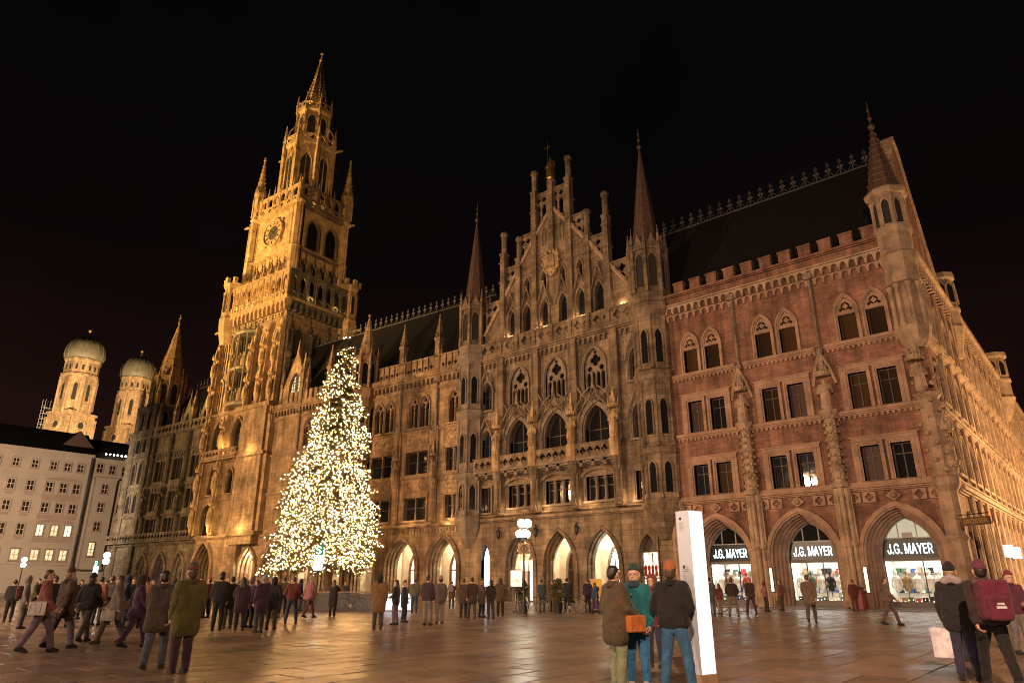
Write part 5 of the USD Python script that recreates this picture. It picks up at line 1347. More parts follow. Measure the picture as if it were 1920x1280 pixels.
# ------------------------------------------------------------------ twin church towers far behind the houses
def church_tower(x, y, label, ztop, scaffold=False):
    t = Thing('church_tower', label, 'church tower', 'twin church towers', origin=(x, y, 0)); fr = Frame(x, y, 21)
    a = 5.7
    b = MB(fr); b.box(-a, a, -a, a, 0, 63.5)
    for z, e in ((52.5, .3), (63.3, .45)):
        b.box(-a - e, a + e, -a - e, a + e, z, z + .9)
    for sx in (-1, 1):
        for sy in (-1, 1):
            b.box(sx * a - .5, sx * a + .5, sy * a - .5, sy * a + .5, 0, 62)
    b.lathe(0, 0, [(6.5, 63.5), (6.5, 78.2), (6.9, 78.5), (6.9, 79.3), (6.3, 79.6), (6.3, 84.3), (6.6, 84.6), (6.7, 85.5), (6.3, 85.8)], 8)
    for k in range(8):
        g = PI / 8 + k * PI / 4; b.lathe(6.5 * math.cos(g), 6.5 * math.sin(g), [(.5, 63.5), (.5, 78)], 6)
    b.build('tower_wall', 'church', t)
    d = MB(fr); s = MB(fr)
    octagon_windows(s, d, 0, 0, 68.6, 75.6, 6.5, 1.4)
    for k in range(8):   # small openings below the dome, two to a face
        g = k * PI / 4; r = 6.3 * math.cos(PI / 8)
        for u in (-1.1, 1.1):
            c, q = math.cos(g), math.sin(g); m = rect(u - .38, 80.9, u + .38, 82.9).extrude(.06).to_mesh(); v = np.array(m.vert_properties)[:, :3].astype(float)
            d.add(np.stack([(r - .03 + v[:, 2]) * c - v[:, 0] * q, (r - .03 + v[:, 2]) * q + v[:, 0] * c, v[:, 1]], 1), np.array(m.tri_verts))
    s.build('window_hood', 'church', t, each=1); d.build('tower_opening', 'dark', t, each=1)
    for fa, nx_ in ((0, 1), (1, 1)):
        f2 = Frame(*(fr * ((-a, -a, 0) if fa == 0 else (a, -a, 0)))[:2], 21 + 90 * fa)
        m = MB(f2); m.prism(disc(a, 59.0, 2.15, 28) - disc(a, 59.0, 1.35, 24), -.35, 0); p = m.build('clock', 'sand', t)
        m = MB(f2); m.prism(disc(a, 59.0, 1.4, 24), -.2, -.05); m.build('dial', 'dark', t, parent=p)
        m = MB(f2)
        for k in range(12):
            g = k * PI / 6; m.box(a + 1.75 * math.cos(g) - .14, a + 1.75 * math.cos(g) + .14, -.42, -.35, 59 + 1.75 * math.sin(g) - .14, 59 + 1.75 * math.sin(g) + .14)
        m.build('hour_mark', 'iron', t, parent=p, each=1)
        m = MB(f2)
        for u in (.25, .5, .75):
            m.prism(arch(2 * a * u, 53.8, 56.0, 57.0, .01 + .8), -.15, 0) if u != .5 else None
        m.box(a - .4, a + .4, -.3, 0, 0, 52)
        m.build('wall_strip', 'church', t)
    d = MB(fr); prof = [(6.5, 85.8), (6.9, 86.6), (7.2, 87.8), (7.05, 89.4), (6.5, 91.2), (5.5, 92.8), (4.0, 94.2), (2.2, 95.3), (.9, 96.1), (.5, 96.8)]
    d.lathe(0, 0, prof, 32)
    for k in range(16):
        g = k * PI / 8; d.tube([((r + .05) * math.cos(g), (r + .05) * math.sin(g), z) for r, z in prof], .14, 4)
    p = d.build('dome', 'copper', t, smooth=40, label='greenish onion dome')
    d = MB(fr); d.lathe(0, 0, [(.5, 96.6), (.25, 97.2), (.25, 98.2)], 8); ball(d, 0, 0, 98.7, .75, 2); d.build('finial', 'gilt', t, parent=p)
    if scaffold:
        s = MB(fr)
        for z in np.arange(46, 68, 2.2):
            s.box(-a - 2.6, -a - .9, -a - 1, a, z, z + .12)
            s.tube([(-a - 2.6, -a - 1, z + 1), (-a - 2.6, a, z + 1)], .07, 4)
        for yy in np.arange(-a - 1, a, 2.0):
            for xx in (-a - 2.6, -a - 1.0):
                s.tube([(xx, yy, 40), (xx, yy, 69)], .08, 4)
        s.build('scaffold', 'greyp', t)


church_tower(-301.5, 86.0, 'left floodlit church tower with green onion dome and scaffold', 97, True)
church_tower(-312.5, 111.0, 'right floodlit church tower with green onion dome, partly behind the town hall turret', 97)

# ------------------------------------------------------------------ houses at the west end of the square (frame FO: x is world y)
OH = Thing('plaster_house', 'long pale plastered house with five rows of casement windows and dark roof', 'house', origin=(-137, 30, 0))
COLS = [9.3, 11.6, 13.9, 16.6, 19.2, 21.9, 24.5, 27.2, 29.9, 32.55, 35.3, 38.1, 40.25, 42.3]
ROWS = [(19.95, 21.4, 1.05), (16.2, 17.95, 1.15), (12.8, 14.5, 1.15), (9.0, 10.9, 1.15), (5.1, 6.9, 1.25)]
cs = rect(6, 0, 44.0, 23.2)
for x in COLS:
    for z0, z1, w in ROWS:
        cs = cs - rect(x - w / 2, z0, x + w / 2, z1)
MB(FO).prism(cs, 0, .4).build('wall', 'render_', OH)
MB(FO).box(6.2, 43.9, .45, 9, 0, 23.0).build('inner_wall', 'dark', OH)
litset = {(3, 11): 'litw', (3, 12): 'lit', (3, 13): 'litw', (4, 10): 'lit', (4, 11): 'lit', (4, 12): 'lit', (4, 13): 'lit', (4, 8): 'lit'}
for r, (z0, z1, w) in enumerate(ROWS):
    for c, x in enumerate(COLS):
        lit = litset.get((r, c))
        window(OH, FO, x - w / 2, x + w / 2, z0, z1, y=.2, nx=2, nz=(.5,) if r else (.5,), surround=.14, proud=.05, stone='render2', framem='woodw', glassm=lit or 'glassb', bars=.09)
for z, d, h in ((4.3, .2, .35), (18.9, .12, .2), (22.6, .5, .6)):
    b = MB(FO); strings(b, 6, 44.0, z, d, h); b.build('cornice', 'render_', OH)
for r in range(1, 4):
    z0, z1, w = ROWS[r]
    for g0, g1 in ((37.2, 43.1),):
        b = MB(FO); b.box(g0, g1, -.07, 0, z0 - 1.0, z0 - .3); b.build('painted_panel', 'render2', OH)
        b = MB(FO); b.prism(arch((g0 + g1) / 2, z1 + .3, z1 + .31, z1 + .85, g1 - g0, 9), -.12, 0); b.build('window_pediment', 'render2', OH)
    for x in COLS[:-3]:
        b = MB(FO); b.box(x - .6, x + .6, -.05, 0, z0 - .75, z0 - .3); b.build('painted_panel', 'render2', OH)
b = MB(FO)
v = np.array([[x, y, z] for x in (5.6, 44.1) for y, z in ((-.7, 23.2), (5.5, 27.6), (11, 23.2))]); b.add(v, [[0, 3, 4], [0, 4, 1], [1, 4, 5], [1, 5, 2], [0, 1, 2], [3, 5, 4], [0, 2, 5], [0, 5, 3]])
rp = b.build('roof', 'slate', OH)
b = MB(FO); v = np.array([[x, y, z] for y in (1.0, 5.0) for x, z in ((39.0, 24.6), (41.4, 27.4), (44.0, 24.6))]); b.add(v, [[0, 2, 1], [3, 4, 5], [0, 1, 4], [0, 4, 3], [1, 2, 5], [1, 5, 4], [0, 3, 5], [0, 5, 2]]); b.build('dormer', 'slater', OH, parent=rp)
for x in (14, 26):
    b = MB(FO); b.box(x - .6, x + .6, 5.0, 6.4, 26.5, 29.5); b.box(x - .7, x + .7, 4.9, 6.5, 29.5, 29.7); b.build('chimney', 'render_', OH, parent=rp)
b = MB(FO); b.tube([(43.75, -.15, 0), (43.75, -.15, 22.8)], .12, 8); b.build('rain_pipe', 'iron', OH)
# narrow house beyond it, with a bay and lamps along its roof edge
NH = Thing('narrow_house', 'narrow plastered house with projecting bay and white lamps along its eaves', 'house', origin=(-138, 48, 0))
FN = Frame(-138.5, 0, 90)
nwin = [(45.9, 20.5, 22.2), (48.0, 20.4, 22.1), (50.2, 20.3, 22.0), (47.0, 16.7, 18.5), (50.5, 16.7, 18.4), (46.9, 13.5, 15.2), (50.4, 13.5, 15.2), (46.9, 10.2, 11.9), (46.7, 6.0, 8.4)]
cs = rect(44.0, 0, 56, 22.9); bay = rect(45.3, 4.2, 48.8, 19.2)
for x, z0, z1 in nwin:
    if not (45.3 < x < 48.8 and z1 < 19):
        cs = cs - rect(x - .55, z0, x + .55, z1)
    else:
        bay = bay - rect(x - .55, z0, x + .55, z1)
MB(FN).prism(cs, 0, .4).build('wall', 'render_', NH)
MB(FN).prism(bay, -.95, -.55).build('bay_wall', 'render_', NH)
b = MB(FN); b.box(45.3, 45.6, -.55, 0, 4.2, 19.2); b.box(48.5, 48.8, -.55, 0, 4.2, 19.2); b.box(45.1, 49.0, -1.1, 0, 19.2, 19.6); b.box(45.2, 48.9, -1.0, 0, 3.8, 4.2); b.build('bay_side', 'render_', NH)
b = MB(FN); b.box(44.1, 55.9, .45, 8, 0, 22.8); b.box(45.6, 48.5, -.5, -.45, 4.3, 19.1); b.build('inner_wall', 'dark', NH)
for i, (x, z0, z1) in enumerate(nwin):
    f2 = FN if not (45.3 < x < 48.8 and z1 < 19) else Frame(-138.5 + .95, 0, 90)
    window(NH, f2, x - .55, x + .55, z0, z1, y=.2, nx=2, nz=(.5,), surround=.12, proud=.05, stone='render2', framem='woodw' if i < 8 else 'wood', glassm='lit' if i == 8 else 'glassb', bars=.08)
b = MB(FN); strings(b, 44, 56, 22.5, .5, .5); b.build('cornice', 'render_', NH)
b = MB(FN); v = np.array([[x, y, z] for x in (44.2, 56) for y, z in ((-.5, 23.0), (5.0, 27.2), (10, 23.0))]); b.add(v, [[0, 3, 4], [0, 4, 1], [1, 4, 5], [1, 5, 2], [0, 1, 2], [3, 5, 4], [0, 2, 5], [0, 5, 3]]); b.build('roof', 'slate', NH)
for k in range(6):
    b = MB(FN); ball(b, 46.2 + k * .68, -.45, 23.9, .17, 1); p = b.build('eaves_lamp', 'lamp', NH)
    b = MB(FN); b.tube([(46.2 + k * .68, -.45, 23.0), (46.2 + k * .68, -.45, 23.75)], .03, 4); b.build('lamp_stem', 'iron', NH, parent=p)

# ------------------------------------------------------------------ paving slabs of the square
PV = Thing('pavement', None, None, kind='structure')
slabm = []
for i, c in enumerate(((.235, .165, .122), (.20, .142, .104), (.27, .190, .140), (.18, .130, .098))):
    c = np.array(c)
    slabm.append(usdkit.material(stage, LOOKS + f'paving_slab_{i}', {
        'g': ('geometry', {}), 'n': ('noise_texture', {'scale': .45, 'detail': 7, 'roughness': .65}), 'n2': ('noise_texture', {'scale': 7., 'detail': 6, 'roughness': .7}), 'r': ('rgb_ramp', {'ramp': [(.32, tuple(c * .62)), (.68, tuple(c * 1.2))]}),
        'r2': ('map_range', {'from_min': .3, 'from_max': .7, 'to_min': .7, 'to_max': 1.25}), 'm': ('mix_color', {'blend_type': 'multiply', 'fac': 1.}),
        'rr': ('map_range', {'from_min': .3, 'from_max': .7, 'to_min': .20, 'to_max': .44}), 'b': ('bump', {'strength': .25, 'distance': .012}), 'p': ('principled_bsdf', {'specular_ior_level': .5})},
        [('g.position', 'n.vector'), ('g.position', 'n2.vector'), ('n.fac', 'r.fac'), ('r.color', 'm.a'), ('n2.fac', 'r2.value'), ('r2.result', 'm.b'), ('m.result', 'p.base_color'), ('n.fac', 'rr.value'), ('rr.result', 'p.roughness'), ('n2.fac', 'b.height'), ('b.normal', 'p.normal')], surface='p.BSDF'))
prg = np.random.default_rng(3)
near, far = [], []
RW, RLEN = .78, 1.35
ang0 = math.atan2(_f[1], _f[0])
for i in range(-75, 8):
    x0 = i * RW
    for j in range(-4, 36):
        y0 = j * RLEN + (i % 2) * .62
        cx_, cy_ = x0 + RW / 2, y0 + RLEN / 2; d = math.hypot(cx_, cy_)
        if d < 3 or d > 62 or y0 + RLEN > 46.5:
            continue
        a = (math.atan2(cy_, cx_) - ang0 + PI) % (2 * PI) - PI
        if abs(a) > math.radians(39 + 30 / d):
            continue
        (near if True else far).append((d, x0, y0))
near.sort(); far = near[300:]; near = near[:300]


def slab(mb, x0, y0):
    j = .030; t = prg.normal(0, .0022, 4); e = .014
    x1, y1 = x0 + RW - j, y0 + RLEN - j
    top = [(x0 + e, y0 + e, t[0]), (x1 - e, y0 + e, t[1]), (x1 - e, y1 - e, t[2]), (x0 + e, y1 - e, t[3])]
    rim = [(x0, y0, t[0] - .008), (x1, y0, t[1] - .008), (x1, y1, t[2] - .008), (x0, y1, t[3] - .008)]
    bot = [(x, y, -.03) for x, y, _ in rim]
    f = [[0, 1, 2], [0, 2, 3]]
    for k in range(4):
        n = (k + 1) % 4
        f += [[4 + k, 4 + n, n], [4 + k, n, k], [8 + k, 8 + n, 4 + n], [8 + k, 4 + n, 4 + k]]
    mb.add(top + rim + bot, f)


for d, x, y in near:
    b = MB(); slab(b, x, y); b.build('slab', slabm[prg.integers(4)], PV)
fm = [MB() for _ in range(4)]
for d, x, y in far:
    slab(fm[prg.integers(4)], x, y)
for q in range(4):
    fm[q].build('far_slabs', slabm[q], PV, kind='stuff')
# kerb-like footway edge in front of the town hall
b = MB(FE); b.box(-47, -6, -1.6, -.3, -.02, .05); b.build('footway', 'granite', PV)

# ------------------------------------------------------------------ the fir tree with its lights
TX, TY, TZ0, TZ1, TR = -57.5, 40.3, 2.9, 26.4, 5.45
FT_ = Thing('fir_tree', 'tall fir tree covered in warm white fairy lights in front of the town hall', 'fir tree', origin=(TX, TY, 0))
b = MB(); b.tube([(TX, TY, -.05), (TX, TY, 8), (TX, TY, 24.8)], [.42, .34, .05], 10); b.build('trunk', mat('fir_bark', (.09, .06, .04), .9, .4, 4., .6, 10.), FT_)


def crown_r(z):
    t = np.clip((TZ1 - z) / (TZ1 - TZ0), 0, 1)
    return TR * (t ** .74) * (1 - .10 * np.clip((t - .88) / .12, 0, 1)) + .10


tr = np.random.default_rng(11)
sv, sf, nbr = [], [], 0
bm = MB()
tips = []
for k in range(1500):
    u = tr.random(); z = TZ1 - (TZ1 - TZ0) * math.sqrt(u) * 1.0; a = k * 2.39996 + tr.normal(0, .2); L = crown_r(z) * (tr.uniform(.80, 1.04) + (.12 if tr.random() < .07 else 0))
    L *= 1 + .09 * math.sin(a * 3 + z * .7) + .05 * math.sin(a * 7 - z * 1.9)
    bx, by = TX - .80 * .758 * (TZ1 - z) / 23, TY - .80 * .652 * (TZ1 - z) / 23
    droop = L * tr.uniform(.10, .24); dx, dy = math.cos(a), math.sin(a); up = .28 * L if z < 20 else .1 * L
    n = max(3, int(L * 4.2))
    P = np.array([[bx + dx * L * t, by + dy * L * t, z + up * (1 - t) ** 1.0 - droop * t * t + .15 * L * max(0, t - .75)] for t in np.linspace(.05, 1, n)])
    if k % 3 == 0:
        bm.tube(P[::2] if n > 4 else P, np.linspace(.035, .008, len(P[::2] if n > 4 else P)), 4)
    side = np.array([-dy, dx, 0])
    for i in range(n):
        t = (i + 1) / n
        if t < .25 and z < 21:
            continue
        for s in (-1, 1):
            for q in range(2):
                ln = (.30 + .45 * (1 - t)) * tr.uniform(.7, 1.3) * min(1, .35 + L / 3); d = side * s * tr.uniform(.6, 1.0) + np.array([dx, dy, 0]) * tr.uniform(.35, .8) + np.array([0, 0, tr.uniform(-.35, .25)]); d /= np.linalg.norm(d)
                w = np.cross(d, [0, 0, 1.]) * ln * .26; o = P[i] + tr.normal(0, .05, 3); m_ = o + d * ln * .55; e = o + d * ln - np.array([0, 0, ln * .18])
                b0 = len(sv) * 0
                sv.append([o, m_ + w, e, m_ - w + [0, 0, ln * .06]])
    tips.append(P)
V = np.array(sv).reshape(-1, 3); n4 = len(sv); i4 = np.arange(n4) * 4
F = np.vstack([np.stack([i4, i4 + 1, i4 + 2], 1), np.stack([i4, i4 + 2, i4 + 3], 1)])
fir = usdkit.material(stage, LOOKS + 'fir_needles', {'g': ('geometry', {}), 'n': ('noise_texture', {'scale': 1.1, 'detail': 4}), 'r': ('rgb_ramp', {'ramp': [(.3, (.058, .058, .024)), (.7, (.135, .120, .045))]}),
    'p': ('principled_bsdf', {'roughness': .6}), 't': ('translucent_bsdf', {}), 'm': ('mix_closure', {'fac': .25})},
    [('g.position', 'n.vector'), ('n.fac', 'r.fac'), ('r.color', 'p.base_color'), ('r.color', 't.color'), ('p.BSDF', 'm.closure1'), ('t.BSDF', 'm.closure2')], surface='m.closure')
c = MB(); c.add(V, F); c.build('crown', fir, FT_, kind='stuff')
bm.build('branches', 'fir_bark_' if False else mat('fir_twig', (.07, .05, .03), .9, .4, 4.), FT_, kind='stuff')
# bulbs: on the branch ends and along them
pos = []
for P in tips:
    for i in range(len(P)):
        t = (i + 1) / len(P)
        if t > .42:
            for _q in range(1 if tr.random() < .82 else 0):
                pos.append(P[i] + tr.normal(0, .11, 3))
pos = np.array(pos); camp = np.array([0, 0, EYE])
out = np.stack([pos[:, 0] - TX, pos[:, 1] - TY], 1); facing = (out @ (camp[:2] - [TX, TY])) > -1.2 * np.linalg.norm(camp[:2] - [TX, TY])
pos = pos[facing]
vis = np.argsort(-((out[facing]) @ (camp[:2] - [TX, TY])))
M['bulb'] = glow('warm_bulb', (1., .52, .19), 30.)
ico = trimesh.creation.icosphere(0, 1.)
rest = MB()
for k, i in enumerate(vis):
    r = .026 + .058 * tr.random() ** 1.8
    if k < 300:
        b = MB(); b.add(ico.vertices * r + pos[i], ico.faces); b.build('bulb', 'bulb', FT_)
    else:
        rest.add(ico.vertices * r + pos[i], ico.faces)
rest.build('bulbs', 'bulb', FT_, kind='stuff')
print('bulbs', len(pos), 'sprays', n4)


# ------------------------------------------------------------------ street furniture
def lamp_post(x, y, label, h=4.4, tiers=2, group=None, r=.2, strength='lamp', per=0, reach=.34):
    t = Thing('street_lamp', label, 'street lamp', group or 'street lamps with white globes', origin=(x, y, 0))
    b = MB(); b.lathe(x, y, [(.16, 0), (.16, .35), (.09, .5), (.07, .9), (.05, 1.0), (.045, h + .2)], 10); b.build('post', 'iron', t)
    for q in range(tiers):
        z = h - q * .55
        n = per or (4 if q else 3)
        b = MB()
        for k in range(n):
            a = k * 2 * PI / n + .6 + q
            b.tube([(x, y, z - .3), (x + .22 * math.cos(a), y + .22 * math.sin(a), z - .36), (x + reach * math.cos(a), y + reach * math.sin(a), z - .2)], .02, 5)
        b.build('arm', 'iron', t)
        for k in range(n):
            a = k * 2 * PI / n + .6 + q; g = MB(); ball(g, x + reach * math.cos(a), y + reach * math.sin(a), z, r, 2); p = g.build('globe', strength, t, smooth=True)
            g = MB(); g.lathe(x + reach * math.cos(a), y + reach * math.sin(a), [(.09, z - r - .03), (.12, z - r + .04)], 8); g.build('globe_collar', 'iron', t, parent=p)
    return t


t = lamp_post(-24.7, 29.7, 'street lamp with clustered white globes in front of the restaurant arch', 4.6, r=.23, reach=.22, per=3)
fd = Frame(-24.7, 29.7, 40)
b = MB(fd); b.box(-.32, .32, -.1, -.06, 3.0, 3.55); p = b.build('notice_sign', 'goods_tan', t, label='small tan sign on the lamp post')
b = MB(fd); b.prism(disc(0, 3.28, .2, 20) - disc(0, 3.28, .14, 20), -.115, -.101); b.box(-.05, .05, -.115, -.101, 3.18, 3.4); b.build('emblem', 'slater', t, parent=p)
lamp_post(-75.5, 27.1, 'street lamp with white globes before the far west arcade', 4.1, tiers=2, r=.3, per=1, reach=.02)
lamp_post(-93.0, 25.0, 'street lamp with white globes right of a dark hat, before the plastered house', 4.0, tiers=2, r=.26, per=1, reach=.02)
lamp_post(-101.0, 23.6, 'street lamp with white globes left of the lit windows of the plastered house', 3.9, tiers=2, r=.24, per=1, reach=.02)

# lit information pylon
PYX, PYY = -5.33, 10.66
FP = Frame(PYX, PYY, 26.5 - 45 + 0)
PY = Thing('info_pylon', 'tall slim white information pylon with one glowing face', 'information pylon', origin=(PYX, PYY, 0))
w = .148
b = MB(FP); b.box(-w, w, -w, w, .2, 2.62); b.build('column', usdkit.material(stage, LOOKS + 'pylon_enamel', {'p': ('principled_bsdf', {'base_color': (.46, .53, .63), 'roughness': .3})}, [], surface='p.BSDF'), PY)
b = MB(FP); b.box(w, w + .012, -w + .004, w - .004, .21, 2.61); b.build('lit_face', 'panel', PY, label='glowing white face')
b = MB(FP); b.box(-w - .01, w + .018, -w - .01, w + .01, 0, .2); b.build('base', 'goods_tan', PY)
b = MB(FP)
pr_ = random.Random(4)
for z0, n in ((2.44, 5), (1.78, 4), (1.28, 3)):
    for k in range(n):
        b.box(-.085, -.085 + pr_.uniform(.08, .15), -w - .004, -w - .001, z0 - k * .03 - .009, z0 - k * .03)
b.build('small_print', 'greyp', PY)
b = MB(FP)
for z in (2.5, 1.75):
    b.prism(disc(-.05, z, .025, 14), -w - .004, -w - .001)
b.build('pictogram', 'iron', PY)

# green S sign over a lit board, left and middle
for (x, y, rot, zt, label, grp) in ((-39.9, 27.1, 35, 3.85, 'green sign with white S over a lit board, in front of the fir tree', None), (-86.5, 30.2, 28, 3.9, 'distant green sign with white S over a lit board, left of the arcade', None)):
    t = Thing('station_sign', label, 'station sign', 'green signs with white S', origin=(x, y, 0)); f2 = Frame(x, y, rot)
    b = MB(f2); b.box(-.26, .26, -.08, .08, zt - .6, zt); p = b.build('sign_box', glow(f'green_sign_{int(-x)}', (.03, .42, .18), .55), t)
    m = meshkit.text_mesh('S', .44, .02, True); v = np.array(m.vertices); v[:, 0] -= (v[:, 0].min() + v[:, 0].max()) / 2
    MB(f2).add(np.stack([v[:, 0], -.085 - v[:, 2], v[:, 1] + zt - .52], 1), m.faces).build('letter', 'neonw', t, parent=p)
    b = MB(f2); b.box(-.26, .26, -.08, .08, zt - 1.55, zt - .63); b.build('lit_board', 'litc', t)
    b = MB(f2); b.box(-.3, .3, -.06, .06, zt - 1.65, zt - 1.55); b.tube([(0, .1, 0), (0, .1, zt)], .06, 8); b.build('post', 'iron', t)

# stair parapet of the underground station
ang = math.degrees(math.atan2(28.6 - 21.0, -34.6 + 39.4)); FU = Frame(-39.4, 21.0, ang); UL = math.hypot(7.6, 4.8)
UP = Thing('stair_parapet', 'dark panelled parapet of the underground stairs with pale handrail', 'parapet', origin=(-37, 25, 0))
for k in range(6):
    b = MB(FU); b.box(UL * k / 6 + .01, UL * (k + 1) / 6 - .01, -.08, .08, .05, .95); b.build('panel', 'granite', UP)
b = MB(FU); b.box(-.1, UL + .1, -.12, .12, .97, 1.06); b.build('handrail', 'trim', UP)
b = MB(FU); b.box(0, UL, -.14, .14, 0, .06); b.build('base', 'granite', UP)
b = MB(FU); b.box(3.2, 3.9, -.095, -.083, .45, .85); b.build('sticker', usdkit.material(stage, LOOKS + 'violet_paper', {'p': ('principled_bsdf', {'base_color': (.16, .04, .22), 'roughness': .6})}, [], surface='p.BSDF'), UP)

# lit glass floor box between the arches
b = Thing('light_box', 'glowing white glass box low on the pavement behind a slim person', 'light box', origin=(-32.2, 27.5, 0)); f2 = Frame(-32.2, 27.5, 42)
m = MB(f2); m.box(-.75, .75, -.5, .5, .1, .95); m.build('glass_body', glow('light_box_glass', (.90, .92, 1.), 1.6, .2, 2.), b)
m = MB(f2); m.box(-.8, .8, -.55, .55, 0, .1); m.box(-.8, .8, -.55, .55, .95, 1.0); m.build('frame', 'greyp', b)


def bicycle(x, y, rot, label, col='iron'):
    t = Thing('bicycle', label, 'bicycle', 'parked bicycles', origin=(x, y, 0)); f2 = Frame(x, y, rot); R = .34
    for cx_ in (-.53, .53):
        m = MB(f2); g = np.linspace(0, 2 * PI, 25); m.tube([(cx_ + R * math.cos(q), 0, R + .0 + R * math.sin(q)) for q in g], .022, 6); p = m.build('tyre', 'iron', t)
        m = MB(f2); m.tube([(cx_ + (R - .03) * math.cos(q), 0, R + (R - .03) * math.sin(q)) for q in g], .01, 5); m.lathe(cx_, 0, [(.03, R - .03), (.03, R + .03)], 6)
        for q in g[:-1:2]:
            m.tube([(cx_, 0, R), (cx_ + (R - .03) * math.cos(q), 0, R + (R - .03) * math.sin(q))], .004, 3)
        m.build('rim', 'greyp', t, parent=p)
    m = MB(f2); bb, st, hd, hb = (-.08, 0, .30), (-.22, 0, .82), (.36, 0, .80), (.40, 0, .66)
    for a_, b_, r_ in ((bb, st, .016), (bb, hb, .018), (st, hd, .016), (st, (-.53, 0, R), .01), (bb, (-.53, 0, R), .012), (hd, hb, .02), (hb, (.53, 0, R), .014), (st, (-.25, 0, .93), .014), (hd, (.34, 0, .98), .014)):
        m.tube([a_, b_], r_, 6)
    m.build('bicycle_frame', col, t)
    m = MB(f2); m.tube([(.30, -.28, 1.0), (.36, -.12, 1.02), (.34, 0, .99), (.36, .12, 1.02), (.30, .28, 1.0)], .013, 6); m.build('handlebar', 'greyp', t)
    m = MB(f2); m.mani(_hull((-.36, -.07, .95, .03), (-.36, .07, .95, .03), (-.12, 0, .95, .02))); m.build('saddle', 'iron', t)
    m = MB(f2); m.prism(disc(-.08, .30, .09, 16), -.04, -.03); m.tube([(-.08, -.05, .30), (-.02, -.09, .14), (.06, -.12, .14)], .012, 5); m.tube([(-.08, .05, .30), (-.14, .09, .46), (-.22, .12, .46)], .012, 5); m.build('crank', 'greyp', t)


bicycle(-24.4, 30.0, 38, 'bicycle leaning at the foot of the globe lamp')
bicycle(-34.6, 26.0, 55, 'bicycle parked against the dark stair parapet')
bicycle(-23.2, 31.8, 30, 'bicycle standing right of the globe lamp beside potted plant')
bicycle(-17.6, 39.6, 10, 'bicycle parked by the lit show case between the shop arches')

# things by the arcade
t = Thing('menu_stand', 'glowing menu board on a stand left of the globe lamp', 'menu stand', origin=(-26.6, 31.3, 0)); f2 = Frame(-26.6, 31.3, 40)
m = MB(f2); m.box(-.32, .32, -.06, .0, 1.35, 2.2); m.build('lit_board', 'litw', t); m = MB(f2); m.tube([(0, .04, 0), (0, .04, 2.2)], .03, 6); m.lathe(0, .04, [(.25, 0), (.25, .04)], 10); m.box(-.36, .36, -.0, .03, 1.3, 2.25); m.build('stand', 'iron', t)
for (x, y, h, lb) in ((-23.6, 31.2, 1.2, 'potted evergreen right of the globe lamp'), (-27.6, 33.0, 1.2, 'potted evergreen left of the glowing menu board')):
    t = Thing('potted_shrub', lb, 'potted shrub', 'potted evergreens by the arcade', origin=(x, y, 0)); m = MB(); m.lathe(x, y, [(.2, 0), (.27, .5), (.29, .52), (.24, .5)], 12); m.build('pot', 'iron', t)
    m = MB(); q = np.random.default_rng(int(-x * 10))
    for k in range(420):
        d = q.normal(size=3); d /= np.linalg.norm(d); o = np.array([x, y, .5 + h * .5]) + d * [.34, .34, h * .5] * q.random() ** .4; n1 = np.cross(d, q.normal(size=3)); n1 /= np.linalg.norm(n1); m.add([o, o + n1 * .09 + d * .05, o + d * .14, o - n1 * .06 + d * .06], [[0, 1, 2], [0, 2, 3]])
    m.build('foliage', fir, t, kind='stuff'); m = MB(); m.tube([(x, y, .4), (x, y, .5 + h * .6)], .03, 6); m.build('stem', 'wood', t)
t = Thing('advertising_stand', 'yellow advertising stand beside the people at the passage arch', 'advertising stand', origin=(-23.4, 34.6, 0)); f2 = Frame(-23.4, 34.6, 30)
m = MB(f2); m.box(-.33, .33, -.04, .04, .12, 1.75); p = m.build('board', usdkit.material(stage, LOOKS + 'yellow_board', {'p': ('principled_bsdf', {'base_color': (.62, .38, .02), 'roughness': .4})}, [], surface='p.BSDF'), t)
m = MB(f2); m.prism(disc(0, 1.2, .17, 18), -.048, -.041); m.build('emblem', 'goods_black', t, parent=p); m = MB(f2); m.box(-.33, .33, -.046, -.041, .14, .55); m.build('violet_band', 'violet_paper_' if False else UsdShade.Material.Get(stage, LOOKS + 'violet_paper'), t, parent=p); m = MB(f2); m.box(-.4, .4, -.25, .25, 0, .08); m.box(-.03, .03, -.03, .03, .08, .14); m.build('foot', 'iron', t)
t = Thing('litter_bin', 'dark red litter bin at the pier between the second and third shop', 'litter bin', origin=(-12.6, 46.6, 0))
m = MB(); m.lathe(-12.6, 46.6, [(.34, 0), (.36, .1), (.36, .95), (.4, 1.0), (.4, 1.08), (.3, 1.2)], 14); m.build('body', usdkit.material(stage, LOOKS + 'dark_red_paint', {'p': ('principled_bsdf', {'base_color': (.16, .03, .025), 'roughness': .4})}, [], surface='p.BSDF'), t); m = MB(); m.lathe(-12.6, 46.6, [(.28, 1.2), (.30, 1.28), (.02, 1.36)], 14); m.build('lid', 'iron', t)
# hanging street sign at the corner
t = Thing('hanging_sign', 'dark hanging sign with gilt lettering at the corner of the side street', 'shop sign', origin=(-6.7, 47.2, 5)); f2 = Frame(-6.75, 46.9, -35)
m = MB(f2); m.box(.1, 1.9, -.05, .05, 4.55, 4.98); p = m.build('board', 'slater', t); tm_ = meshkit.text_mesh('GROSSER', .24, .01, True); v = np.array(tm_.vertices); v[:, 0] *= 1.5 / np.ptp(v[:, 0])
MB(f2).add(np.stack([v[:, 0] + .25, -.055 - v[:, 2], v[:, 1] + 4.65], 1), tm_.faces).build('letters', 'gilt', t, parent=p); m = MB(f2); m.tube([(-.2, 0, 5.15), (1.9, 0, 5.15)], .025, 5)
for q in (.4, 1.6):
    m.tube([(q, 0, 5.15), (q, 0, 4.97)], .012, 4)
m.build('bracket', 'iron', t)
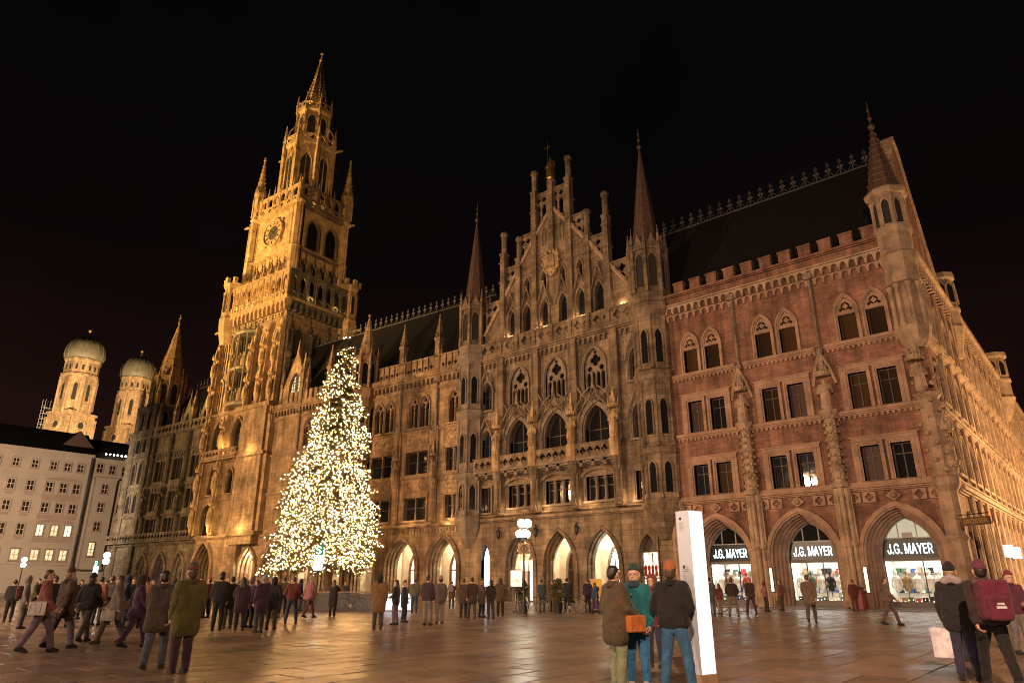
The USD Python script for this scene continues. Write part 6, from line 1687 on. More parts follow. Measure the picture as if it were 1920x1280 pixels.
# lit shop windows' glow boards along the side street
for k, y in enumerate((62.0, 66.5)):
    t = Thing('lit_sign', ['nearer', 'farther'][k] + ' lit white sign box on the side street wall', 'sign', 'lit signs on the side street wall', origin=(-6.3, y, 3.4)); m = MB(FS); x = y - 48
    m.box(x - .5, x + .5, -.7, -.2, 3.3, 4.1); m.build('lit_box', 'litc', t); m = MB(FS); m.box(x - .04, x + .04, -.25, .0, 3.6, 3.7); m.build('bracket', 'iron', t)

# scraps of paper and leaves on the slabs
lt = np.random.default_rng(5); m = MB()
for k in range(70):
    d, a = lt.uniform(7, 34), ang0 + lt.uniform(-.62, .62); x, y = d * math.cos(a), d * math.sin(a); s = lt.uniform(.02, .06); q = lt.uniform(0, 6.3)
    c, n_ = np.array([math.cos(q), math.sin(q), 0]) * s, np.array([-math.sin(q), math.cos(q), 0]) * s * lt.uniform(.4, 1); o = np.array([x, y, .006])
    m.add([o - c, o + n_ + [0, 0, .012], o + c, o - n_ + [0, 0, .004]], [[0, 2, 1], [0, 3, 2]])
solo(m, 'litter', mat('paper_scraps', (.42, .36, .28), .8, .4, 1.5), 'small pale paper scraps and leaves scattered over the slabs', 'litter', kind='stuff')

# ------------------------------------------------------------------ people
def _chain(pts):
    return m3.Manifold.batch_boolean([_hs(a, b) for a, b in zip(pts[:-1], pts[1:])], m3.OpType.Add)


SEG = [10]


def _hs(*b):
    return m3.Manifold.batch_hull([m3.Manifold.sphere(r, SEG[0]).translate((x, y, z)) for x, y, z, r in b])


def _smooth(m, l, it=6, wr=0., seed=0, crease=0.):
    q = m.refine_to_length(l).to_mesh(); t = trimesh.Trimesh(np.array(q.vert_properties)[:, :3], np.array(q.tri_verts), process=True)
    trimesh.smoothing.filter_taubin(t, iterations=it)
    v = np.array(t.vertices)
    if wr:
        p = v * [7, 7, 11]; v = v + t.vertex_normals * ((meshkit.fbm(p, 3, seed) - .5) * wr)[:, None]
    return v, np.array(t.faces)


def hand(w, el, s, curl=.5, r=1.0):
    """Palm, four unequal curled fingers and a thumb that leaves the palm's side; w: wrist, el: elbow, s: +1 right, -1 left."""
    w, el = np.array(w), np.array(el); d = (w - el) / np.linalg.norm(w - el); side = np.array([0, 1., 0]) - d * d[1]; side /= np.linalg.norm(side); inn = np.cross(d, side) * (1 if np.cross(d, side)[0] * s < 0 else -1)
    P = lambda a, b, c: tuple(w + d * a + side * b + inn * c)
    out = [_hs((*P(0, .0, 0), .026), (*P(.075, .028, 0), .014), (*P(.08, -.028, .0), .014))]
    for k, (b, ln) in enumerate(((.032, .068), (.011, .078), (-.011, .072), (-.031, .056))):
        a = [P(.075, b, 0), P(.075 + ln * .5, b * 1.1, ln * .22 * curl * 2), P(.075 + ln * .8, b * 1.1, ln * .6 * curl * 2), P(.075 + ln * .72, b * 1.1, ln * .95 * curl * 2)]
        out.append(_chain([(*q, .0095 * (1 - .1 * i)) for i, q in enumerate(a)]))
    a = [P(.018, .022, .006), P(.045, .05, .018), P(.075, .056, .032), P(.097, .05, .04)]
    out.append(_chain([(*q, .011 * (1 - .08 * i)) for i, q in enumerate(a)]))
    return out


POSES = {
    'stand': dict(f=((-.11, .0), (.11, .03)), arm=((-.24, -.02, 1.13), (-.23, .08, .89)), arm2=((.24, -.02, 1.13), (.23, .07, .89))),
    'walk': dict(f=((-.09, .30), (.09, -.28)), arm=((-.24, -.10, 1.14), (-.24, -.12, .90)), arm2=((.24, .06, 1.14), (.23, .24, .94))),
    'walk2': dict(f=((-.09, -.24), (.09, .26)), arm=((-.24, .07, 1.14), (-.22, .25, .96)), arm2=((.25, -.10, 1.14), (.24, -.14, .90))),
    'pockets': dict(f=((-.13, -.02), (.12, .04)), arm=((-.30, -.07, 1.15), (-.20, .07, .95)), arm2=((.30, -.07, 1.15), (.20, .07, .95))),
    'photo': dict(f=((-.12, .0), (.12, .0)), arm=((-.27, .13, 1.20), (-.09, .34, 1.40)), arm2=((.27, .13, 1.20), (.09, .34, 1.40))),
    'chat': dict(f=((-.10, .02), (.13, -.04)), arm=((-.25, .02, 1.13), (-.10, .24, 1.05)), arm2=((.24, -.04, 1.13), (.23, .05, .89))),
    'bagarm': dict(f=((-.10, .03), (.10, -.02)), arm=((-.24, -.03, 1.13), (-.23, .07, .89)), arm2=((.26, .02, 1.13), (.17, .23, 1.02))),
    'straddle': dict(f=((-.20, .0), (.20, .02)), arm=((-.28, -.04, 1.14), (-.2, .1, .98)), arm2=((.28, -.04, 1.14), (.2, .1, .98))),
}
CACHE = {}


def figure(pose, coat, hair, fine, gender=0, loose=1.0, lean=0.):
    """The meshes of a 1.75 m figure facing +y: body, coat, trousers, shoes, hair or hat, scarf."""
    key = (pose, coat, hair, fine, gender, loose, lean)
    if key in CACHE:
        return CACHE[key]
    SEG[0] = 14 if fine else 8
    p = POSES[pose]; sw = .185 if gender == 0 else .165
    hip, sho = (0, 0, .94), (0, .0 + lean * .3, 1.43)
    L = .022 if fine else .075
    legs = []
    for s, (fx, fy) in ((-1, p['f'][0]), (1, p['f'][1])):
        k = (s * .10 + (fx - s * .10) * .5, fy * .55 + .04, .51); lift = .06 if fy < -.2 else 0
        legs.append(((s * .09, 0, .90), k, (fx, fy, .10 + lift), (fx, fy + .13, .035 + lift * .2), lift))
    arms = [((-sw, sho[1], 1.42), p['arm'][0], p['arm'][1], -1), ((sw, sho[1], 1.42), p['arm2'][0], p['arm2'][1], 1)]
    hy = sho[1] + .02
    head = _hs((0, hy - .015, 1.655, .092), (0, hy - .02, 1.62, .088)) + _hs((0, hy + .0, 1.64, .082), (0, hy + .045, 1.552, .042), (-.03, hy + .02, 1.56, .045), (.03, hy + .02, 1.56, .045)) + _hs((0, hy + .088, 1.625, .010), (0, hy + .100, 1.600, .015)) + _hs((-.022, hy + .078, 1.562, .009), (.022, hy + .078, 1.562, .009))
    for s in (-1, 1):
        head += _hs((s * .088, hy - .01, 1.63, .018), (s * .086, hy - .01, 1.595, .012)) + _hs((s * .015, hy + .074, 1.655, .014), (s * .05, hy + .066, 1.655, .013))
    b = [head, _hs((0, hy - .02, 1.58, .055), (0, sho[1], 1.44, .062)), _hs((-.12, sho[1], 1.40, .07), (.12, sho[1], 1.40, .07), (0, 0, 1.1, .12)), _hs((0, 0, 1.1, .12), (-.07, 0, .95, .11), (.07, 0, .95, .11))]
    for a, e, w, s in arms:
        b += [_hs((*a, .062), (*e, .045)), _hs((*e, .043), (*w, .028))]
    for h, k, a, t, lf in legs:
        b += [_hs((*h, .09), (*k, .06)), _hs((*k, .056), (*a, .04)), _hs((*a, .04), (*t, .032))]
    body = m3.Manifold.batch_boolean(b, m3.OpType.Add)
    bv = _smooth(body, L, 4)
    hm = []
    for a, e, w, s in arms:
        hm += hand(w, e, s, .7 if pose != 'photo' else 1.0)
    hq = m3.Manifold.batch_boolean(hm, m3.OpType.Add)
    bm_ = MB(); bm_.add(*bv); bm_.mani(hq); out = {'body': (np.vstack(bm_.v), np.vstack(bm_.f))}
    # coat: torso, sleeves, skirt to the given height
    lo = coat; x = loose
    c = [_hs((-sw + .03, sho[1], 1.415, .088 * x), (sw - .03, sho[1], 1.415, .088 * x), (-.10, 0, 1.15, .135 * x), (.10, 0, 1.15, .135 * x)), _hs((-.10, 0, 1.15, .135 * x), (.10, 0, 1.15, .135 * x), (-.10, 0, .95, .135 * x), (.10, 0, .95, .135 * x))]
    fl = .02 if pose in ('walk', 'walk2') else 0
    if lo < .9:
        yf = max(p['f'][0][1], p['f'][1][1]) * .35; yb = min(p['f'][0][1], p['f'][1][1]) * .35
        c.append(_hs((-.10, 0, .95, .135 * x), (.10, 0, .95, .135 * x), (-.12, yf, lo + .1, .11 * x), (.12, yf, lo + .1, .11 * x), (-.12, yb, lo + .1, .12 * x), (.12, yb, lo + .1, .12 * x)))
    for a, e, w, s in arms:
        e_, w_ = np.array(e), np.array(w); cu = w_ + (e_ - w_) * .06
        c += [_hs((*a, .084 * x), (*e, .070 * x)), _hs((*e, .068 * x), (*cu, .052 * x))]
    c.append(_hs((0, hy - .02, 1.47, .085), (0, sho[1], 1.42, .10)))
    m = m3.Manifold.batch_boolean(c, m3.OpType.Add)
    m = m.trim_by_plane((0, 0, 1), lo)
    out['coat'] = _smooth(m, L * 1.15, 3, .035 if fine else .03, 5)
    tr_ = []
    for h, k, a, t, lf in legs:
        tr_ += [_hs((h[0], h[1], h[2], .108), (*k, .082)), _hs((*k, .08), (a[0], a[1], a[2] + .02, .068))]
    tr_.append(_hs((-.08, 0, .95, .11), (.08, 0, .95, .11), (-.09, 0, .86, .10), (.09, 0, .86, .10)))
    out['trousers'] = _smooth(m3.Manifold.batch_boolean(tr_, m3.OpType.Add), L * 1.2, 3, .022, 9)
    for n_, (h, k, a, t, lf) in enumerate(legs):
        z = lf * .9
        sh = [_hs((a[0], a[1] - .05, .045 + z, .045), (a[0], a[1] + .02, .09 + z, .055)) + _hs((a[0], a[1] - .05, .04 + z, .04), (t[0], t[1] + .02, .035 + lf * .2, .035), (a[0], a[1] + .06, .06 + z * .7, .045))]
        ms = m3.Manifold.batch_boolean(sh, m3.OpType.Add).trim_by_plane((0, 0, 1), 0.002)
        out[f'shoe{n_}'] = _smooth(ms, L, 2)
    if hair == 'short':
        hr = _hs((0, hy - .03, 1.675, .098), (0, hy - .05, 1.63, .088)) - _hs((0, hy + .14, 1.58, .11), (0, hy + .14, 1.66, .085))
    elif hair == 'long':
        hr = _hs((0, hy - .025, 1.675, .100), (0, hy - .055, 1.62, .094)) + _hs((-.05, hy - .06, 1.6, .06), (.05, hy - .06, 1.6, .06), (-.07, hy - .09, 1.40, .045), (.07, hy - .09, 1.40, .045)); hr = hr - _hs((0, hy + .15, 1.56, .115), (0, hy + .15, 1.66, .085))
    elif hair == 'beanie':
        hr = _hs((0, hy - .012, 1.69, .102), (0, hy - .03, 1.665, .104)) + _hs((0, hy - .02, 1.75, .07), (0, hy - .02, 1.72, .085)); hr = hr.trim_by_plane((0, -.28, 1), 1.622)
    elif hair == 'brim':
        hr = _hs((0, hy - .01, 1.71, .09), (0, hy - .01, 1.74, .082)) + m3.Manifold.cylinder(.016, .135, .13, 20).translate((0, hy, 1.685))
        hr = hr.trim_by_plane((0, 0, 1), 1.683)
    elif hair == 'hood':
        hr = _hs((0, hy - .02, 1.67, .115), (0, hy - .05, 1.60, .115), (0, hy - .03, 1.50, .11)) - _hs((0, hy + .15, 1.60, .10), (0, hy + .15, 1.66, .095))
    if hair in ('beanie', 'brim'):
        np_ = _hs((0, hy - .035, 1.64, .092), (0, hy - .045, 1.59, .075)) - _hs((0, hy + .10, 1.56, .11), (0, hy + .10, 1.70, .11)); out['nape'] = _smooth(np_, L * .8, 2, .01, 4)
    out['hair'] = _smooth(hr, L * .8, 3, .02 if hair in ('short', 'long') else .008, 3)
    CACHE[key] = out
    return out


CLOTH = {}


def cloth(c, rough=.85):
    k = tuple(round(x, 3) for x in c)
    if k not in CLOTH:
        c0 = np.array(k)
        CLOTH[k] = usdkit.material(stage, LOOKS + f'fabric_{len(CLOTH):02d}', {
            'tc': ('texture_coordinate', {}), 'mp': ('mapping', {'scale': (7., 7., 4.)}), 'n': ('noise_texture', {'scale': 1., 'detail': 3, 'roughness': .5, 'distortion': 1.6}),
            'n2': ('noise_texture', {'scale': 70., 'detail': 3}), 'n3': ('noise_texture', {'scale': 6., 'detail': 5}), 'r': ('rgb_ramp', {'ramp': [(.3, tuple(c0 * .68)), (.7, tuple(np.minimum(c0 * 1.2, 1)))]}),
            'ad': ('math', {'math_type': 'multiply_add', 'value2': .12}), 'b': ('bump', {'strength': .9, 'distance': .045}), 'p': ('principled_bsdf', {'roughness': rough, 'specular_ior_level': .25, 'sheen_weight': .12})},
            [('tc.object', 'mp.vector'), ('mp.vector', 'n.vector'), ('tc.object', 'n2.vector'), ('tc.object', 'n3.vector'), ('n3.fac', 'r.fac'), ('r.color', 'p.base_color'), ('n2.fac', 'ad.value1'), ('n.fac', 'ad.value3'), ('ad.value', 'b.height'), ('b.normal', 'p.normal')], surface='p.BSDF')
    return CLOTH[k]


SKIN = [mat('skin_light', (.46, .27, .19), .55, .1, 6.), mat('skin_tan', (.34, .19, .12), .55, .1, 6.)]
HAIR = dict(dark=mat('dark_hair', (.018, .012, .009), .5, .3, 14.), brown=mat('brown_hair', (.07, .04, .022), .5, .3, 14.), fair=mat('fair_hair', (.25, .17, .09), .5, .3, 14.), grey=mat('grey_hair', (.25, .24, .23), .5, .3, 14.))
EYE_M = mat('eye_dark', (.012, .010, .009), .2, .1)


def ground_at(u, v):
    d = _fw + _r * (u - 960) / 1280. - _up * (v - 640) / 1280.
    q = -EYE / d[2]
    return d[0] * q, d[1] * q


def person(label, pos, h, turn, pose, coat, legs, hair='short', hairc='dark', coatlen=.82, gender=0, fine=False, shoes=(.02, .018, .016), group=None, loose=1.0, skin=0, lean=0.):
    """turn: 0 = back to the camera, 180 = facing it, clockwise seen from above."""
    x, y = pos
    t = Thing('person', label, 'person', group or 'people on the square', origin=(x, y, 0))
    a = math.degrees(math.atan2(y, x)) - turn - 90
    fr = Frame(x, y, a); s = h / 1.75
    g = figure(pose, coatlen, hair, fine, gender, loose, lean)
    add = lambda k, n, m: MB(fr).add(g[k][0] * s, g[k][1]).build(n, m, t, smooth=True)
    bp = add('body', 'body', SKIN[skin]); add('coat', 'coat' if coatlen < .75 else 'jacket', cloth(coat)); add('trousers', 'trousers', cloth(legs)); add('shoe0', 'shoe', cloth(shoes)); add('shoe1', 'shoe', cloth(shoes))
    add('hair', 'hair' if hair in ('short', 'long') else ('hood' if hair == 'hood' else 'hat'), HAIR[hairc] if isinstance(hairc, str) else cloth(hairc))
    if 'nape' in g:
        add('nape', 'hair', HAIR[['dark', 'brown', 'fair'][int(abs(x * 7 + y * 3)) % 3]])
    if fine:   # collar, hem and front seam of the jacket
        lo_ = coatlen; c_ = MB(fr); y0 = lean * .3 * s
        c_.lathe(0, y0 - .005, [(.098 * s, 1.435 * s), (.112 * s, 1.462 * s), (.102 * s, 1.515 * s), (.086 * s, 1.53 * s), (.080 * s, 1.49 * s)], 16)
        c_.build('collar', cloth(tuple(np.array(coat) * .8)), t, smooth=True)
    if fine or 90 < turn % 360 < 270:
        for q in (-1, 1):
            e = MB(fr); ball(e, q * .032 * s, (lean * .3 + .02 + .077) * s, 1.637 * s, .0105 * s, 1); e.build('eye', EYE_M, t)
    return t, fr, s


def shoulder_bag(t, fr, s, x, y, z, w, h, d, col, strap=True, name='bag'):
    m = MB(fr); m.mani(_hs(*[(x + a * (w / 2 - .02), y + b * (d / 2 - .02), z + c * (h / 2 - .02), .02) for a in (-1, 1) for b in (-1, 1) for c in (-1, 1)])); p = m.build(name, cloth(col, .5), t, smooth=40)
    return p


BLK, CHAR, NAVY, PLUM, MAR, BRN, OLV, TAN, GRY, JEAN, DKJ, TEAL, RUST = (.018, .016, .017), (.045, .042, .042), (.02, .025, .045), (.040, .018, .032), (.11, .025, .022), (.085, .05, .03), (.075, .062, .022), (.24, .16, .09), (.14, .13, .125), (.05, .09, .17), (.022, .03, .05), (.015, .09, .11), (.20, .07, .02)
# --- the three by the pylon
t, fr, s = person('person in long olive parka with orange bag, back turned, left of the teal coat', (-6.16, 9.59), 1.76, 52, 'bagarm', (.075, .056, .032), (.20, .23, .14), 'short', 'dark', .62, 1, True, (.05, .045, .035), loose=1.04)
shoulder_bag(t, fr, s, .27, .16, .93, .16, .24, .30, (.42, .13, .025))
b = MB(fr); b.tube([(.27, .02, 1.03), (.20, -.09, 1.3), (.06, -.03, 1.52), (.1, .12, 1.38), (.27, .28, 1.03)], .012, 6); b.build('strap', cloth((.2, .06, .02)), t)
t, fr, s = person('person in teal knee coat and bright blue jeans facing the square, white shoes', (-6.02, 9.98), 1.75, 195, 'stand', (.012, .12, .15), (.03, .15, .33), 'beanie', (.02, .045, .035), .80, 1, True, (.5, .48, .45), loose=1.0)
b = MB(fr); b.lathe(0, .03, [(.085, 1.44), (.105, 1.47), (.10, 1.53), (.085, 1.55)], 14); b.build('scarf', cloth((.02, .05, .06)), t)
for z in (.95, 1.08, 1.21, 1.34):
    b = MB(fr); ball(b, .02, .16, z * s, .013, 1); b.build('button', 'trim', t)
t, fr, s = person('person in black jacket, orange knit cap and blue jeans standing against the glowing pylon', (-5.38, 9.99), 1.79, 20, 'straddle', (.014, .014, .015), (.035, .11, .22), 'beanie', (.30, .10, .035), .84, 0, True, loose=1.06)
t, fr, s = person('person in maroon coat half hidden between teal coat and black jacket', (-7.2, 12.59), 1.66, 200, 'stand', (.10, .02, .035), DKJ, 'hood', (.14, .05, .03), .7, 1, True)
# --- right edge
t, fr, s = person('person with large wine red backpack walking off at the right edge', (-1.84, 13.6), 1.82, -22, 'walk', (.03, .018, .02), (.016, .015, .016), 'beanie', (.10, .03, .05), .86, 0, True, loose=1.03)
b = MB(fr)
m = _hs(*[(a * .15, -.24 + bq * .08, 1.22 + c * .22, .06) for a in (-1, 1) for bq in (-1, 1) for c in (-1, 1)]) + _hs(*[(a * .11, -.38 + bq * .04, 1.10 + c * .12, .045) for a in (-1, 1) for bq in (-1, 1) for c in (-1, 1)])
v, f = _smooth(m, .03, 4, .03, 8); b.add(v * s, f); bk = b.build('backpack', cloth((.10, .016, .034)), t, smooth=True)
b = MB(fr); b.box(-.07, .07, -.475 * s, -.462 * s, 1.10 * s, 1.135 * s); b.box(-.05, .05, -.475 * s, -.462 * s, 1.15 * s, 1.18 * s); b.build('emblem', cloth((.5, .48, .55)), t, parent=bk)
for q in (-1, 1):
    b = MB(fr); b.tube([(q * .13, -.2, 1.48), (q * .14, .0, 1.56), (q * .14, .125, 1.42), (q * .15, .12, 1.2), (q * .17, -.12, 1.02)], .022, 6); b.build('strap', cloth((.05, .012, .02)), t, parent=bk)
t, fr, s = person('person in black quilted coat with grey hood carrying a white shopping bag', (-2.36, 14.2), 1.80, 8, 'stand', (.016, .016, .018), (.03, .03, .06), 'beanie', (.015, .013, .015), .72, 1, True, loose=1.03)
b = MB(fr); m = _hs((-.1, -.06, 1.50, .06), (.1, -.06, 1.50, .06), (0, -.10, 1.56, .05), (0, .06, 1.50, .06)); v, f = _smooth(m, .025, 3, .02); b.add(v * s, f); b.build('hood', cloth((.30, .26, .27)), t, smooth=True)
b = MB(fr); b.add(np.array([[x, y, z] for x in (-.45, -.17) for y in (-.06, .12) for z in (.34, .80)]) * [1, 1, 1], _BF); sb = b.build('shopping_bag', cloth((.55, .53, .60)), t)
b = MB(fr); b.tube([(-.38, .03, .80), (-.34, .05, .93), (-.23, .06, .95), (-.24, .03, .80)], .006, 5); b.build('handle', cloth((.5, .5, .5)), t, parent=sb)
person('person in dark red jacket just left of the shopping bag carrier', (-2.96, 17.8), 1.76, -60, 'pockets', (.07, .012, .02), DKJ, 'short', 'brown', .84, 0, True)
person('person in plum jacket at the right picture edge beyond the backpack', (-2.2, 20.2), 1.74, 150, 'chat', (.09, .025, .05), GRY, 'beanie', (.16, .03, .05), .8, 1, True)
# --- foreground walkers at the left
t, fr, s = person('person in dusty rose jacket with white bag walking at the far left', ground_at(62, 1224), 1.80, 95, 'walk', (.20, .07, .06), (.13, .085, .12), 'short', 'brown', .84, 0, True, (.03, .02, .02))
shoulder_bag(t, fr, s, .24, -.08, .96, .16, .30, .34, (.50, .44, .38))
person('person with wide dark brimmed hat among the walkers at the left', ground_at(104, 1216), 1.84, 60, 'walk2', (.07, .045, .03), (.10, .085, .10), 'brim', (.055, .035, .022), .66, 0, True)
person('person in black jacket left of a pale grey coat', ground_at(152, 1204), 1.74, 35, 'walk', (.02, .02, .022), (.07, .06, .055), 'beanie', (.02, .02, .03), .84, 0, True)
t, fr, s = person('person in pale taupe coat striding to the right, hand bag low', ground_at(205, 1206), 1.70, -80, 'walk', (.16, .13, .11), (.06, .045, .04), 'long', 'brown', .60, 1, True)
shoulder_bag(t, fr, s, -.27, .1, .70, .12, .26, .34, (.34, .30, .26))
person('person in rust pink jacket behind the pale taupe coat', ground_at(176, 1172), 1.75, 30, 'stand', (.20, .075, .06), CHAR, 'short', 'dark', .82)
t, fr, s = person('person in dark brown coat and grey blue jeans, back turned, beside the olive coat', ground_at(283, 1256), 1.72, 15, 'walk2', (.050, .033, .022), (.06, .07, .085), 'short', 'dark', .66, 1, True, loose=1.05)
t, fr, s = person('person in wide olive coat and grey flat hat with red band, black boots', ground_at(334, 1262), 1.82, -20, 'stand', (.085, .068, .018), (.04, .02, .03), 'brim', (.075, .07, .065), .58, 0, True, (.012, .01, .01), loose=1.03)
b = MB(fr); b.lathe(0, .01, [(.094 * s, 1.698 * s), (.096 * s, 1.725 * s), (.09 * s, 1.73 * s)], 18); b.build('hat_band', cloth((.25, .03, .02)), t)
person('person in deep purple jacket left behind the brown coat', ground_at(245, 1214), 1.70, 80, 'walk', (.05, .02, .05), (.06, .025, .06), 'hood', (.045, .03, .025), .7, 1, True)
t, fr, s = person('person with thick white scarf right behind the olive coat', ground_at(366, 1164), 1.74, 150, 'stand', (.04, .03, .02), BLK, 'short', 'dark', .7)
b = MB(fr); b.tube([(-.12, .09, 1.5), (0, .14, 1.54), (.13, .1, 1.5), (.15, .15, 1.3), (.12, .17, 1.1)], .055, 8); b.build('scarf', cloth((.5, .47, .42)), t, smooth=True)
# --- middle distance, told apart one by one
mid = [
    ('tall person in black hat standing before the dark portal', 404, 1182, 1.84, 10, 'stand', BLK, BLK, 'brim', BLK, .8, 0),
    ('person in black coat at the left of the purple group', 425, 1178, 1.74, -20, 'pockets', (.02, .015, .015), CHAR, 'short', 'dark', .66, 0),
    ('person in aubergine coat, back to the square lamp crowd', 446, 1182, 1.70, 5, 'chat', PLUM, BLK, 'long', 'dark', .6, 1),
    ('person in purple knit hat amid the dark group', 463, 1176, 1.68, 40, 'stand', (.05, .02, .06), BLK, 'beanie', (.14, .05, .2), .64, 1),
    ('person in dark violet coat nearest the orange portal', 484, 1186, 1.76, -35, 'stand', (.05, .022, .05), CHAR, 'short', 'grey', .6, 0),
    ('person in black parka with raised hood left of the maroon jacket', 506, 1180, 1.72, 20, 'pockets', BLK, (.06, .05, .03), 'hood', BLK, .66, 0),
    ('person in maroon jacket and dark jeans standing legs apart', 544, 1169, 1.76, 8, 'straddle', (.10, .02, .02), (.02, .035, .06), 'short', 'brown', .84, 0),
    ('person in striped rose top stepping before the parapet', 577, 1158, 1.86, 60, 'walk', (.22, .09, .10), (.10, .03, .035), 'short', 'grey', .72, 0),
    ('person in long black coat alone before the parapet, phone raised', 622, 1154, 1.68, 25, 'photo', BLK, BLK, 'long', 'brown', .42, 1),
    ('person in brown long coat and black hood, back to the camera', 707, 1180, 1.82, 3, 'stand', (.16, .085, .04), CHAR, 'hood', BLK, .52, 0),
    ('person in black jacket and pale violet skirt right of the brown coat', 740, 1171, 1.64, -70, 'chat', BLK, (.14, .10, .15), 'long', 'dark', .74, 1),
    ('person in navy coat bending near the violet skirt', 756, 1166, 1.60, 110, 'bagarm', NAVY, NAVY, 'beanie', CHAR, .6, 1),
    ('slim person in grey jacket in front of the glowing box', 776, 1149, 1.76, 5, 'stand', (.09, .085, .06), (.04, .06, .11), 'short', 'brown', .84, 0),
    ('person in dark blazer left of the pink knit hat', 800, 1172, 1.80, 30, 'stand', (.035, .02, .03), (.14, .12, .11), 'short', 'dark', .82, 0),
    ('person in pink striped knit hat and grey coat', 824, 1169, 1.76, -15, 'stand', (.10, .085, .075), (.16, .14, .13), 'beanie', (.30, .12, .13), .74, 1),
    ('person in umber coat leftmost of the group before the slim lit window', 868, 1158, 1.72, 20, 'stand', (.05, .033, .022), BLK, 'short', 'brown', .62, 0),
    ('person in dark brown parka second in the group before the slim lit window', 884, 1161, 1.76, -10, 'walk', (.04, .026, .018), CHAR, 'short', 'dark', .66, 0),
    ('person in grey brown coat with beanie in the group before the slim lit window', 902, 1157, 1.70, 60, 'pockets', (.07, .05, .04), BLK, 'beanie', (.10, .06, .04), .6, 1),
    ('person in black jacket with long hair in the group before the slim lit window', 920, 1160, 1.66, -30, 'chat', (.03, .022, .018), CHAR, 'long', 'dark', .8, 1),
    ('person in brown duffel coat rightmost of the group left of the menu board', 938, 1155, 1.76, 0, 'stand', (.075, .05, .032), BLK, 'hood', (.06, .04, .03), .62, 0),
    ('person in green black jacket beside the potted evergreen', 1016, 1147, 1.72, 30, 'stand', (.02, .03, .03), (.015, .03, .02), 'short', 'dark', .8, 0),
    ('person in check jacket facing the second arch', 1037, 1146, 1.70, -40, 'chat', (.07, .045, .035), BRN, 'short', 'brown', .8, 1),
    ('person in black coat alone in front of the second arch', 1064, 1147, 1.80, 8, 'stand', (.016, .02, .03), BLK, 'short', 'dark', .66, 0),
    ('person in dark violet jacket right of the yellow stand', 1103, 1147, 1.76, -20, 'stand', (.03, .02, .05), BLK, 'short', 'brown', .82, 0),
    ('smaller person in navy anorak right of the dark violet jacket', 1117, 1150, 1.55, 40, 'walk2', (.02, .035, .07), CHAR, 'long', 'brown', .8, 1),
    ('person in slate jacket right of the pylon before the first shop', 1336, 1152, 1.78, 15, 'stand', (.05, .055, .065), (.04, .05, .06), 'short', 'dark', .8, 0),
    ('child-sized person in red scarf jacket beside the slate jacket', 1352, 1151, 1.5, -40, 'stand', (.20, .05, .04), TAN, 'long', 'brown', .8, 1),
    ('person in black bomber jacket standing wide before the first shop', 1377, 1156, 1.76, 5, 'straddle', (.025, .016, .012), (.12, .09, .065), 'beanie', (.13, .045, .05), .9, 0),
    ('person in brown jacket and violet trousers by the first pier', 1411, 1154, 1.80, -25, 'walk', (.05, .028, .02), (.05, .02, .06), 'short', 'fair', .82, 0),
    ('person in rose jacket resting by the narrow lit show case', 1438, 1146, 1.62, 70, 'pockets', (.20, .08, .075), (.035, .03, .028), 'hood', (.12, .03, .03), .84, 1),
    ('person in grey brown coat in front of the middle shop window', 1524, 1168, 1.84, 10, 'walk2', (.11, .075, .055), (.08, .055, .045), 'short', 'brown', .64, 0),
    ('person in dark red coat by the litter bin between the shops', 1606, 1146, 1.72, -15, 'stand', (.09, .022, .02), (.09, .03, .03), 'short', 'brown', .7, 1),
    ('person in taupe jacket walking before the third shop window', 1672, 1172, 1.74, 80, 'walk', (.12, .08, .06), (.10, .06, .05), 'short', 'brown', .82, 0),
    ('person leaning on the parapet rail from inside the stairs', 645, 1139, 1.62, 185, 'stand', (.04, .035, .03), BLK, 'short', 'dark', .8, 0),
]
for lb, u, v, h, turn, pose, cc, lc, hr, hc, cl, ge in mid:
    person(lb, ground_at(u, v), h, turn, pose, cc, lc, hr, hc, cl, ge)
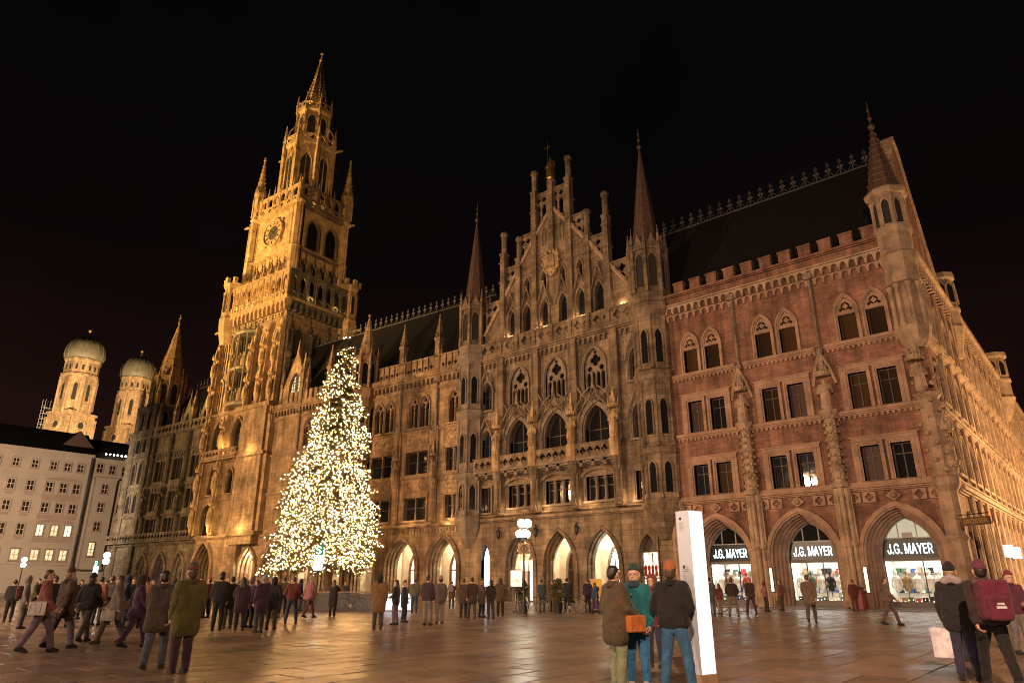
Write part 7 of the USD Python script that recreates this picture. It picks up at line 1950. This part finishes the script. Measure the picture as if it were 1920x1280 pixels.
# --- the far crowd under the west end: many dark figures
cr = random.Random(21)
cw = [('black', BLK), ('charcoal', CHAR), ('plum', PLUM), ('brown', BRN), ('navy', NAVY), ('maroon', (.08, .022, .022)), ('olive', (.06, .05, .02)), ('grey', GRY), ('rose', (.18, .07, .06)), ('tan', TAN)]
hw = {'short': 'bare head', 'long': 'long hair', 'beanie': 'knit cap', 'hood': 'raised hood'}
spots = [(12, 1166), (34, 1178), (88, 1168), (122, 1176), (140, 1160), (196, 1170), (226, 1178), (240, 1163), (262, 1176), (276, 1162), (300, 1170), (318, 1160), (384, 1158), (396, 1150), (420, 1152), (438, 1158), (456, 1149), (476, 1156), (492, 1150), (514, 1158), (528, 1148), (560, 1145), (190, 1152), (120, 1150), (60, 1154), (846, 1140), (1150, 1140), (1468, 1144), (1868, 1156), (1893, 1150)]
where = ['at the far left edge', 'before the plastered house', 'left of the west arcade', 'before the west arcade', 'before the tower portal', 'before the tower pier']
seen = {}
for i, (u, v) in enumerate(spots):
    cn, cc = cw[(i * 7 + i // 3) % len(cw)]; hn = ['short', 'beanie', 'long', 'hood', 'short'][(i * 3) % 5]; ps = ['stand', 'walk', 'pockets', 'walk2', 'chat', 'stand', 'photo'][(i * 5) % 7]
    pl = where[min(5, int(u / 95))] if u < 600 else {846: 'between the two lit arches behind the crowd', 1150: 'inside the passage arch with the stars', 1468: 'left of the middle shop window', 1868: 'near the side street behind the backpack', 1893: 'at the side street beyond the plum jacket'}[u]
    lb = f'person in {cn} with {hw[hn]}, {["facing away", "walking left", "turned", "walking off", "talking"][i % 5]}, {pl}'
    seen[lb] = seen.get(lb, 0) + 1
    if seen[lb] > 1:
        lb = lb.replace(' with', ', pale scarf and')
    tp, frp, sp_ = person(lb, ground_at(u, v), cr.uniform(1.62, 1.84), [10, 90, -50, 20, 130][i % 5], ps, cc, [BLK, CHAR, DKJ, BRN][i % 4], hn, ['dark', 'brown', 'fair', 'grey'][i % 4] if hn in ('short', 'long') else cc, [.82, .62, .7, .84][i % 4], i % 2)
    if seen and 'pale scarf' in lb:
        m = MB(frp); m.lathe(0, .0, [(.09, 1.42), (.11, 1.46), (.10, 1.52)], 10); m.build('scarf', cloth((.4, .36, .3)), tp)
    elif i % 4 == 1:
        m = _hs(*[(a * .13, -.20 + bq * .05, 1.2 + c_ * .18, .05) for a in (-1, 1) for bq in (-1, 1) for c_ in (-1, 1)]); v, fa = _smooth(m, .06, 3); m = MB(frp); m.add(v, fa); m.build('backpack', cloth(cw[(i * 3 + 2) % 10][1]), tp, smooth=True)
    elif i % 4 == 2:
        shoulder_bag(tp, frp, sp_, .28, 0, .78, .12, .3, .3, cw[(i * 3 + 5) % 10][1])
